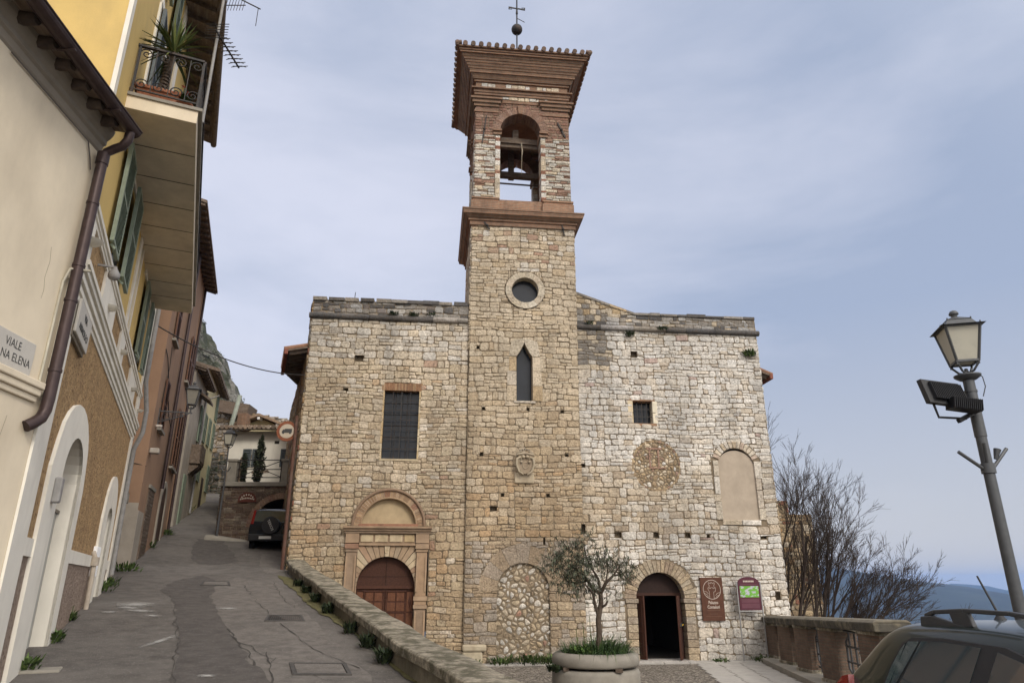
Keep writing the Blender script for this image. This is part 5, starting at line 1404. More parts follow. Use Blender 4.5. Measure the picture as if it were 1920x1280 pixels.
for xa, xb in ((9.58, 10.12), (14.62, 15.2)):
    m = MB(); m.box(xa, xb, -.012, -.004, 6.40, 7.85); m.split('pane', [MATS['glass_dark']], ye)
# balcony
bx0, bx1, bz0, bz1, bd = 8.28, 15.95, 8.01, 8.20, .86
m = MB(); m.box(bx0, bx1, -bd, 0, bz0, bz1); m.box(bx0 - .04, bx1 + .03, -bd - .05, 0, bz1, bz1 + .045, 1)
for i in range(1, 9): x = bx0 + i * .85; m.box(x - .008, x + .008, -bd + .01, -.01, bz0 - .004, bz0 + .01, 2)
bal = m.build('balcony', [MATS['slab_soffit'], MATS['concrete'], MATS['ink']], ye)
m = MB(); m.box(bx0 - .012, bx0, -bd, 0, bz0, bz1); m.build('slab_edge', [MATS['plaster_cream']], bal)
m = MB(); rz = bz1 + .045
zt = rz + .80
m.bar((bx0 + .03, 0, zt), (bx0 + .03, -bd + .03, zt), .05, .03); m.bar((bx0 + .03, -bd + .03, zt), (bx1 - .03, -bd + .03, zt), .05, .03); m.bar((bx1 - .03, -bd + .03, zt), (bx1 - .03, 0, zt), .05, .03)
m.bar((bx0 + .03, 0, rz + .1), (bx0 + .03, -bd + .03, rz + .1), .02); m.bar((bx0 + .03, -bd + .03, rz + .1), (bx1 - .03, -bd + .03, rz + .1), .02)
for x in [bx0 + .03 + i * 1.27 for i in range(7)]: m.bar((x, -bd + .03, rz), (x, -bd + .03, zt), .03)
m.bar((bx0 + .03, -.03, rz), (bx0 + .03, -.03, zt), .03)
def scroll(m, P, zc_, r_, flip):
    pts = []
    for k in range(26):
        a = R(k * 22); q = r_ * (1 - k / 30)
        pts.append(P(flip * q * math.cos(a), zc_ + q * math.sin(a)))
    m.tube(pts, .009, 5)
for i in range(4):
    y = -.12 - i * .21
    P = lambda a, z, y=y: (bx0 + .03, y + a, z)
    scroll(m, P, zt - .11, .085, 1); scroll(m, P, rz + .2, .085, -1); m.bar((bx0 + .03, y + .09, rz + .1), (bx0 + .03, y + .09, zt), .012)
for i in range(58):
    x = bx0 + .12 + i * .132
    m.bar((x, -bd + .03, rz + .1), (x, -bd + .03, zt), .012)
    if i % 2 == 0:
        P = lambda a, z, x=x: (x + a, -bd + .03, z)
        scroll(m, P, zt - .09, .06, 1); scroll(m, P, rz + .2, .06, -1)
m.build('railing', [MATS['iron']], bal)
for xa, xb, c_ in ((9.3, 9.85, 'shutter_grey'), (10.75, 11.3, 'shutter_green'), (13.4, 14.0, 'shutter_green'), (15.0, 15.6, 'shutter_green')):
    m = MB(); louvre(m, xa, xb, 8.4, 10.6, -.05, .05); m.build('shutter', [MATS[c_]], ye)
m = MB(); m.box(9.85, 10.75, -.012, -.004, 8.4, 10.6); m.box(14.0, 15.0, -.012, -.004, 8.4, 10.6); m.split('pane', [MATS['glass_dark']], ye)
m = MB()
for xa, xb in ((9.2, 9.3), (11.3, 11.42), (13.28, 13.38), (15.6, 15.72)): m.box(xa, xb, -.03, 0, 8.4, 10.75)
m.box(9.2, 11.42, -.04, 0, 10.62, 10.78); m.box(13.28, 15.72, -.04, 0, 10.62, 10.78); m.box(12.1, 12.5, -.03, 0, 8.4, 13.2); m.split('door_casing', [MATS['plaster_white']], ye)
m = MB()
for xa in (9.3, 14.0): louvre(m, xa, xa + .5, 11.1, 12.6, -.05, .05); louvre(m, xa + 1.2, xa + 1.7, 11.1, 12.6, -.05, .05)
m.split('shutter', [MATS['shutter_green']], ye, gap=.05)
m = MB()
m.hexa([(YX0 - .4, .5, 13.45), (YX1 - .2, .5, 13.45), (YX1 - .2, -.62, 13.22), (YX0 - .4, -.62, 13.22), (YX0 - .4, .5, 13.55), (YX1 - .2, .5, 13.55), (YX1 - .2, -.62, 13.34), (YX0 - .4, -.62, 13.34)])
for i in range(22): x = YX0 - .3 + i * .45; m.bar((x, .1, 13.3), (x, -.56, 13.17), .1, .12)
m.hexa([(YX0 - .4, 8, 15), (YX1 - .2, 8, 15), (YX1 - .2, .3, 13.5), (YX0 - .4, .3, 13.5), (YX0 - .4, 8, 15.1), (YX1 - .2, 8, 15.1), (YX1 - .2, .3, 13.6), (YX0 - .4, .3, 13.6)])
m.tube([(YX0 - .4, -.68, 13.25), (YX1 - .15, -.68, 13.22)], .075, 8)
m.build('eave', [MATS['old_wood']], ye)
m = MB(); m.tube([(YX1 - .06, -.08, 13.1), (YX1 - .06, -.08, 6.6), (YX1 - .06, -.2, 5.9), (YX1 - .06, -.2, 5.4), (YX1 - .06, -.08, 5.0), (YX1 - .06, -.08, 2.3)], .05, 10); m.build('downpipe', [MATS['grey_pipe']], ye)
m = MB(); m.tube([(13.75, -.07, 1.5), (13.75, -.07, 2.55), (13.77, -.02, 2.65)], .04, 10, 0, (.42, .36, .29)); m.tube([(13.75, -.07, 2.42), (13.75, -.07, 2.56)], .07, 10, 0, (.42, .36, .29))
m.build('waste_pipe', [MATS['trim_stone']], ye)
m = MB(); p_ = (8.75, -.2, 5.86); m.bar((8.75, 0, 5.95), (8.75, -.22, 5.95), .025); m.lathe([(.02, .08), (.045, .04), (.07, .0), (.07, -.045), (.05, -.075), (.0, -.08)], 16, p_); m.build('wall_lamp', [MATS['grey_pipe']], ye)
p2 = thing('street_plaque', 'tilted weathered white plaque on the rough ochre wall beside the drainpipe', 'sign', YE.world(8.35, -.02, 4.97), YE.deg)
m = MB(); m.box(-.46, .46, -.05, -.02, -.19, .2, 0); m.box(-.46, .46, -.02, .02, -.24, -.12, 1, (.2, .17, .13)); m.build('plate', [MATS['marble'], MATS['trim_stone']], p2, bevel=.006)
text_obj('lettering', 'VIA', .12, MATS['ink'], p2, (.0, -.053, .09), (R(90), 0, 0), xs=1.2)
text_obj('lettering', 'ARNOLFO', .12, MATS['ink'], p2, (.0, -.053, -.07), (R(90), 0, 0), xs=1.2)
# yucca and pot plants on the balcony
def leaf_blade(m, base, dirv, length, width, col, droop=.3, n=5):
    d = Vector(dirv).normalized(); side = d.cross(Vector((0, 0, 1)))
    side = side.normalized() if side.length > .05 else Vector((1, 0, 0))
    vs, fs = [], []
    for i in range(n + 1):
        t = i / n; p = Vector(base) + d * length * t + Vector((0, 0, -droop * length * t * t))
        w = width * (1 - t) ** .6 * (.6 + .4 * min(1, t * 4))
        vs += [p - side * w / 2, p + side * w / 2]
    for i in range(n): fs.append((2 * i, 2 * i + 1, 2 * i + 3, 2 * i + 2))
    m.add(vs, fs, 0, col, True)
yu = thing('potted_yucca', 'spiky yucca in a square terracotta pot at the near balcony corner', 'plant', YE.world(8.55, -.32, rz + .002), YE.deg)
m = MB(); m.hexa([(-.13, -.22, 0), (.13, -.22, 0), (.13, .22, 0), (-.13, .22, 0), (-.17, -.27, .24), (.17, -.27, .24), (.17, .27, .24), (-.17, .27, .24)]); m.box(-.185, .185, -.285, .285, .20, .255); m.build('pot', [MATS['terracotta_pot']], yu, bevel=.008)
m = MB(); m.tube([(0, 0, .15), (.02, -.02, .45), (.0, -.06, .75), (-.01, -.08, 1.0)], [.055, .05, .045, .05], 10, 0, (1, 1, 1))
for k in range(13): m.lathe([(.062, 0), (.05, .03)], 10, (.01, -.04, .22 + k * .055), 0)
m.build('trunk', [MATS['bark']], yu)
m = MB(); g2 = random.Random(3)
for i in range(90):
    a = g2.uniform(0, 360); e_ = g2.uniform(-45, 85)
    d = (math.cos(R(a)) * math.cos(R(e_)), math.sin(R(a)) * math.cos(R(e_)), math.sin(R(e_)))
    leaf_blade(m, (-.01, -.08, 1.0 + g2.uniform(-.06, .08)), d, g2.uniform(.40, .62), .042, mulc(g2.choice([(.08, .11, .03), (.13, .15, .045), (.05, .075, .025)]), g2.uniform(.8, 1.3)), g2.uniform(.05, .35))
m.build('leaves', [MATS['leaf']], yu)
def pot_plant(label, x, y, kind, seed):
    g2 = random.Random(seed)
    t = thing('pot_plant', label, 'plant', YE.world(x, y, rz + .002), YE.deg, 'small pot plants on the balcony')
    m = MB(); m.lathe([(.0, 0), (.08, 0), (.11, .13), (.12, .13), (.12, .16), (.10, .16), (.09, .13), (0, .12)], 14); m.build('pot', [MATS['terracotta_pot']], t)
    m = MB()
    for i in range(60):
        a = g2.uniform(0, 360); e_ = g2.uniform(0, 80); d = (math.cos(R(a)) * math.cos(R(e_)), math.sin(R(a)) * math.cos(R(e_)), math.sin(R(e_)))
        if kind == 0: leaf_blade(m, (g2.uniform(-.08, .08), g2.uniform(-.08, .08), .14 + g2.uniform(0, .12)), d, g2.uniform(.08, .16), .06, mulc((.06, .10, .03), g2.uniform(.7, 1.5)), .3, 3)
        else: leaf_blade(m, (0, 0, .14), d, g2.uniform(.18, .3), .035, mulc((.11, .14, .06), g2.uniform(.7, 1.5)), .4)
    if kind == 0:
        for i in range(5):
            c0 = (g2.uniform(-.08, .08), g2.uniform(-.08, .08), g2.uniform(.3, .5)); m.tube([(0, 0, .15), c0], .005, 5, 0, (.12, .09, .05))
            for j in range(8): leaf_blade(m, c0, (g2.uniform(-1, 1), g2.uniform(-1, 1), g2.uniform(-.2, 1)), .05, .03, mulc((.42, .10, .09), g2.uniform(.7, 1.2)), .2, 2)
    m.build('leaves', [MATS['leaf']], t)
pot_plant('small pot plant with red flowers on the balcony edge', 8.5, -.66, 0, 1)
pot_plant('small pot of narrow pale green leaves by the outer balcony rail', 8.95, -.70, 1, 2)
# aerial on the balcony rail
an = thing('tv_aerial', 'tall aerial mast with x shaped elements rising from the balcony rail', 'aerial', YE.world(8.72, -.9, rz + .1), 0)
m = MB(); m.tube([(0, 0, 0), (0, 0, 2.6)], .022, 8); m.build('mast', [MATS['grey_pipe']], an)
m = MB(); z_ = 1.55
m.bar((.02, -.12, z_), (.07, .68, z_ - .01), .02)
for i in range(8):
    y = .06 + i * .085; x = .03 + y * .085
    for sx in (-1, 1):
        m.bar((x, y, z_), (x + sx * .05, y, z_), .014); m.bar((x + sx * .05, y, z_), (x + sx * .12, y + .03, z_ + .03), .008); m.bar((x + sx * .05, y, z_), (x + sx * .12, y - .02, z_ - .035), .008)
for i in range(6): m.bar((-.14, -.1, z_ - .13 + i * .05), (.2, -.1, z_ - .13 + i * .05), .008)
z2 = 2.15
for i in range(9): m.bar((-.05 + i * .045, .0, z2 - .12), (-.05 + i * .045, .05, z2 + .18), .006)
m.bar((-.06, .02, z2), (.34, .02, z2), .01); m.bar((.0, .0, 2.4), (.45, .3, 2.35), .014); m.bar((.42, .28, 2.36), (.42, .28, 2.0), .008)
m.build('antenna', [MATS['iron']], an)

# ---------------- terracotta house
te = thing('house', 'tall terracotta plastered house with brown shutters and dark drainpipe', 'house', TE.loc, TE.deg)
m = MB()
m.add([(0, 0, 0), (7.3, 0, 0), (7.3, 0, 13.6), (0, 0, 13.6)], [(0, 1, 2, 3)]); m.add([(0, 6, 0), (0, 0, 0), (0, 0, 13.6), (0, 6, 13.6)], [(0, 1, 2, 3)]); m.add([(7.3, 0, 0), (7.3, 6, 0), (7.3, 6, 13.6), (7.3, 0, 13.6)], [(0, 1, 2, 3)])
m.box(7.0, 7.32, -.02, .0, 3, 13.6); m.build('wall', [MATS['plaster_terracotta']], te)
m = MB(); z = 13.42
m.hexa([(-.3, .4, z + .2), (7.45, .4, z + .2), (7.45, -.5, z), (-.3, -.5, z), (-.3, .4, z + .3), (7.45, .4, z + .3), (7.45, -.5, z + .1), (-.3, -.5, z + .1)])
for i in range(18): m.bar((-.2 + i * .44, .1, z + .1), (-.2 + i * .44, -.46, z - .03), .1, .1)
m.hexa([(-.3, 6, z + 1.6), (7.45, 6, z + 1.6), (7.45, .3, z + .25), (-.3, .3, z + .25), (-.3, 6, z + 1.7), (7.45, 6, z + 1.7), (7.45, .3, z + .35), (-.3, .3, z + .35)])
m.build('eave', [MATS['old_wood']], te)
for i, (xa, xb, za, zb_) in enumerate(((1.0, 1.75, 6.5, 8.0), (5.1, 5.7, 6.0, 8.0), (5.85, 6.45, 6.0, 8.0), (5.6, 6.2, 9.2, 10.9), (6.3, 6.9, 9.2, 10.9), (1.0, 1.75, 9.3, 11.0))):
    m = MB(); louvre(m, xa, xb, za, zb_, -.03, .05, pitch=.07); m.build('shutter', [MATS['shutter_brown']], te)
m = MB()
for xa, xb, z in ((.9, 1.85, 6.4), (5.0, 6.55, 5.88), (5.5, 7.0, 9.08), (.9, 1.85, 9.2)): m.box(xa, xb, -.12, 0, z, z + .08)
m.split('window_sill', [MATS['concrete']], te)
m = MB(); m.tube([(3.55, -.08, 5.0), (3.55, -.08, 13.4)], .055, 10); m.build('downpipe', [MATS['copper_pipe']], te)
m = MB(); m.tube([(7.15, -.07, 3.8), (7.15, -.07, 13.4)], .045, 10); m.build('downpipe', [MATS['copper_pipe']], te)
m = MB(); cx, r_, sp_ = 4.75, .62, 4.55
inner = [(cx + r_, 2.6)] + arch_pts(cx, sp_, r_, 0, 180, 12) + [(cx - r_, 2.6)]; outer = [(cx + r_ + .22, 2.6)] + arch_pts(cx, sp_, r_ + .22, 0, 180, 12) + [(cx - r_ - .22, 2.6)]
strips(m, inner, outer, -.05, 0); ds = m.build('door_surround', [MATS['plaster_grey']], te)
m = MB(); m.prism([(cx - r_, 2.6), (cx + r_, 2.6)] + arch_pts(cx, sp_, r_, 0, 180, 12), -.015, 0.0, 0, (.06, .03, .02)); m.build('door', [MATS['wood_door']], ds)
m = MB(); m.box(1.2, 2.5, -.06, -.003, 4.75, 4.85, 1); m.box(1.25, 2.45, -.03, -.002, 2.4, 4.75, 0)
for z in [2.5 + i * .1 for i in range(22)]: m.box(1.28, 2.42, -.04, -.03, z, z + .06, 0)
m.build('garage_shutter', [MATS['old_wood'], MATS['concrete']], te)
m = MB()
m.tube([(-.05, -.02, 8.6), (.5, -.03, 8.5), (1.2, -.04, 8.1), (2.6, -.04, 7.2), (3.4, -.05, 7.0)], .014, 6); m.tube([(.02, -.02, 5.2), (-.03, .5, 5.3)], .012, 6); m.tube([(.8, -.03, 7.2), (1.2, -.03, 8.4), (1.0, -.03, 9)], .01, 6)
m.split('wall_cable', [MATS['iron']], te)
m = MB(); m.box(.2, .45, -.25, 0, 5.6, 5.75, 0, (.42, .38, .33)); m.box(.5, .62, -.18, 0, 6.4, 6.48, 0, (.5, .45, .4)); m.split('corbel_stone', [MATS['trim_stone']], te, bevel=.03)
m = MB(); m.box(-.02, 1.0, -.03, 0, 2.2, 4.0); m.add([(-.012, 4, 2), (-.012, -.0, 2), (-.012, -.0, 4.2), (-.012, 4, 4.2)], [(0, 1, 2, 3)]); m.build('plinth', [MATS['plaster_grey']], te)
# bracket lantern on the terracotta wall
def lantern(name, parent, c, w, h, mat_f, mat_g, rot=0, roof_h=.45):
    """square tapering street lantern; c = bottom centre, w = width of the top of the glass, h = glass height"""
    Mx = Matrix.Translation(c) @ Matrix.Rotation(R(rot), 4, 'Z')
    b_, t_ = w * .31, w * .5
    f = MB(Mx)
    k = w * .045
    for sx in (-1, 1):
        for sy in (-1, 1): f.bar((sx * b_, sy * b_, 0), (sx * t_, sy * t_, h), k * 1.5)
    for z, q in ((0, b_), (h * .99, t_)):
        for sx in (-1, 1): f.bar((sx * q, -q - k * .7, z), (sx * q, q + k * .7, z), k * 1.5); f.bar((-q - k * .7, sx * q, z), (q + k * .7, sx * q, z), k * 1.5)
    fr_ = f.build('lantern', [mat_f], parent)
    g = MB(Mx)
    for q in range(4):
        a = R(90 * q); ro = lambda x, y, z: (x * math.cos(a) - y * math.sin(a), x * math.sin(a) + y * math.cos(a), z)
        g.add([ro(-b_, -b_, 0), ro(b_, -b_, 0), ro(t_, -t_, h), ro(-t_, -t_, h)], [(0, 1, 2, 3)])
    g.add([(-b_, -b_, .0), (b_, -b_, .0), (b_, b_, .0), (-b_, b_, .0)], [(0, 3, 2, 1)])
    g.build('pane', [mat_g], fr_)
    r = MB(Mx)
    e_ = w * .64; q2 = w * .40; q1 = w * .44; hh = roof_h * w
    r.hexa([(-e_, -e_, h), (e_, -e_, h), (e_, e_, h), (-e_, e_, h), (-q1, -q1, h + hh * .16), (q1, -q1, h + hh * .16), (q1, q1, h + hh * .16), (-q1, q1, h + hh * .16)])
    r.hexa([(-q1, -q1, h + hh * .16), (q1, -q1, h + hh * .16), (q1, q1, h + hh * .16), (-q1, q1, h + hh * .16), (-q2 * .85, -q2 * .85, h + hh * .62), (q2 * .85, -q2 * .85, h + hh * .62), (q2 * .85, q2 * .85, h + hh * .62), (-q2 * .85, q2 * .85, h + hh * .62)])
    r.hexa([(-q2 * .9, -q2 * .9, h + hh * .62), (q2 * .9, -q2 * .9, h + hh * .62), (q2 * .9, q2 * .9, h + hh * .62), (-q2 * .9, q2 * .9, h + hh * .62), (-.1 * w, -.1 * w, h + hh), (.1 * w, -.1 * w, h + hh), (.1 * w, .1 * w, h + hh), (-.1 * w, .1 * w, h + hh)])
    for sx in (-1, 1):
        for sy in (-1, 1): r.tube([(sx * q2 * .85, sy * q2 * .85, h + hh * .6), (sx * q2 * .85, sy * q2 * .85, h + hh * .74)], k * .5, 6); r.tube([(sx * e_ * .8, sy * e_ * .8, h), (sx * e_ * .8, sy * e_ * .8, h + .09 * w)], k * .5, 6)
    r.lathe([(.10 * w, h + hh * .98), (.085 * w, h + hh * 1.15), (.14 * w, h + hh * 1.25), (.145 * w, h + hh * 1.36), (.10 * w, h + hh * 1.55), (.0, h + hh * 1.66)], 14)
    r.build('lantern_roof', [mat_f], fr_)
    cr_ = MB(Mx)
    for q in range(4):
        a = R(45 + 90 * q); c_, s_ = math.cos(a), math.sin(a); d0 = b_ * 1.35
        cr_.tube([(c_ * d0, s_ * d0, -.0), (c_ * d0 * .95, s_ * d0 * .95, -.10 * w), (c_ * d0 * .55, s_ * d0 * .55, -.30 * w), (c_ * d0 * .25, s_ * d0 * .25, -.34 * w), (0, 0, -.30 * w)], w * .035, 6)
        cr_.tube([(c_ * d0 * 1.05, s_ * d0 * 1.05, .02), (c_ * d0 * 1.05, s_ * d0 * 1.05, -.12 * w)], w * .02, 6)
    cr_.lathe([(.0, -.18 * w), (.05 * w, -.2 * w), (.065 * w, -.27 * w), (.04 * w, -.34 * w), (.05 * w, -.42 * w), (.0, -.42 * w)], 10)
    cr_.build('lantern_cradle', [mat_f], fr_)
    return fr_
mat('lamp_iron', (.075, .075, .078), .5, .2, 12, .15, 60, metal=.2)
mat('old_glass', (.20, .185, .155), .35, .12, 6, .1, 20)
mat('frosted_glass', (.42, .40, .33), .35, .12, 6, .1, 20, stain=.35, stain_col=(.24, .21, .16), stain_map=(1, 1, 1), stain_s=3)
lx, lz = TE(298, 772)
wl2 = thing('wall_lantern', 'black lantern on a scrolled iron bracket reaching over the street', 'street lamp', TE.world(.8, 0, 6.92), TE.deg)
m = MB(); m.bar((0, 0, .02), (0, -.90, .02), .035); m.tube([(0, -.02, -.32), (0, -.3, -.22), (0, -.6, -.1), (0, -.8, .0)], .016, 6)
for yy, zz, r_, fl in ((-.22, -.14, .13, 1), (-.45, -.10, .09, -1), (-.62, -.08, .06, 1), (-.08, -.26, .07, -1)): scroll(m, lambda a, z, yy=yy: (0, yy + a, z), zz, r_, fl)
m.box(-.02, .02, -.02, .0, -.4, .12); m.build('bracket', [MATS['lamp_iron']], wl2)
m = MB(); m.tube([(0, -.84, -.0), (0, -.84, .18)], .022, 8); m.build('stem', [MATS['lamp_iron']], wl2)
lantern('lantern', wl2, (0, -.84, .28), .36, .44, MATS['lamp_iron'], MATS['old_glass'])

# ---------------- low garden wall and posts between the two houses
gw = thing('garden_wall', 'low brick garden wall with stone posts between yellow and terracotta houses', 'wall', YE.world(17.3, 0, 0), YE.deg)
m = MB(); m.box(0, 3.0, .12, .34, 1.8, 3.2); m.build('wall', [MATS['brick_pale']], gw)
for i, x in enumerate((.75, 1.75)):
    m = MB(); zt = 4.35 + .0 * i
    m.box(x, x + .22, .05, .27, 1.9, zt - .35); m.box(x - .04, x + .26, .01, .31, zt - .35, zt - .12); m.hexa([(x - .04, .01, zt - .12), (x + .26, .01, zt - .12), (x + .26, .31, zt - .12), (x - .04, .31, zt - .12), (x + .05, .1, zt - .04), (x + .17, .1, zt - .04), (x + .17, .22, zt - .04), (x + .05, .22, zt - .04)])
    m.build('post', [MATS['concrete']], gw, bevel=.01)
m = MB(); m.bar((-.1, .16, 4.0), (2.3, .16, 2.6), .1, .16); m.build('handrail', [MATS['concrete']], gw)

# ---------------- grey narrow house and pale yellow house
gh = thing('house', 'narrow grey weathered house with wooden balcony beyond the terracotta house', 'house', GR.loc, GR.deg)
m = MB()
for a, b, c, d in (((0, 0), (3.6, 0), 0, 10.6),): m.add([(a[0], a[1], c), (b[0], b[1], c), (b[0], b[1], d), (a[0], a[1], d)], [(0, 1, 2, 3)])
m.add([(0, 5, 0), (0, 0, 0), (0, 0, 10.6), (0, 5, 10.6)], [(0, 1, 2, 3)]); m.add([(3.6, 0, 0), (3.6, 5, 0), (3.6, 5, 10.6), (3.6, 0, 10.6)], [(0, 1, 2, 3)]); m.build('wall', [MATS['plaster_grey']], gh)
m = MB(); m.hexa([(-.2, 3, 11.4), (3.7, 3, 11.4), (3.7, -.42, 10.5), (-.2, -.42, 10.5), (-.2, 3, 11.52), (3.7, 3, 11.52), (3.7, -.42, 10.62), (-.2, -.42, 10.62)])
for i in range(9): m.bar((-.1 + i * .45, .1, 10.62), (-.1 + i * .45, -.38, 10.46), .09)
m.build('eave', [MATS['old_wood']], gh)
m = MB(); m.box(1.7, 3.0, -.4, 0, 6.9, 7.0); m.box(1.7, 3.0, -.42, -.38, 7.0, 7.7); m.box(1.7, 1.75, -.42, 0, 7.0, 7.7)
for x in (1.8, 2.3, 2.85): m.hexa([(x, -.36, 6.8), (x + .08, -.36, 6.8), (x + .08, 0, 6.45), (x, 0, 6.45), (x, -.36, 6.9), (x + .08, -.36, 6.9), (x + .08, 0, 6.9), (x, 0, 6.9)])
m.build('balcony', [MATS['old_wood']], gh)
m = MB(); louvre(m, 2.6, 3.1, 8.0, 9.6, -.02, .05); m.box(.7, 1.4, -.05, -.003, 4.3, 6.3); m.split('shutter', [MATS['shutter_green']], gh, gap=.05)
m = MB(); m.tube([(3.5, -.07, 5), (3.5, -.07, 10.4)], .05, 8); m.tube([(1.8, -.07, 9.7), (1.8, -.5, 9.75), (1.8, -.8, 9.9)], .03, 8); m.split('downpipe', [MATS['grey_pipe']], gh)
m = MB(); m.hexa([(1.4, .02, 9.9), (2.6, .02, 9.9), (2.6, -.5, 9.55), (1.4, -.5, 9.55), (1.4, .02, 10), (2.6, .02, 10), (2.6, -.5, 9.65), (1.4, -.5, 9.65)]); m.build('canopy', [MATS['old_wood']], gh)
ph_ = thing('house', 'tall pale yellow house with green shutters below the cliff', 'house', GR.loc, GR.deg)
m = MB()
m.add([(3.6, -.02, 0), (8.7, -.02, 0), (8.7, -.02, 11.6), (3.6, -.02, 11.6)], [(0, 1, 2, 3)]); m.add([(3.6, 5, 0), (3.6, -.02, 0), (3.6, -.02, 11.6), (3.6, 5, 11.6)], [(0, 1, 2, 3)]); m.add([(8.7, -.02, 0), (8.7, 5, 0), (8.7, 5, 11.6), (8.7, -.02, 11.6)], [(0, 1, 2, 3)])
m.build('wall', [MATS['plaster_pale_yellow']], ph_)
m = MB(); z = 11.4; m.hexa([(3.3, 3, z + .9), (8.95, 3, z + .9), (8.95, -.48, z), (3.3, -.48, z), (3.3, 3, z + 1.05), (8.95, 3, z + 1.05), (8.95, -.48, z + .15), (3.3, -.48, z + .15)])
for i in range(12): m.bar((3.5 + i * .46, -.2, z + .1), (3.5 + i * .46, -.44, z - .06), .1)
m.build('eave', [MATS['old_wood']], ph_)
for xa, za in ((4.1, 8.3), (5.7, 8.4), (7.4, 8.5), (7.4, 10.0), (4.1, 6.5), (7.5, 6.4)):
    m = MB(); louvre(m, xa, xa + .42, za, za + 1.3, -.03, .04); louvre(m, xa + .46, xa + .88, za, za + 1.3, -.03, .04); m.split('shutter', [MATS['shutter_green']], ph_, gap=.02)
m = MB(); m.box(6.0, 6.8, -.032, -.022, 4.6, 6.9, 0, (.05, .03, .02)); m.build('door', [MATS['wood_door']], ph_)
# ================================================================== END OF THE STREET
rng = random.Random(23)
# ---- garage and terrace
tg = thing('garage_terrace', 'brick garage with arched opening and railed terrace on its roof', 'garage', (0, 26, 0), 0)
GX, GR_, GS = -8.45, 1.0, 4.05
m = MB()
def in_g(u, z):
    if abs(u - GX) < GR_ + .0 and z < GS: return False
    return math.hypot(u - GX, (z - GS)) > GR_ + .22 if z >= GS else True
pal_g = lambda u, z, g: pick(g, [((.13, .088, .062), 4), ((.165, .12, .085), 3), ((.2, .155, .105), 1.5), ((.27, .215, .15), .8)])
masonry(m, in_g, (-10.75, -5.0, 2.6, 5.5), pal_g, rng, cell=.05, hs=((2, 5), (3, 2), (5, 1)), ws=(3, 8), warp=.02, prot=(.01, .03))
voussoirs(m, GX, GS, GR_, GR_ + .22, 26, -.03, .3, lambda g: pick(g, [((.25, .15, .10), 1), ((.3, .2, .13), 1)]), rng, gap=.4, jr=.01)
m.M = Matrix(((0, 1, 0, -10.75), (-1, 0, 0, 0), (0, 0, 1, 0), (0, 0, 0, 1)))
masonry(m, lambda u, z: True, (-6, 0, 2.6, 5.5), pal_g, rng, cell=.06, hs=((2, 4), (3, 2)), ws=(3, 7), warp=0)
m.M = None
m.build('wall', [MATS['stone'], MATS['mortar']], tg)
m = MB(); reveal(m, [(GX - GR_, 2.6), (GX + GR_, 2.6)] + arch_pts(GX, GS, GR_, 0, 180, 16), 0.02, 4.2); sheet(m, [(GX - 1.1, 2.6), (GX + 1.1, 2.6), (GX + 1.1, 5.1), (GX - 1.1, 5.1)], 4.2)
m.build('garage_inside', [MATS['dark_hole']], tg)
m = MB()
for a in range(10, 180, 14): m.bar((GX + .1 * math.cos(R(a)), 1.5, GS + .0 + .1 * math.sin(R(a))), (GX + GR_ * math.cos(R(a)), 1.5, GS + GR_ * math.sin(R(a))), .03)
m.tube([(x, 1.5, z) for x, z in arch_pts(GX, GS, .35, 0, 180, 10)], .02, 6); m.bar((GX - 1, 1.5, GS), (GX + 1, 1.5, GS), .05)
m.build('fanlight_grille', [MATS['iron']], tg)
m = MB(); m.box(-10.85, -5, -.1, 6, 5.5, 5.66); m.build('terrace_slab', [MATS['concrete']], tg, bevel=.02)
for x in (-10.45, -8.42):
    m = MB(); m.box(x - .17, x + .17, -.02, .32, 5.66, 6.42); m.box(x - .21, x + .21, -.06, .36, 6.42, 6.52); m.build('post', [MATS['concrete']], tg, bevel=.02)
m = MB()
for x0, x1 in ((-10.28, -8.59), (-8.25, -5.2)):
    for z in (5.85, 6.15, 6.5): m.bar((x0, .12, z), (x1, .12, z), .03)
    k = 2 if x1 > -8 else 1
    for i in range(k):
        a, b = x0 + (x1 - x0) * i / k, x0 + (x1 - x0) * (i + 1) / k
        m.bar((a, .12, 5.85), (b, .12, 6.5), .025); m.bar((a, .12, 6.5), (b, .12, 5.85), .025); m.bar((a + .06, .12, 5.66), (a + .06, .12, 6.5), .03); m.bar((b - .06, .12, 5.66), (b - .06, .12, 6.5), .03)
m.build('railing', [MATS['iron']], tg)
m = MB(); m.hexa([(-10.9, -.75, 2.7), (-9.45, -.35, 2.7), (-9.45, 0, 2.7), (-10.9, 0, 2.7), (-10.85, -.7, 3.75), (-9.5, -.3, 3.55), (-9.5, 0, 3.6), (-10.85, 0, 3.8)]); m.build('buttress', [MATS['concrete']], tg, bevel=.08)
gs = thing('arched_sign', 'small brown arched sign with pale lettering on the brick garage wall', 'sign', (-9.72, 25.96, 5.08), 0)
m = MB(); m.prism([(-.34, -.15), (.34, -.15)] + [(.34 * math.cos(R(a)), -.15 + .36 * math.sin(R(a)) ** .8) for a in range(0, 181, 15)][1:-1], -.03, 0, 0, (.10, .03, .02)); m.build('board', [MATS['wood_door']], gs)
for i in range(6):
    a = R(140 - i * 20); m = MB(); m.box(-.02, .02, -.036, -.03, -.028, .028, 0, (.5, .45, .38)); o = m.build('letter_block', [MATS['trim_stone']], gs, loc=(.26 * math.cos(a), 0, -.13 + .25 * math.sin(a)))
m = MB()
for i in range(9): m.box(-.26 + i * .06, -.22 + i * .06, -.036, -.03, -.07 + .04 * math.sin(i / 8 * math.pi), -.02 + .04 * math.sin(i / 8 * math.pi), 0, (.5, .45, .38))
m.build('letter_row', [MATS['trim_stone']], gs)
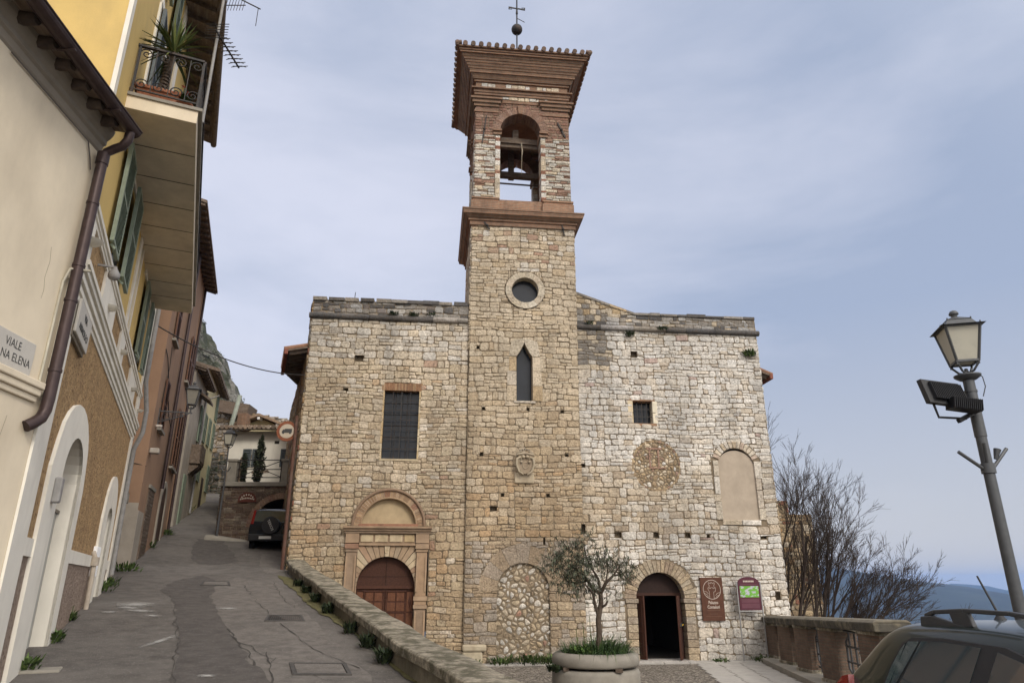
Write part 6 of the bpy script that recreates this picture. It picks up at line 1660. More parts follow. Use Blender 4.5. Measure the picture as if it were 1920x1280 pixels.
# cypress and small shrub on the terrace
def leaf_cloud(m, c, rx, ry, rz, n, size, cols, g, power=.5, flat=0):
    for _ in range(n):
        while True:
            p = Vector((g.uniform(-1, 1), g.uniform(-1, 1), g.uniform(-1, 1)))
            if p.length < 1: break
        p = p.normalized() * p.length ** power
        q = Vector((c[0] + p.x * rx, c[1] + p.y * ry, c[2] + p.z * rz))
        d = Vector((g.gauss(0, 1), g.gauss(0, 1), g.gauss(0, 1) * (1 - flat))).normalized(); e_ = d.orthogonal().normalized()
        e_ = (Matrix.Rotation(g.uniform(0, 6.3), 3, d) @ e_); s_ = size * g.uniform(.6, 1.4)
        col = mulc(g.choice(cols), g.uniform(.65, 1.35))
        m.add([q - d * s_, q + e_ * s_ * .35, q + d * s_, q - e_ * s_ * .35], [(0, 1, 2, 3)], 0, col)
def cypress(name, label, x, y, z, h, r_, seed):
    g = random.Random(seed); t = thing(name, label, 'shrub', (x, y, z), 0)
    m = MB(); m.tube([(0, 0, 0), (0, 0, h * .8)], [.05, .015], 6); m.build('trunk', [MATS['bark']], t)
    m = MB()
    for k in range(14):
        f = k / 13; rr = r_ * (math.sin(math.pi * (f * .9 + .08)) ** .6) * (1 - .35 * f)
        leaf_cloud(m, (g.uniform(-.03, .03), g.uniform(-.03, .03), .12 + f * (h - .2)), rr, rr, h / 14, 90, .07, [(.035, .045, .025), (.05, .06, .03), (.025, .03, .02)], g)
    m.build('foliage', [MATS['leaf']], t)
cypress('cypress', 'dark narrow cypress standing on the terrace before the white house', -9.78, 26.9, 5.66, 1.9, .26, 1)
cypress('cypress', 'small thin dark shrub beside the left terrace post', -10.28, 26.7, 5.66, 1.2, .12, 2)
# terrace lamp
tl = thing('street_lamp', 'slim black lamp post beside the terrace at the garage corner', 'street lamp', (-10.5, 25.55, 3.55), 0)
m = MB(); m.tube([(0, 0, 0), (0, 0, .6), (.02, 0, 2.0), (.0, 0, 3.3)], [.055, .045, .035, .025], 8); m.tube([(-.18, 0, 2.6), (-.1, 0, 2.45), (0, 0, 2.42), (.1, 0, 2.45), (.18, 0, 2.6)], .018, 6); m.build('post', [MATS['lamp_iron']], tl)
lantern('lantern', tl, (0, 0, 3.42), .34, .40, MATS['lamp_iron'], MATS['frosted_glass'])
# ---- white house
wh = thing('house', 'low white house with patched plaster and grey shutters behind the terrace', 'house', (0, 30, 0), 0)
m = MB(); m.add([(-12.3, 0, 3), (-3, 0, 3), (-3, 0, 8.4), (-12.3, 0, 8.4)], [(0, 1, 2, 3)]); m.add([(-12.3, 4, 3), (-12.3, 0, 3), (-12.3, 0, 8.6), (-12.3, 4, 8.6)], [(0, 1, 2, 3)]); m.build('wall', [MATS['plaster_white']], wh)
m = MB()
ptch = [(-12.28, 5.6), (-11.9, 5.9), (-11.55, 6.3), (-11.35, 6.9), (-11.25, 7.35), (-11.45, 7.5), (-11.7, 7.3), (-11.85, 7.0), (-12.05, 6.8), (-12.29, 6.75)]
m.prism(ptch, -.006, 0, 0, (.30, .21, .13)); m.prism([(-10.92, 7.6), (-10.78, 7.6), (-10.85, 7.9)], -.006, 0, 0, (.30, .21, .13)); m.prism([(-11.2, 6.55), (-10.4, 6.6), (-10.5, 6.72), (-11.2, 6.68)], -.006, 0, 0, (.33, .25, .17))
m.build('bare_patch', [MATS['stone']], wh)
for xa in (-11.65, -10.02):
    w = .36
    m = MB(); louvre(m, xa, xa + w, 6.85, 7.62, -.01, .05, pitch=.08); louvre(m, xa + w + .04, xa + 2 * w + .04, 6.85, 7.62, -.01, .05, pitch=.08); m.split('shutter', [MATS['shutter_grey']], wh)
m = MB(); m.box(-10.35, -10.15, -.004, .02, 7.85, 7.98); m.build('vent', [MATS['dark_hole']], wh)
m = MB(); m.hexa([(-12.75, -.5, 8.35), (-3, -.5, 8.35), (-3, 2.6, 9.0), (-12.4, 2.6, 9.0), (-12.75, -.5, 8.42), (-3, -.5, 8.42), (-3, 2.6, 9.1), (-12.4, 2.6, 9.1)], 0, (.10, .08, .06)); rf2 = m.build('roof', [MATS['tile']], wh)
m = MB()
for i in range(42):
    x = -12.7 + i * .2; c_ = pick(rng, [((.30, .22, .16), 2), ((.22, .17, .13), 2), ((.38, .31, .24), 1)])
    for k in range(5): m.tube([(x, -.56 + k * .62, 8.44 + k * .13 + .04), (x, -.56 + k * .62 + .66, 8.44 + k * .13 + .12)], [.095, .075], 7, 0, mulc(c_, rng.uniform(.7, 1.25)))
m.build('roof_tiles', [MATS['tile']], rf2)
# gabled house behind
gb = thing('house', 'pale yellow gabled house peeping over the white house roof', 'house', (0, 33, 0), 0)
gz, gcx, gw_ = 8.6, -12.15, 2.0
m = MB(); m.prism([(-13.25, 4), (-11.05, 4), (-11.05, 9.2), (gcx, 9.65), (-13.25, 9.2)], 0, 5); m.build('wall', [MATS['plaster_pale_yellow']], gb)
m = MB()
for sx in (-1, 1):
    a = (gcx, 9.7); b = (gcx + sx * 1.35, 9.17)
    m.hexa([(min(a[0], b[0]), -.45, (a[1] if a[0] < b[0] else b[1])), (max(a[0], b[0]), -.45, (b[1] if a[0] < b[0] else a[1])), (max(a[0], b[0]), 5, (b[1] if a[0] < b[0] else a[1])), (min(a[0], b[0]), 5, (a[1] if a[0] < b[0] else b[1])),
            (min(a[0], b[0]), -.45, (a[1] if a[0] < b[0] else b[1]) + .12), (max(a[0], b[0]), -.45, (b[1] if a[0] < b[0] else a[1]) + .12), (max(a[0], b[0]), 5, (b[1] if a[0] < b[0] else a[1]) + .12), (min(a[0], b[0]), 5, (a[1] if a[0] < b[0] else b[1]) + .12)], 0, (.28, .20, .14))
m.bar((gcx, -.4, 9.6), (gcx, 0, 9.6), .12); m.bar((gcx - .9, -.35, 9.28), (gcx - .9, 0, 9.28), .1); m.bar((gcx + .9, -.35, 9.28), (gcx + .9, 0, 9.28), .1)
m.build('roof', [MATS['tile']], gb)
m = MB(); m.box(-13.0, -12.55, -.8, -.3, 8.5, 9.75); m.box(-13.05, -12.5, -.85, -.25, 9.0, 9.1); m.build('chimney', [MATS['brick_courses']], gb)
m = MB(); m.tube([(-13.15, -1.2, 8.7), (-12.85, -1.2, 10.5)], .10, 10, 0, (.36, .40, .34)); m.build('flue_pipe', [MATS['trim_stone']], gb)
a2 = thing('tv_aerial', 'thin tv aerial standing above the gabled house', 'aerial', (-10.75, 35, 9.5), 0)
m = MB(); m.tube([(0, 0, -.6), (0, 0, 2.15)], .025, 6); m.bar((-.1, 0, 2.1), (.25, 0, 2.0), .03); m.bar((-.1, 0, 1.5), (.3, 0, 1.3), .025); m.bar((-.15, 0, .9), (.45, 0, .75), .03)
for k in range(5): m.bar((-.05 + k * .1, -.2, .85 - k * .02), (-.05 + k * .1, .2, .85 - k * .02), .02)
for k in range(3): m.bar((-.05 + k * .12, -.2, 1.45 - k * .05), (-.05 + k * .12, .2, 1.45 - k * .05), .02)
m.build('mast', [MATS['iron']], a2)
# ---- tall rubble wall closing the street
tw2 = thing('stone_wall', 'tall rough rubble wall closing the far end of the street', 'wall', (0, 41, 0), 2)
m = MB()
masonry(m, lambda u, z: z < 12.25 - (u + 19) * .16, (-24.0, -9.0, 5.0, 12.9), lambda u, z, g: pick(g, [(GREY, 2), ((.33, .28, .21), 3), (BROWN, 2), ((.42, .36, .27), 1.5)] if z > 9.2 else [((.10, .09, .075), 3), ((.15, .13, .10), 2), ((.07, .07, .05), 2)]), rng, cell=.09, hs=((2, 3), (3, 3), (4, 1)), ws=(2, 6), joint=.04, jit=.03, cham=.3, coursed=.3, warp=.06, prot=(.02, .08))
m.box(-24, -9, .05, 1.2, 4.5, 10.6, 1); m.build('wall', [MATS['stone'], MATS['mortar']], tw2)
m = MB(); m.hexa([(-17.2, -.8, 11.6), (-15.6, -.8, 11.3), (-15.6, .6, 11.3), (-17.2, .6, 11.6), (-17.4, -.9, 12.3), (-15.4, -.9, 12.0), (-15.4, .6, 12.0), (-17.4, .6, 12.3)]); m.build('bracket_box', [MATS['old_wood']], tw2)
wl3 = thing('wall_lantern', 'small dark lantern hanging on the tall rubble wall', 'street lamp', (-16.3, 40.6, 9.25), 0)
m = MB(); m.tube([(-.8, .3, .75), (0, .1, .62), (1.2, .2, .35)], .03, 6); m.tube([(0, 0, .62), (0, 0, .35)], .03, 6); m.build('bracket', [MATS['lamp_iron']], wl3)
lantern('lantern', wl3, (0, 0, -.25), .4, .45, MATS['lamp_iron'], MATS['frosted_glass'])
iv = MB(); g = random.Random(9)
for k in range(34):
    u = g.uniform(-18.5, -12); leaf_cloud(iv, (u, 40.7 + .02 * u, 6.6 + g.uniform(0, 2.6)), .55, .18, .45, 90, .07, [(.03, .04, .02), (.022, .03, .016), (.05, .055, .03)], g)
props(iv.build('ivy', [MATS['leaf']]), 'dark ivy covering the lower part of the tall rubble wall', 'ivy')
# ---- the cliff
def cliff():
    nx, nz = 150, 110
    vs = []
    prof_ = [(-120, 84), (-90, 70), (-76, 62), (-66, 55), (-58, 47.5), (-55.5, 42), (-52.5, 38.5), (-50.5, 34), (-48.2, 31), (-46.5, 27.5), (-44.5, 25.5), (-42, 23.5), (-30, 18), (-10, 8)]
    def top(x):
        for (a, za), (b, zb_) in zip(prof_, prof_[1:]):
            if x <= b: return za + (zb_ - za) * (x - a) / (b - a)
        return prof_[-1][1]
    for j in range(nz + 1):
        f = j / nz
        for i in range(nx + 1):
            x = -120 + 110 * (i / nx) ** .8
            h = top(x)
            if f <= .75: z = -3 + (h + 3) * f / .75; y = 108 + 14 * (f / .75) ** 1.5
            else: k = (f - .75) / .25; z = h - k * k * 14; y = 122 + 26 * k
            p = Vector((x * .07, y * .07, z * .045)); q = Vector((x * .22, y * .22, z * .12))
            d = noise.ridged_multi_fractal(p, .9, 2.1, 5, 1.0, 2.0) * 2.6 + noise.fractal(q, 1.0, 2.0, 5) * 1.6
            edge = 1 if f < .7 else .6
            vs.append((x + noise.noise(q * 1.7) * 1.2, y - d * 1.6 * edge, z + noise.fractal(q * 1.3, 1, 2, 4) * 2.2))
    n = nx + 1
    fs = [(j * n + i, j * n + i + 1, (j + 1) * n + i + 1, (j + 1) * n + i) for j in range(nz) for i in range(nx)]
    me = bpy.data.meshes.new('cliff'); me.from_pydata(vs, [], fs)
    mm = mat('rock', (.215, .205, .18), .95, .45, .5, 1.0, 1.0, stain=.85, stain_col=(.05, .06, .032), stain_map=(1, 1, .8), stain_s=.16, bdist=1.2, lo=.44, hi=.53)
    me.materials.append(mm); me.update()
    o = bpy.data.objects.new('cliff', me); COL.objects.link(o); o['kind'] = 'structure'
    g = random.Random(5); sh = MB()
    for _ in range(700):
        i = g.randint(int(nx * .45), nx - 20); j = g.randint(int(nz * .35), int(nz * .80))
        v = vs[j * n + i]; r_ = g.uniform(.5, 1.5)
        if noise.noise(Vector((v[0] * .12, v[2] * .12, 2))) < -.05 and g.random() < .75: continue
        leaf_cloud(sh, (v[0], v[1] - .3, v[2] + .2), r_, r_, r_ * .8, 44, .19, [(.045, .055, .03), (.06, .065, .035), (.035, .04, .024)], g)
    props(sh.build('cliff_scrub', [MATS['leaf']]), 'scattered dark scrub growing over the grey cliff', 'scrub', kind='stuff')
cliff()
# ---- dark suv backed into the garage mouth
mat('suv_paint', (.006, .010, .016), .25, .1, 3, 0, coat=.8); mat('tyre', (.016, .016, .017), .85, .1, 20, .2, 60); mat('red_lamp', (.16, .008, .007), .25, .1, 5, 0, coat=1); mat('plastic_black', (.022, .022, .024), .5, .15, 30, .15, 90); mat('chrome', (.5, .5, .5), .25, .05, 5, 0, metal=1)
mat('car_glass', (.03, .05, .058), .03, .05, 2, 0, spec=.9).node_tree.nodes['Principled BSDF'].inputs['IOR'].default_value = 2.0; mat('plate_white', (.5, .5, .48), .5, .05, 3, 0)
SX, SY = -8.12, 24.0
sz = street_z(SX, SY) - .02
su = thing('parked_suv', 'dark small off roader with spare wheel on its tail in the garage arch', 'car', (SX, SY, sz), 4)
def loft(m, secs, mt=0, col=(1, 1, 1)):
    n = len(secs[0]); vs = [p for s_ in secs for p in s_]
    fs = [(i * n + j, (i + 1) * n + j, (i + 1) * n + j + 1, i * n + j + 1) for i in range(len(secs) - 1) for j in range(n - 1)]
    m.add(vs, fs, mt, col, True)
    m.add(secs[0], [tuple(range(n))], mt, col); m.add(secs[-1], [tuple(range(n - 1, -1, -1))], mt, col)
def subsurf(o, lv=2):
    s_ = o.modifiers.new('smooth', 'SUBSURF'); s_.levels = lv; s_.render_levels = lv; return o
m = MB(); hw = .68; secs = []
for y, top, rh, zb_ in ((0, .95, .60, .32), (.02, 1.0, .62, .28), (.1, 1.36, .54, .26), (.2, 1.42, .53, .26), (.9, 1.45, .54, .26), (1.7, 1.42, .53, .26), (2.2, 1.05, .55, .26), (2.9, .95, .58, .28), (3.2, .75, .55, .3)):
    bl = min(.92, top)
    half = [(hw * .92, y, zb_), (hw, y, .5), (hw, y, bl * .8), (hw * .97, y, bl), (rh, y, max(top - .05, bl)), (rh * .9, y, top)]
    secs.append([(-x, b, c) for x, b, c in half] + [(x, b, c) for x, b, c in half[::-1]])
loft(m, secs); body = subsurf(m.build('body', [MATS['suv_paint']], su), 2)
m = MB(); m.prism([(-.55, .97), (.55, .97), (.47, 1.31), (-.47, 1.31)], -.012, .06); m.build('rear_window', [MATS['car_glass']], body)
for sx in (-1, 1):
    m = MB(); m.hexa([(sx * .59 - .05, -.035, .88), (sx * .59 + .05, -.035, .88), (sx * .60 + .05, .1, .88), (sx * .60 - .05, .1, .88), (sx * .54 - .035, .02, 1.34), (sx * .54 + .035, .02, 1.34), (sx * .55 + .04, .14, 1.34), (sx * .55 - .04, .14, 1.34)]); m.build('tail_light', [MATS['red_lamp']], su, bevel=.01)
    m = MB(); m.tube([(sx * .44, .25, 1.47), (sx * .44, 1.7, 1.47)], .02, 8); m.box(sx * .44 - .02, sx * .44 + .02, .25, .3, 1.40, 1.47); m.box(sx * .44 - .02, sx * .44 + .02, 1.62, 1.68, 1.40, 1.47); m.build('roof_rail', [MATS['chrome']], su)
    for yy in (.55, 2.6):
        m = MB(); m.tube([(sx * .52, yy, .29), (sx * .70, yy, .29)], .29, 20); w_ = m.build('wheel', [MATS['tyre']], su, bevel=.02)
m = MB(); m.box(-.66, .66, -.09, .1, .34, .56); m.build('bumper', [MATS['plastic_black']], su, bevel=.04)
m = MB(); m.tube([(.05, -.16, .84), (.05, .0, .84)], .28, 24); sp = m.build('spare_wheel', [MATS['plastic_black']], su, bevel=.03)
o = text_obj('lettering', 'TERIOS', .12, MATS['plate_white'], sp, (.05, -.164, .84), (R(90), R(62), 0), ext=.001)
m = MB(); m.box(-.30, .10, -.1, -.088, .40, .49); m.build('number_plate', [MATS['plate_white']], su)
# ---- road sign on the church corner
rs = thing('road_sign', 'round red rimmed road sign showing a black lorry by the church corner', 'sign', tuple(at_y(538, 808, 20.55)), 4)
mat('sign_red', (.20, .065, .03), .6, .3, 8, .1, 40); mat('sign_white', (.44, .375, .29), .6, .12, 6, .1, 40, stain=.4, stain_col=(.3, .2, .12), stain_s=3)
m = MB(); m.prism(arch_pts(0, 0, .305, 0, 350, 35), -.012, .0, 0); m.prism(arch_pts(0, 0, .215, 0, 350, 35), -.018, -.010, 1)
m.build('disc', [MATS['sign_red'], MATS['sign_white']], rs)
m = MB(); m.box(-.06, .15, -.024, -.017, -.02, .07); m.prism([(-.14, -.05), (-.065, -.05), (-.065, .05), (-.10, .05), (-.14, .0)], -.024, -.017); m.box(-.14, .15, -.024, -.017, -.05, -.025)
m.prism(arch_pts(-.10, -.055, .03, 0, 340, 17), -.025, -.017); m.prism(arch_pts(.10, -.055, .03, 0, 340, 17), -.025, -.017); m.build('lorry_symbol', [MATS['ink']], rs)
m = MB(); m.box(-.03, .34, .0, .03, -.02, .02); m.box(.22, .30, .0, .04, -.5, .4); m.build('bracket', [MATS['iron']], rs)
# ---- cable over the street
p0, p1 = YE.world(17.2, -.05, 8.05), CH.world(-7.62, -.05, 0); p1.z = at_y(568, 703, p1.y).z
ct = MB(); ct.tube([p0.lerp(p1, i / 24) + Vector((0, 0, -.55 * 4 * (i / 24) * (1 - i / 24) * .55)) for i in range(25)], .016, 5)
props(ct.build('overhead_cable', [MATS['iron']]), 'thin cable sagging across the street from yellow house to church', 'cable')

# ================================================================== FORECOURT AND RIGHT SIDE
# ---- low wall between street and forecourt
lw_ = thing('parapet_wall', 'long low mossy wall running down between the street and the forecourt', 'wall', (0, 0, 0), 0)
m = MB(); pts_s = [20.9 - i * 1.05 for i in range(17)]
mat('old_render', (.19, .165, .125), .95, .3, 3, 1.0, 18, stain=.8, stain_col=(.085, .08, .055), stain_map=(1, 1, .6), stain_s=1.4, bdist=.02, lo=.42, hi=.62)
mat('coping_stone', (.29, .255, .195), .95, .5, 12, 1.0, 14, stain=.85, stain_col=(.085, .078, .05), stain_map=(1, 1, 1), stain_s=4.0, bdist=.05, lo=.44, hi=.58)
def wl_t(s_): return 2.50 + .05 * noise.noise(Vector((s_ * .2, 0, 0)))
def wl_top(s_):
    x, y = st(s_, wl_t(s_)); return street_z(x, y) + .30 + .04 * noise.noise(Vector((s_ * .6, 3, 0)))
S_ = [4 + .35 * i for i in range(49)]; vs = []
for s_ in S_:
    t0 = wl_t(s_)
    for t, z in ((t0 + .03, -.6), (t0 + .03, wl_top(s_) - .1), (t0 + .42, wl_top(s_) - .1), (t0 + .42, -.6)):
        x, y = st(s_, t); vs.append((x, y, z))
m.add(vs, [(4 * i + j, 4 * i + 4 + j, 4 * i + 5 + j, 4 * i + 1 + j) for i in range(len(S_) - 1) for j in range(3)]); m.add(vs[:4], [(0, 1, 2, 3)]); m.add(vs[-4:], [(3, 2, 1, 0)])
m.build('wall', [MATS['old_render']], lw_)
m = MB(); s_ = 4.0
while s_ < 20.9:
    L_ = min(rng.uniform(.8, 1.3), 20.95 - s_)
    vs = []
    k = 5
    for i in range(k + 1):
        q = s_ + .008 + (L_ - .016) * i / k; t0 = wl_t(q); zt = wl_top(q) - .1
        for t, z in ((t0 - .02, zt), (t0 - .022, zt + .09), (t0 + .0, zt + .108), (t0 + .23, zt + .118), (t0 + .45, zt + .108), (t0 + .475, zt + .09), (t0 + .47, zt)):
            x, y = st(q, t + .012 * noise.noise(Vector((q * 3, t * 5, 1)))); vs.append((x, y, z + .014 * noise.noise(Vector((q * 2.5, t * 6, 2)))))
    m.add(vs, [(7 * i + j, 7 * i + 7 + j, 7 * i + 8 + j, 7 * i + 1 + j) for i in range(k) for j in range(6)]); m.add(vs[:7], [tuple(range(7))]); m.add(vs[-7:], [tuple(range(6, -1, -1))])
    s_ += L_
m.build('coping', [MATS['coping_stone']], lw_, bevel=.008)
# ---- weeds
def weed(label, c, r_, h, n, seed, group, dark=False, size=.05):
    g = random.Random(seed); m = MB()
    cols = [(.05, .085, .02), (.08, .12, .03), (.035, .06, .016)] if not dark else [(.022, .035, .014), (.035, .05, .02), (.016, .026, .01)]
    for _ in range(n):
        a = g.uniform(0, 6.283); rr = r_ * g.random() ** .6
        b = Vector((math.cos(a) * rr, math.sin(a) * rr, 0)); d = Vector((math.cos(a) * g.uniform(.1, .9), math.sin(a) * g.uniform(.1, .9), 1.0))
        leaf_blade(m, b + Vector((0, 0, g.uniform(0, h * .5))), d, h * g.uniform(.35, .8), size * g.uniform(.6, 1.3), mulc(g.choice(cols), g.uniform(.6, 1.3)), g.uniform(.1, .7), 3)
    o = m.build('weed_tuft', [MATS['leaf']], loc=c); return props(o, label, 'weeds', group)
gW = 'weeds along the foot of the left houses'
for i, (px, py, r_, h, lb) in enumerate([(45, 1258, .14, .2, 'small weed at the foot of the yellow house nearest the camera'), (100, 1205, .12, .2, 'small weed at the door step of the large grey door'), (128, 1165, .10, .22, 'tiny weed against the pink plinth between the two doors'),
        (185, 1110, .28, .3, 'dark leafy weed at the foot of the narrow white door'), (200, 1100, .26, .26, 'bright weed beside the narrow white door and pipe'), (232, 1072, .4, .3, 'wide bright grass clump before the brick garden wall'),
        (240, 1045, .3, .5, 'tall weeds climbing the brick garden wall'), (272, 1028, .3, .3, 'weed tuft at the terracotta house plinth'), (312, 1003, .25, .3, 'weed tuft by the arched door of the terracotta house'), (340, 962, .5, .5, 'far green tuft at the grey house foot')]):
    p = on_road(px, py); weed(lb, p, r_, h, int(60 + 160 * r_), 40 + i, gW)
gW2 = 'dark ferns on the street side of the low wall'
for i, (s_, h, lb) in enumerate([(17.9, .26, 'fern tuft on the low wall nearest the church corner'), (16.6, .28, 'second fern tuft down the low wall from the church'), (15.2, .3, 'third fern tuft down the low wall from the church'), (13.6, .34, 'largest dark fern tuft half way along the low wall'), (11.6, .28, 'fern tuft below the largest one on the low wall'), (10.4, .32, 'fern tuft low on the low wall above the near end'), (9.4, .3, 'fern tuft nearest the camera on the low wall')]):
    x, y = st(s_, wl_t(s_) - .07); weed(lb, (x, y, road_h(x, y)), .12, h * .8, 130, 70 + i, gW2, True, .035)
p = CH.world(-7.35, -.35, 2.55); weed('green tuft where the low wall meets the church corner', p, .2, .26, 90, 81, None)
gW3 = 'grass tufts along the foot of the church'
for i, (u, w_, h, n, lb) in enumerate([(-1.55, .35, .25, 160, 'grass tuft at the left foot of the blocked archway'), (-.75, .5, .32, 260, 'largest grass tuft under the middle of the blocked archway'), (-.1, .4, .3, 200, 'grass tuft at the right foot of the blocked archway'), (-2.25, .2, .18, 80, 'small tuft under the worn base block'), (4.7, .3, .12, 100, 'low moss tuft under the brown palazzo sign'), (5.95, .3, .2, 120, 'tuft between the posts of the information board'), (6.7, .4, .14, 180, 'mossy grass before the first balustrade pillar')]):
    p = CH.world(u, -.3, .02); weed(lb, p, w_, h, n, 90 + i, gW3)
gW4 = 'plants rooted high on the church front'
for i, (px, py, r_, h, n, lb, dk) in enumerate([(775, 593, .16, .16, 110, 'dark tuft on the left parapet moulding at its middle', True), (738, 590, .17, .14, 110, 'flat tuft on the left parapet moulding further left', True), (1103, 608, .14, .14, 90, 'brownish tuft on the right parapet moulding by the tower', True), (1240, 620, .2, .18, 120, 'tuft hanging from the middle of the right parapet moulding', True), (1178, 630, .17, .22, 110, 'dark plant under the right parapet moulding', True), (1403, 668, .2, .3, 190, 'bushy green plant near the top right church corner', False), (810, 592, .2, .12, 90, 'dry tuft on the left parapet moulding beside the tower', True)]):
    x, z = CH(px, py); p = CH.world(x, -.1, z - .05); weed(lb, p, r_, h, n, 110 + i, gW4, dk, .05)
# ---- planter with olive tree
PLX, PLY = 1.46, 13.3; pz = fore_z(PLY) + .09
pt = thing('planter', 'round concrete planter of two stacked rings with a dark gap between', 'planter', (PLX, PLY, pz), 0)
m = MB(); m.lathe([(0, -.10), (.68, -.10), (.75, -.04), (.765, .2), (.765, .49), (.745, .545), (.70, .565), (.5, .565), (.0, .565)], 48); m.build('lower_ring', [MATS['concrete']], pt)
m = MB(); m.lathe([(.0, .61), (.68, .60), (.735, .608), (.757, .64), (.762, .72), (.745, .78), (.69, .815), (.62, .82), (.58, .79), (.56, .74), (0, .74)], 48); m.build('upper_ring', [MATS['concrete']], pt)
m = MB(); m.box(.25, .37, -.72, -.58, .555, .615, 0); m.box(-.6, -.5, -.5, -.4, .555, .615); m.box(.5, .6, .3, .4, .555, .615); m.split('spacer', [MATS['bark']], pt)
m = MB(); m.lathe([(.0, .745), (.57, .745)], 24, col=(.06, .045, .03)); m.build('soil', [MATS['stone']], pt)
g = random.Random(77); m = MB()
for _ in range(1400):
    a = g.uniform(0, 6.283); rr = .56 * g.random() ** .5
    b = Vector((math.cos(a) * rr, math.sin(a) * rr, .74)); oa = a + g.gauss(0, .5)
    d = Vector((math.cos(oa) * g.uniform(.2, .9), math.sin(oa) * g.uniform(.2, .9), 1))
    k = 1.0 if math.cos(a) > -.1 else .72
    leaf_blade(m, b, d, g.uniform(.36, .72) * k, .017, mulc(g.choice([(.035, .075, .02), (.055, .10, .03), (.025, .05, .018), (.07, .11, .03)]), g.uniform(.6, 1.4)), g.uniform(.3, .9), 5)
o = props(m.build('planter_grass', [MATS['leaf']], loc=(PLX, PLY, pz)), 'arching strap leaved grass filling the round planter under the olive', 'grass', kind='stuff')
m = MB()
for _ in range(200):
    c_ = (g.uniform(-.45, -.1), g.uniform(-.5, .1), .78 + g.uniform(0, .12)); leaf_blade(m, c_, (g.uniform(-1, 1), g.uniform(-1, 1), .6), .06, .05, mulc((.075, .13, .03), g.uniform(.6, 1.4)), .2, 2)
for k in range(3):
    x0 = -.3 + k * .12; m.tube([(x0, -.1, .75), (x0 - .03, -.12, 1.2 + .1 * k)], .006, 5, 0, (.09, .11, .03))
    for q in range(14): leaf_blade(m, (x0 - .03 * q / 14, -.12, .85 + q * .028), (g.uniform(-1, 1), g.uniform(-1, 1), .4), .06, .03, mulc((.11, .15, .03), g.uniform(.7, 1.3)), .3, 2)
props(m.build('leafy_herb', [MATS['leaf']], loc=(PLX, PLY, pz)), 'bright leafy herb in the left half of the planter', 'herb')
weed('dark plant growing out of the gap at the planter left side', (PLX - .72, PLY - .35, pz + .53), .16, .16, 140, 140, None, True, .06)
ol = thing('olive_tree', 'small olive tree with forked trunk growing in the round planter', 'tree', (PLX, PLY, pz + .74), 0)
def OP(px, py, dy=0): v = at_y(px, py, PLY + dy); return (v.x - PLX, v.y - PLY, v.z - pz - .74)
m = MB(); limbs = [
    ([OP(1123, 1222), OP(1124, 1190), OP(1122, 1160), OP(1127, 1130), OP(1126, 1112)], [.065, .052, .05, .045, .04]),
    ([OP(1126, 1112), OP(1112, 1104, .05), OP(1102, 1088, .1), OP(1085, 1070, .15), OP(1068, 1058, .2)], [.04, .034, .028, .02, .012]),
    ([OP(1126, 1112), OP(1136, 1092, -.1), OP(1150, 1078, -.15), OP(1168, 1076, -.2), OP(1182, 1090, -.2)], [.038, .028, .02, .014, .008]),
    ([OP(1122, 1155), OP(1115, 1130, -.05), OP(1112, 1112, -.1), OP(1098, 1096, -.2), OP(1075, 1085, -.25)], [.03, .028, .022, .015, .008]),
    ([OP(1126, 1112), OP(1122, 1085, .1), OP(1108, 1062, .15), OP(1098, 1040, .2), OP(1095, 1015, .2)], [.03, .022, .017, .012, .007]),
    ([OP(1150, 1078, -.15), OP(1162, 1060, -.1), OP(1172, 1050, 0)], [.018, .012, .007]), ([OP(1102, 1088, .1), OP(1080, 1092, .3), OP(1060, 1088, .4)], [.02, .014, .008]),
    ([OP(1136, 1092, -.1), OP(1140, 1066, .05), OP(1138, 1045, .1)], [.02, .013, .007]), ([OP(1127, 1138), OP(1136, 1133, -.1), OP(1139, 1126, -.12)], [.025, .02, .018])]
for P_, r_ in limbs: m.tube(P_, r_, 9)
m.build('trunk', [MATS['bark']], ol)
m = MB(); g = random.Random(15); twg = MB()
clumps = [(1045, 1058, 26, 15, 1), (1065, 1042, 30, 16, 1.2), (1082, 1068, 34, 18, 1.5), (1058, 1080, 26, 14, 1), (1090, 1090, 26, 14, 1), (1108, 1052, 26, 18, 1), (1095, 1028, 24, 14, .5), (1100, 1010, 14, 12, .25), (1070, 1025, 20, 9, .35),
          (1128, 1062, 20, 12, .45), (1140, 1045, 18, 14, .4), (1165, 1062, 18, 12, .55), (1180, 1075, 16, 12, .55), (1176, 1088, 12, 8, .3), (1150, 1060, 16, 12, .4), (1072, 1098, 22, 10, .6), (1098, 1110, 16, 8, .35), (1115, 1105, 12, 8, .3), (1085, 1120, 10, 6, .15), (1140, 1110, 12, 6, .2), (1035, 1068, 14, 8, .3)]
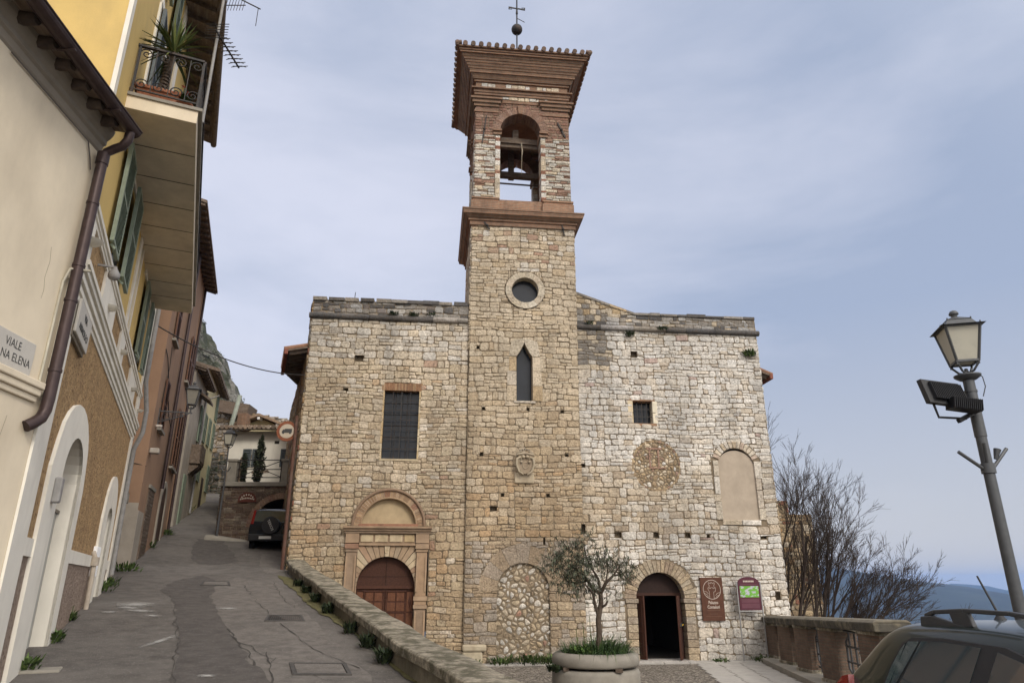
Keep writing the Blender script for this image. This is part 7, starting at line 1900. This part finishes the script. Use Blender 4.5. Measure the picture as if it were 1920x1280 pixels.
for px, py, sx, sy, dn in clumps:
    c0 = OP(px, py, g.uniform(-.25, .25))
    rx, rz = sx / 100, sy / 95
    for _ in range(int(50 * dn)):
        # a twig carrying paired narrow leaves
        a = Vector((c0[0] + g.uniform(-rx, rx), c0[1] + g.uniform(-.32, .32), c0[2] + g.uniform(-rz, rz)))
        d = Vector((g.gauss(0, 1), g.gauss(0, 1), g.gauss(.35, .7))).normalized(); L_ = g.uniform(.12, .26)
        twg.tube([a, a + d * L_], [.004, .0015], 3, 0, (1, 1, 1), False)
        base = mulc(g.choice([(.065, .078, .045), (.09, .105, .065), (.045, .055, .033), (.13, .145, .10)]), g.uniform(.7, 1.25))
        for q in range(11):
            b = a + d * L_ * (q + 1) / 11; s_ = (d.orthogonal() if q % 2 else -d.orthogonal()); s_ = Matrix.Rotation(g.uniform(0, 6.28), 3, d) @ s_
            leaf_blade(m, b, d * .7 + s_ * .8, g.uniform(.055, .085), .019, mulc(base, g.uniform(.75, 1.3)), .15, 2)
m.build('crown', [MATS['leaf']], ol); twg.build('twigs', [MATS['bark']], ol)
# ---- brown palazzo sign and information board
ps = thing('palazzo_sign', 'brown metal sign with tower emblem and words Palazzo Contelori beside the doorway', 'sign', CH.world(*[(lambda a: (a[0], -.06, a[1]))(CH(1334, 1122))][0]), CH.deg)
mat('corten', (.085, .034, .019), .75, .25, 6, .2, 60, stain=.3, stain_col=(.05, .02, .012), stain_s=2, stain_map=(1, 1, .5)); mat('sign_lines', (.50, .42, .36), .6, .1, 5, 0); mat('sign_faint', (.15, .085, .06), .7, .1, 5, 0)
SW_, SHH = .34, .60
m = MB(); m.box(-SW_, SW_, -.03, .03, -SHH, SHH)
for sx in (-1, 1):
    for sz_ in (-1, 1): m.lathe([(0, 0), (.012, 0), (.012, .01), (0, .01)], 8, (sx * .3, 0, sz_ * .54))
m.build('plate', [MATS['corten']], ps, bevel=.006)
e_ = MB(); ez_ = .26; er = .265
e_.tube([(er * math.cos(R(a)), -.032, ez_ + er * math.sin(R(a))) for a in range(0, 361, 8)], .0085, 6)
def line(pts, w=.008):
    for a, b in zip(pts, pts[1:]): e_.bar((a[0], -.033, a[1] + ez_), (b[0], -.033, b[1] + ez_), w, .006, up=(0, -1, 0))
line([(-.085, -.25), (-.085, -.04), (-.115, -.0), (-.115, .055), (-.075, .055), (-.075, .03), (-.035, .03), (-.035, .055), (.0, .055), (.0, .055), (.035, .055), (.035, .03), (.075, .03), (.075, .055), (.115, .055), (.115, -.0), (.095, -.06), (.05, -.06), (.05, -.25)])
line([(-.08, .06), (-.07, .12), (-.095, .15), (-.095, .195), (-.06, .195), (-.06, .17), (-.025, .17), (-.025, .2), (.02, .2), (.02, .17), (.055, .17), (.055, .195), (.09, .195), (.09, .15), (.07, .12), (.075, .06)])
line([(-.245, -.04), (-.17, -.06), (-.11, -.12)]); line([(-.24, -.10), (-.17, -.13), (-.11, -.19)]); line([(.24, -.08), (.16, -.1), (.10, -.16)]); line([(.215, -.15), (.15, -.17), (.1, -.22)]); line([(-.20, -.17), (-.15, -.20), (-.12, -.23)])
e_.build('tower_emblem', [MATS['sign_lines']], ps)
text_obj('lettering', 'Palazzo', .125, MATS['sign_lines'], ps, (0.01, -.033, -.10), (R(90), 0, 0), xs=.8, off=.002)
text_obj('lettering', 'Contelori', .125, MATS['sign_lines'], ps, (0.01, -.033, -.225), (R(90), 0, 0), xs=.76, off=.002)
m = MB()
for z, w in ((-.315, .20), (-.41, .12), (-.48, .24)): m.box(-w, w, -.0325, -.029, z - .005, z + .005)
m.build('faint_lines', [MATS['sign_faint']], ps)
ibx, ibz = CH(1412, 1243, -.35)
ib = thing('information_board', 'burgundy arch topped information board with green map on two steel posts', 'sign', CH.world(ibx + .12, -.32, 0), CH.deg)
mat('burgundy', (.075, .016, .028), .5, .1, 5, .05, 40); mat('burgundy_pale', (.115, .04, .055), .5, .1, 5, 0); mat('steel', (.36, .35, .34), .4, .1, 9, .1, 60, metal=.6)
m = MB()
for x in (-.36, .36): m.tube([(x, 0, 0), (x, 0, 2.17)], .022, 10)
m.split('post', [MATS['steel']], ib); m = MB(); m.bar((-.36, 0, 1.36), (.36, 0, 1.36), .03); m.build('crossbar', [MATS['steel']], ib)
m = MB(); m.prism([(-.33, 1.39), (.33, 1.39), (.33, 2.14)] + [(.33 * math.cos(R(a)), 2.14 + .17 * math.sin(R(a))) for a in range(10, 171, 10)] + [(-.33, 2.14)], -.02, .015); bd = m.build('panel', [MATS['burgundy']], ib)
m = MB(); m.box(-.27, .27, -.0235, -.0205, 1.44, 1.57); m.box(-.27, .27, -.0235, -.0205, 1.59, 1.70); m.box(-.26, .26, -.0235, -.0205, 2.09, 2.11); m.split('text_panel', [MATS['burgundy_pale']], bd)
mm = mat('map_print', (.14, .36, .045), .5, .25, 6, 0, stain=.95, stain_col=(.42, .42, .47), stain_map=(1.6, 1, 2.6), stain_s=4.6, lo=.52, hi=.56)
m = MB(); m.box(-.285, .285, -.0245, -.0205, 1.74, 2.05); m.build('map', [mm], bd)
m = MB()
for i in range(7): m.box(-.165 + i * .048, -.165 + i * .048 + .036, -.0235, -.0205, 2.16, 2.205)
m.build('title_blocks', [MATS['sign_lines']], bd)
# ---- balustrade of brick pillars with pipe grilles
bl = thing('balustrade', 'mossy balustrade of brick pillars, stone coping and pipe grilles above the valley', 'balustrade', (0, 0, 0), 0)
mat('coping_top', (.17, .15, .115), .95, .3, 5, .8, 25, stain=.8, stain_col=(.09, .085, .055), stain_map=(1, 1, 1), stain_s=4)
mat('coping_dark', (.075, .068, .055), .95, .35, 5, .7, 30, stain=.7, stain_col=(.22, .19, .13), stain_map=(1, 1, 1), stain_s=3.5, bdist=.02, lo=.5, hi=.66)
brick_mat('brick_old', (.15, .098, .07), (.115, .078, .057), (.11, .092, .07), .24, .06, .009)
def bz(y): return 1.20 + .033 * (22 - y)
PY = [21.6, 20.05, 18.35, 16.3, 13.75]
for y in PY:
    x = bal_x(y); z0 = fore_z(y) - .05; zt = bz(y) - .17
    m = MB(Matrix.Translation((x, y, 0)) @ Matrix.Rotation(R(6), 4, 'Z')); m.box(-.25, .25, -.35, .35, z0, zt); m.box(-.28, .28, -.38, .38, z0, z0 + .2 + .05, 1); m.box(-.265, .265, -.365, .365, zt - .06, zt, 1); m.build('pillar', [MATS['brick_old'], MATS['coping_stone']], bl, bevel=.012)
m = MB(); ys = [22.1 - i * 1.0 for i in range(10)]
for a, b in zip(ys, ys[1:]):
    b += .012; xa, xb, za, zb_ = bal_x(a), bal_x(b), bz(a), bz(b)
    j = rng.uniform(-.012, .012)
    m.hexa([(xb - .33 + j, b, zb_ - .17), (xb + .33 + j, b, zb_ - .17), (xa + .33 + j, a, za - .17), (xa - .33 + j, a, za - .17), (xb - .35 + j, b, zb_ - .02), (xb + .35 + j, b, zb_ - .02), (xa + .35 + j, a, za - .02), (xa - .35 + j, a, za - .02)], 0)
    m.hexa([(xb - .35 + j, b, zb_ - .022), (xb + .35 + j, b, zb_ - .022), (xa + .35 + j, a, za - .022), (xa - .35 + j, a, za - .022), (xb - .27 + j, b, zb_ + .03), (xb + .27 + j, b, zb_ + .03), (xa + .27 + j, a, za + .03), (xa - .27 + j, a, za + .03)], 1)
m.build('coping', [MATS['coping_dark'], MATS['coping_top']], bl, bevel=.02)
for a, b in zip(PY, PY[1:]):
    m = MB(); P = lambda f, z: (bal_x(a + (b - a) * f), a + (b - a) * f, z)
    zl = fore_z((a + b) / 2) + .28; zh = bz((a + b) / 2) - .24
    for f in (.30, .43, .57, .70): m.tube([P(f, zl - .1), P(f, zh)], .022, 8)
    for k in range(4): z = zl + (zh - zl) * k / 3; m.tube([P(.2, z), P(.8, z)], .022, 8)
    for s_ in (0, 1):
        f0, f1 = (.30, .22) if s_ == 0 else (.70, .78)
        m.tube([P(f0, zl + .05), P(f1, zl + .15), P(f1, zh - .2), P(f0, zh - .1)], .025, 8)
    m.build('grille', [MATS['lamp_iron']], bl)
# ---- ruin of stone beyond the church
ru = thing('stone_tower', 'broken stone tower standing behind the bare tree beyond the church', 'tower', (12.0, 30, 0), 6)
m = MB(); pal_r = lambda u, z, g: pick(g, [(TAN, 3), (CREAM, 2), (BROWN, 3), (ORANGE, 1), (BRICK, .5)])
masonry(m, lambda u, z: z < (5.45 if u < -.35 else 4.85), (-3, .62, -2, 5.6), pal_r, rng, cell=.07, hs=((2, 3), (3, 3)), ws=(2, 6), joint=.03, jit=.02, cham=.3, warp=.03)
m.M = Matrix(((0, -1, 0, .62), (1, 0, 0, 0), (0, 0, 1, 0), (0, 0, 0, 1))); masonry(m, lambda u, z: z < 4.85, (0, 3, -2, 4.85), pal_r, rng, cell=.08, hs=((2, 3), (3, 3)), ws=(2, 6), warp=0)
m.M = None; m.box(-3, -.35, .02, 3, 4.7, 5.40, 1); m.box(-.35, .6, .02, 3, 4.6, 4.80, 1); m.build('wall', [MATS['stone'], MATS['mortar']], ru)
# ---- bare trees
mat('bark_dark', (.05, .037, .03), .95, .3, 20, .5, 35)
def bare_tree(label, loc, seed, stems, twig_r=.0045, up=1.0):
    g = random.Random(seed); t = thing('bare_tree', label, 'tree', loc, 0, 'leafless trees behind the balustrade'); tr, tw_ = MB(), MB()
    def grow(p, d, L_, r_, depth):
        n = 5 if depth < 2 else 4; pts = [p]; q = p.copy(); dd = d.normalized()
        for i in range(n):
            dd = (dd + Vector((g.gauss(0, .055), g.gauss(0, .055), g.gauss(.06, .04) * up))).normalized(); q = q + dd * L_ / n; pts.append(q.copy())
        r1 = max(twig_r * .7, r_ * .45)
        rs_ = [r_ + (r1 - r_) * i / n for i in range(n + 1)]
        (tr if r_ > .022 else tw_).tube(pts, rs_, 7 if r_ > .03 else (5 if r_ > .012 else 3), 0, (1, 1, 1), False)
        if depth >= 4: return
        k = (7, 5, 5, 3)[depth]
        for i in range(k + (1 if g.random() < .4 else 0)):
            f = g.uniform(.22, 1.0); j = min(n - 1, int(f * n)); b = pts[j].lerp(pts[j + 1], f * n - j)
            ax_ = (pts[j + 1] - pts[j]).normalized(); s_ = Matrix.Rotation(g.uniform(0, 6.283), 3, ax_) @ ax_.orthogonal().normalized()
            an_ = g.uniform(.22, .55)
            grow(b, ax_ * math.cos(an_) + s_ * math.sin(an_) + Vector((0, 0, .12 * up)), L_ * g.uniform(.36, .58), max(twig_r, rs_[j] * g.uniform(.38, .6)), depth + 1)
    for (dx, dy, dz, L_, r_) in stems: grow(Vector((g.uniform(-.1, .1), g.uniform(-.1, .1), 0)), Vector((dx, dy, dz)), L_, r_, 0)
    tr.build('trunk', [MATS['bark_dark']], t); tw_.build('crown', [MATS['bark_dark']], t)
def fan(angs, g_): return [(math.cos(R(a)), g_.uniform(-.3, .3), math.sin(R(a)), L_ * (1.17 if a > 60 else 1.02), r_) for a, L_, r_ in angs]
gt = random.Random(2)
bare_tree('upright bare tree close against the right corner of the church', (9.1, 24.4, -.6), 5, fan([(104, 4.3, .07), (98, 4.6, .075), (92, 4.0, .07), (86, 4.1, .065), (79, 3.8, .06), (110, 3.4, .05), (95, 3.5, .05)], gt), up=.4)
bare_tree('wide spreading bare tree leaning out over the valley', (9.7, 24.0, -.7), 8, fan([(88, 3.9, .07), (80, 3.7, .065), (72, 3.5, .06), (64, 3.3, .06), (56, 3.2, .055), (48, 3.1, .055), (40, 3.1, .05), (32, 3.1, .05), (24, 3.2, .05), (16, 3.3, .05), (9, 3.3, .045), (68, 2.8, .04), (44, 2.7, .04)], gt), up=.3)
# ---- street lamp with flood light
LY = 8.7; LB = Vector((.6835 * LY, LY, fore_z(LY)))
sl = thing('street_lamp', 'tall grey street lamp with square lantern on a thick pole behind the hatchback', 'street lamp', LB, 0)
hz_ = at_y(1812, 705, LY).z - LB.z
mat('lamp_grey', (.085, .088, .092), .45, .12, 14, .25, 90, metal=.3)
m = MB(); m.tube([(0, 0, 0), (0, 0, .9), (0, 0, hz_ - .75), ], [.085, .072, .062], 20); m.tube([(0, 0, hz_ - .78), (0, 0, hz_ - .76)], .066, 20); m.tube([(0, 0, hz_ - .8), (0, 0, hz_ - .02)], [.070, .066], 20)
for z in (hz_ - .42, hz_ - .22): m.tube([(0, 0, z), (0, 0, z + .03)], .075, 20)
m.lathe([(.07, hz_ - .06), (.10, hz_ - .05), (.155, hz_ - .01), (.16, hz_ + .01), (.0, hz_ + .03)], 20); post = m.build('post', [MATS['lamp_grey']], sl)
lantern('lantern', sl, (0, 0, hz_ + .18), .41, .47, MATS['lamp_grey'], MATS['frosted_glass'], rot=-14, roof_h=.40)
m = MB(); m.tube([(.1, -.05, hz_ + .02), (.16, -.05, hz_ - .02), (.17, -.05, hz_ - .15), (.12, -.04, hz_ - .28)], .006, 6); m.build('cable', [MATS['ink']], sl)
fz_ = at_y(1848, 878, LY).z - LB.z
m = MB(); m.tube([(0, 0, fz_ - .06), (0, 0, fz_ + .06)], .082, 18)
for dx, dy, dz in ((-.36, -.05, .20), (.33, .06, .26), (-.08, -.14, .3)): m.tube([(dx * .2, dy * .2, fz_), (dx, dy, fz_ + dz)], .022, 10)
m.tube([(.12, .0, fz_ + .12), (.17, .0, fz_ + .24)], [.02, .045], 10); m.build('flag_holder', [MATS['lamp_grey']], sl)
fl = thing('floodlight', 'black ribbed floodlight clamped to the lamp pole below the lantern', 'floodlight', LB + Vector((0, 0, hz_ - .34)), 0)
m = MB(Matrix.Translation((-.37, -.03, .07)) @ Matrix.Rotation(R(8), 4, 'Y') @ Matrix.Scale(.84, 4))
m.hexa([(-.29, -.12, -.17), (.27, -.12, -.17), (.27, .0, -.17), (-.29, .0, -.17), (-.33, .05, .24), (.25, .05, .24), (.25, .17, .24), (-.33, .17, .24)])
for i in range(17): x = -.2 + i * .028; m.hexa([(x, -.17, -.10), (x + .012, -.17, -.10), (x + .012, -.1, -.10), (x, -.1, -.10), (x - .03, -.04, .2), (x - .018, -.04, .2), (x - .018, .06, .2), (x - .03, .06, .2)])
m.box(-.02, .40, -.25, -.05, -.25, -.08)
for i in range(15): x = -.02 + i * .029; m.box(x, x + .012, -.28, -.03, -.245, -.07)
m.build('housing', [MATS['plastic_black']], fl, bevel=.006)
m = MB(); m.tube([(-.55, -.05, -.03), (-.52, -.06, -.22), (-.18, -.07, -.24), (-.12, -.05, -.18)], .016, 8); m.bar((-.28, -.06, -.27), (.02, -.01, -.12), .055, .05); m.tube([(0, 0, -.14), (0, 0, -.05)], .08, 16); m.build('bracket', [MATS['plastic_black']], fl)
# ---- parked hatchback, roof and side window in view
CAR = Frame((2.94, 5.6, .30), -82)
ca_ = thing('parked_car', 'dark olive green hatchback with black roof rails and tail aerial below the street lamp', 'car', CAR.loc, CAR.deg)
mat('olive_paint', (.012, .017, .012), .3, .05, 2, 0, coat=.5, spec=.3); mat('rail_grey', (.05, .052, .056), .45, .1, 20, .1, 80)
YC = .72
def hw_at(z, rh=.60, top=1.55): return .86 if z < .98 else .86 + (rh + .03 - .86) * min(1, (z - .98) / (top - .06 - .98))
secs = []
for x, bh, top, rh in ((-.90, .62, .80, .5), (-.88, .74, 1.02, .64), (-.82, .82, 1.12, .72), (-.74, .85, 1.19, .72), (-.62, .86, 1.33, .64), (-.48, .86, 1.46, .61), (-.32, .86, 1.535, .60), (-.12, .86, 1.56, .60), (.2, .86, 1.57, .61), (.6, .86, 1.575, .62), (1.0, .86, 1.55, .61), (1.3, .86, 1.49, .60), (1.7, .86, 1.27, .62), (2.1, .85, 1.03, .70), (2.35, .84, .98, .74), (2.8, .82, .90, .70), (3.15, .74, .76, .6), (3.28, .60, .6, .5)):
    bz_ = min(.98, top - .02)
    half = [(bh * .90, .22), (bh, .42), (bh, .72), (bh * .985, bz_), (bh * .985 + (rh - bh * .985) * .5, bz_ + (top - .055 - bz_) * .5), (rh + .02, max(top - .055, bz_)), (rh - .06, top - .012), (rh * .5, top + .012)]
    secs.append([(x, YC - h, z) for h, z in half] + [(x, YC + h, z) for h, z in half[::-1]])
m = MB(); loft(m, secs); body = subsurf(m.build('body', [MATS['olive_paint']], ca_), 2)
def side_poly(name, pts, off, mt, th=.01, parent=ca_, mir=False):
    m = MB()
    def P(x, z, o): y = YC - hw_at(z) - o; return (x, 2 * YC - y if mir else y, z)
    n = len(pts); vs = [P(x, z, off) for x, z in pts] + [P(x, z, off - th) for x, z in pts]
    m.add(vs, [tuple(range(n)), tuple(range(2 * n - 1, n - 1, -1))] + [(i, i + n, (i + 1) % n + n, (i + 1) % n) for i in range(n)])
    return m.build(name, [mt], parent)
mir_ = (False, True)
for mr in mir_:
    fr_ = side_poly('window_frame', [(-.19, 1.26), (-.26, 1.02), (.05, 1.0), (1.62, 1.0), (1.35, 1.24), (1.05, 1.40), (.85, 1.452), (.3, 1.470), (-.02, 1.455), (-.12, 1.41)], .018, MATS['plastic_black'], .03, ca_, mr)
    side_poly('pane', [(-.17, 1.25), (-.11, 1.37), (-.07, 1.415), (-.15, 1.10), (-.21, 1.10)], .024, MATS['car_glass'], .004, fr_, mr)
    side_poly('pane', [(-.17, 1.10), (-.10, 1.10), (.07, 1.432), (-.05, 1.425)], .024, MATS['car_glass'], .004, fr_, mr)
    side_poly('pane', [(-.08, 1.06), (.58, 1.06), (.66, 1.436), (.3, 1.446), (.09, 1.436)], .024, MATS['car_glass'], .004, fr_, mr)
    side_poly('pane', [(.72, 1.06), (1.45, 1.06), (1.25, 1.26), (1.0, 1.38), (.80, 1.424)], .024, MATS['car_glass'], .004, fr_, mr)
m = MB()
for sy in (.62, -.62):
    y = YC - sy * .86; pts = [(x, y + (.02 if abs(x - .6) > .6 else 0) * (1 if sy > 0 else -1), z) for x, z in ((-.02, 1.605), (.10, 1.635), (.4, 1.655), (.8, 1.65), (1.1, 1.62), (1.25, 1.57))]
    for a, b in zip(pts, pts[1:]): m.bar(a, b, .035, .030)
    m.hexa([(-.05, y - .022, 1.53), (.48, y - .022, 1.54), (.48, y + .022, 1.54), (-.05, y + .022, 1.53), (-.04, y - .02, 1.60), (.08, y - .02, 1.61), (.08, y + .02, 1.61), (-.04, y + .02, 1.60)])
    m.hexa([(.30, y - .02, 1.54), (.48, y - .02, 1.55), (.48, y + .02, 1.55), (.30, y + .02, 1.54), (.26, y - .017, 1.645), (.44, y - .017, 1.65), (.44, y + .017, 1.65), (.26, y + .017, 1.645)])
    m.hexa([(.95, y - .02, 1.53), (1.22, y - .02, 1.48), (1.22, y + .02, 1.48), (.95, y + .02, 1.53), (.98, y - .017, 1.63), (1.2, y - .017, 1.59), (1.2, y + .017, 1.59), (.98, y + .017, 1.63)])
m.split('roof_rail', [MATS['rail_grey']], ca_, bevel=.008, gap=.1)
ab = MB(); an0 = (.10, YC, 1.57); ab.lathe([(.05, 0), (.03, .03), (.015, .05)], 12, an0); ab.tube([(.10, YC, 1.60), (-.04, YC, 1.89)], [.009, .007], 8); ab.build('antenna', [MATS['plastic_black']], ca_)
for mr in mir_:
    side_poly('tail_light', [(-.87, .80), (-.66, .86), (-.64, 1.04), (-.70, 1.13), (-.78, 1.11), (-.87, 1.0)], .008, MATS['red_lamp'], .05, ca_, mr)
    for xx in (-.02, 2.55):
        m = MB(); y = YC + (.84 if mr else -.84); m.tube([(xx, y, .32), (xx, y + (-.2 if mr else .2), .32)], .32, 28); w_ = m.build('wheel', [MATS['tyre']], ca_, bevel=.02)
        m = MB(); m.lathe([(0, .0), (.2, .0), (.21, .02), (.21, -.05)], 20); r_ = m.build('rim', [MATS['chrome']], w_); r_.location = (xx, y + (.005 if mr else -.005), .32); r_.rotation_euler = (R(-90) if mr else R(90), 0, 0)
m = MB(); m.prism([(1.33, 0), (1.34, 0)], 0, 0.01) if False else None
# windscreen and rear window
wsn = MB(); wsn.add([(1.36, YC - .50, 1.475), (1.36, YC + .50, 1.475), (2.08, YC + .62, 1.065), (2.08, YC - .62, 1.065)], [(0, 1, 2, 3)]); wsn.build('windscreen', [MATS['car_glass']], ca_)
# ---- drain covers
mat('cast_iron', (.062, .057, .053), .7, .3, 14, .4, 60, stain=.4, stain_col=(.1, .09, .08), stain_s=5, stain_map=(1, 1, 1))
def cover(label, px_pts, kind, grp=None):
    P4 = [on_road(*p) for p in px_pts]; c0 = sum(P4, Vector()) / 4
    t = thing('drain_cover', label, 'drain cover', c0, 0, grp); m = MB()
    L4 = [p - c0 for p in P4]; I4 = [p * .86 for p in L4]
    for i in range(4):
        a, b, c_, d = L4[i], L4[(i + 1) % 4], I4[(i + 1) % 4], I4[i]
        m.hexa([tuple(v + Vector((0, 0, -.02))) for v in (a, b, c_, d)] + [tuple(v + Vector((0, 0, .022))) for v in (a, b, c_, d)])
    m.build('frame', [MATS['cast_iron']], t); q = MB()
    if kind == 'grate':
        for i in range(16):
            f0, f1 = i / 16, (i + .5) / 16
            A0, A1, B0_, B1_ = I4[0].lerp(I4[1], f0), I4[0].lerp(I4[1], f1), I4[3].lerp(I4[2], f0), I4[3].lerp(I4[2], f1)
            q.hexa([tuple(v + Vector((0, 0, -.02))) for v in (A0, A1, B1_, B0_)] + [tuple(v + Vector((0, 0, .019))) for v in (A0, A1, B1_, B0_)])
        q.add([tuple(v + Vector((0, 0, .012))) for v in I4], [(0, 1, 2, 3)], 1); q.build('grate', [MATS['iron'], MATS['dark_hole']], t)  # dark sheet below the bars, painted as shaded depth
    else:
        q.add([tuple(v * .97 + Vector((0, 0, .016))) for v in I4], [(0, 1, 2, 3)], 0); q.build('lid', [MATS['asphalt_pale']], t)
cover('ribbed drain grate halfway up the street by the low wall', [(495, 1165), (572, 1166), (566, 1154), (502, 1154)], 'grate')
cover('worn rectangular manhole cover at the bottom of the street', [(548, 1266), (660, 1266), (648, 1245), (542, 1244)], 'lid')
cover('narrow dark cover further up the street where the asphalt joint ends', [(375, 1097), (432, 1098), (430, 1091), (380, 1090)], 'lid')
# ================================================================== AIR
hz2 = MB(); hz2.box(-9300, 9300, -9300, 9300, -420, 96)
HZ = bpy.data.materials.new('haze_air'); HZ.use_nodes = True
hn = HZ.node_tree; hn.nodes.clear(); ho = hn.nodes.new('ShaderNodeOutputMaterial'); hv = hn.nodes.new('ShaderNodeVolumePrincipled')
hv.inputs['Color'].default_value = (.33, .55, 1.0, 1); hv.inputs['Density'].default_value = 1.0e-4; hv.inputs['Anisotropy'].default_value = 0.0
hn.links.new(hv.outputs[0], ho.inputs['Volume'])
props(hz2.build('haze', [HZ]), kind='stuff')
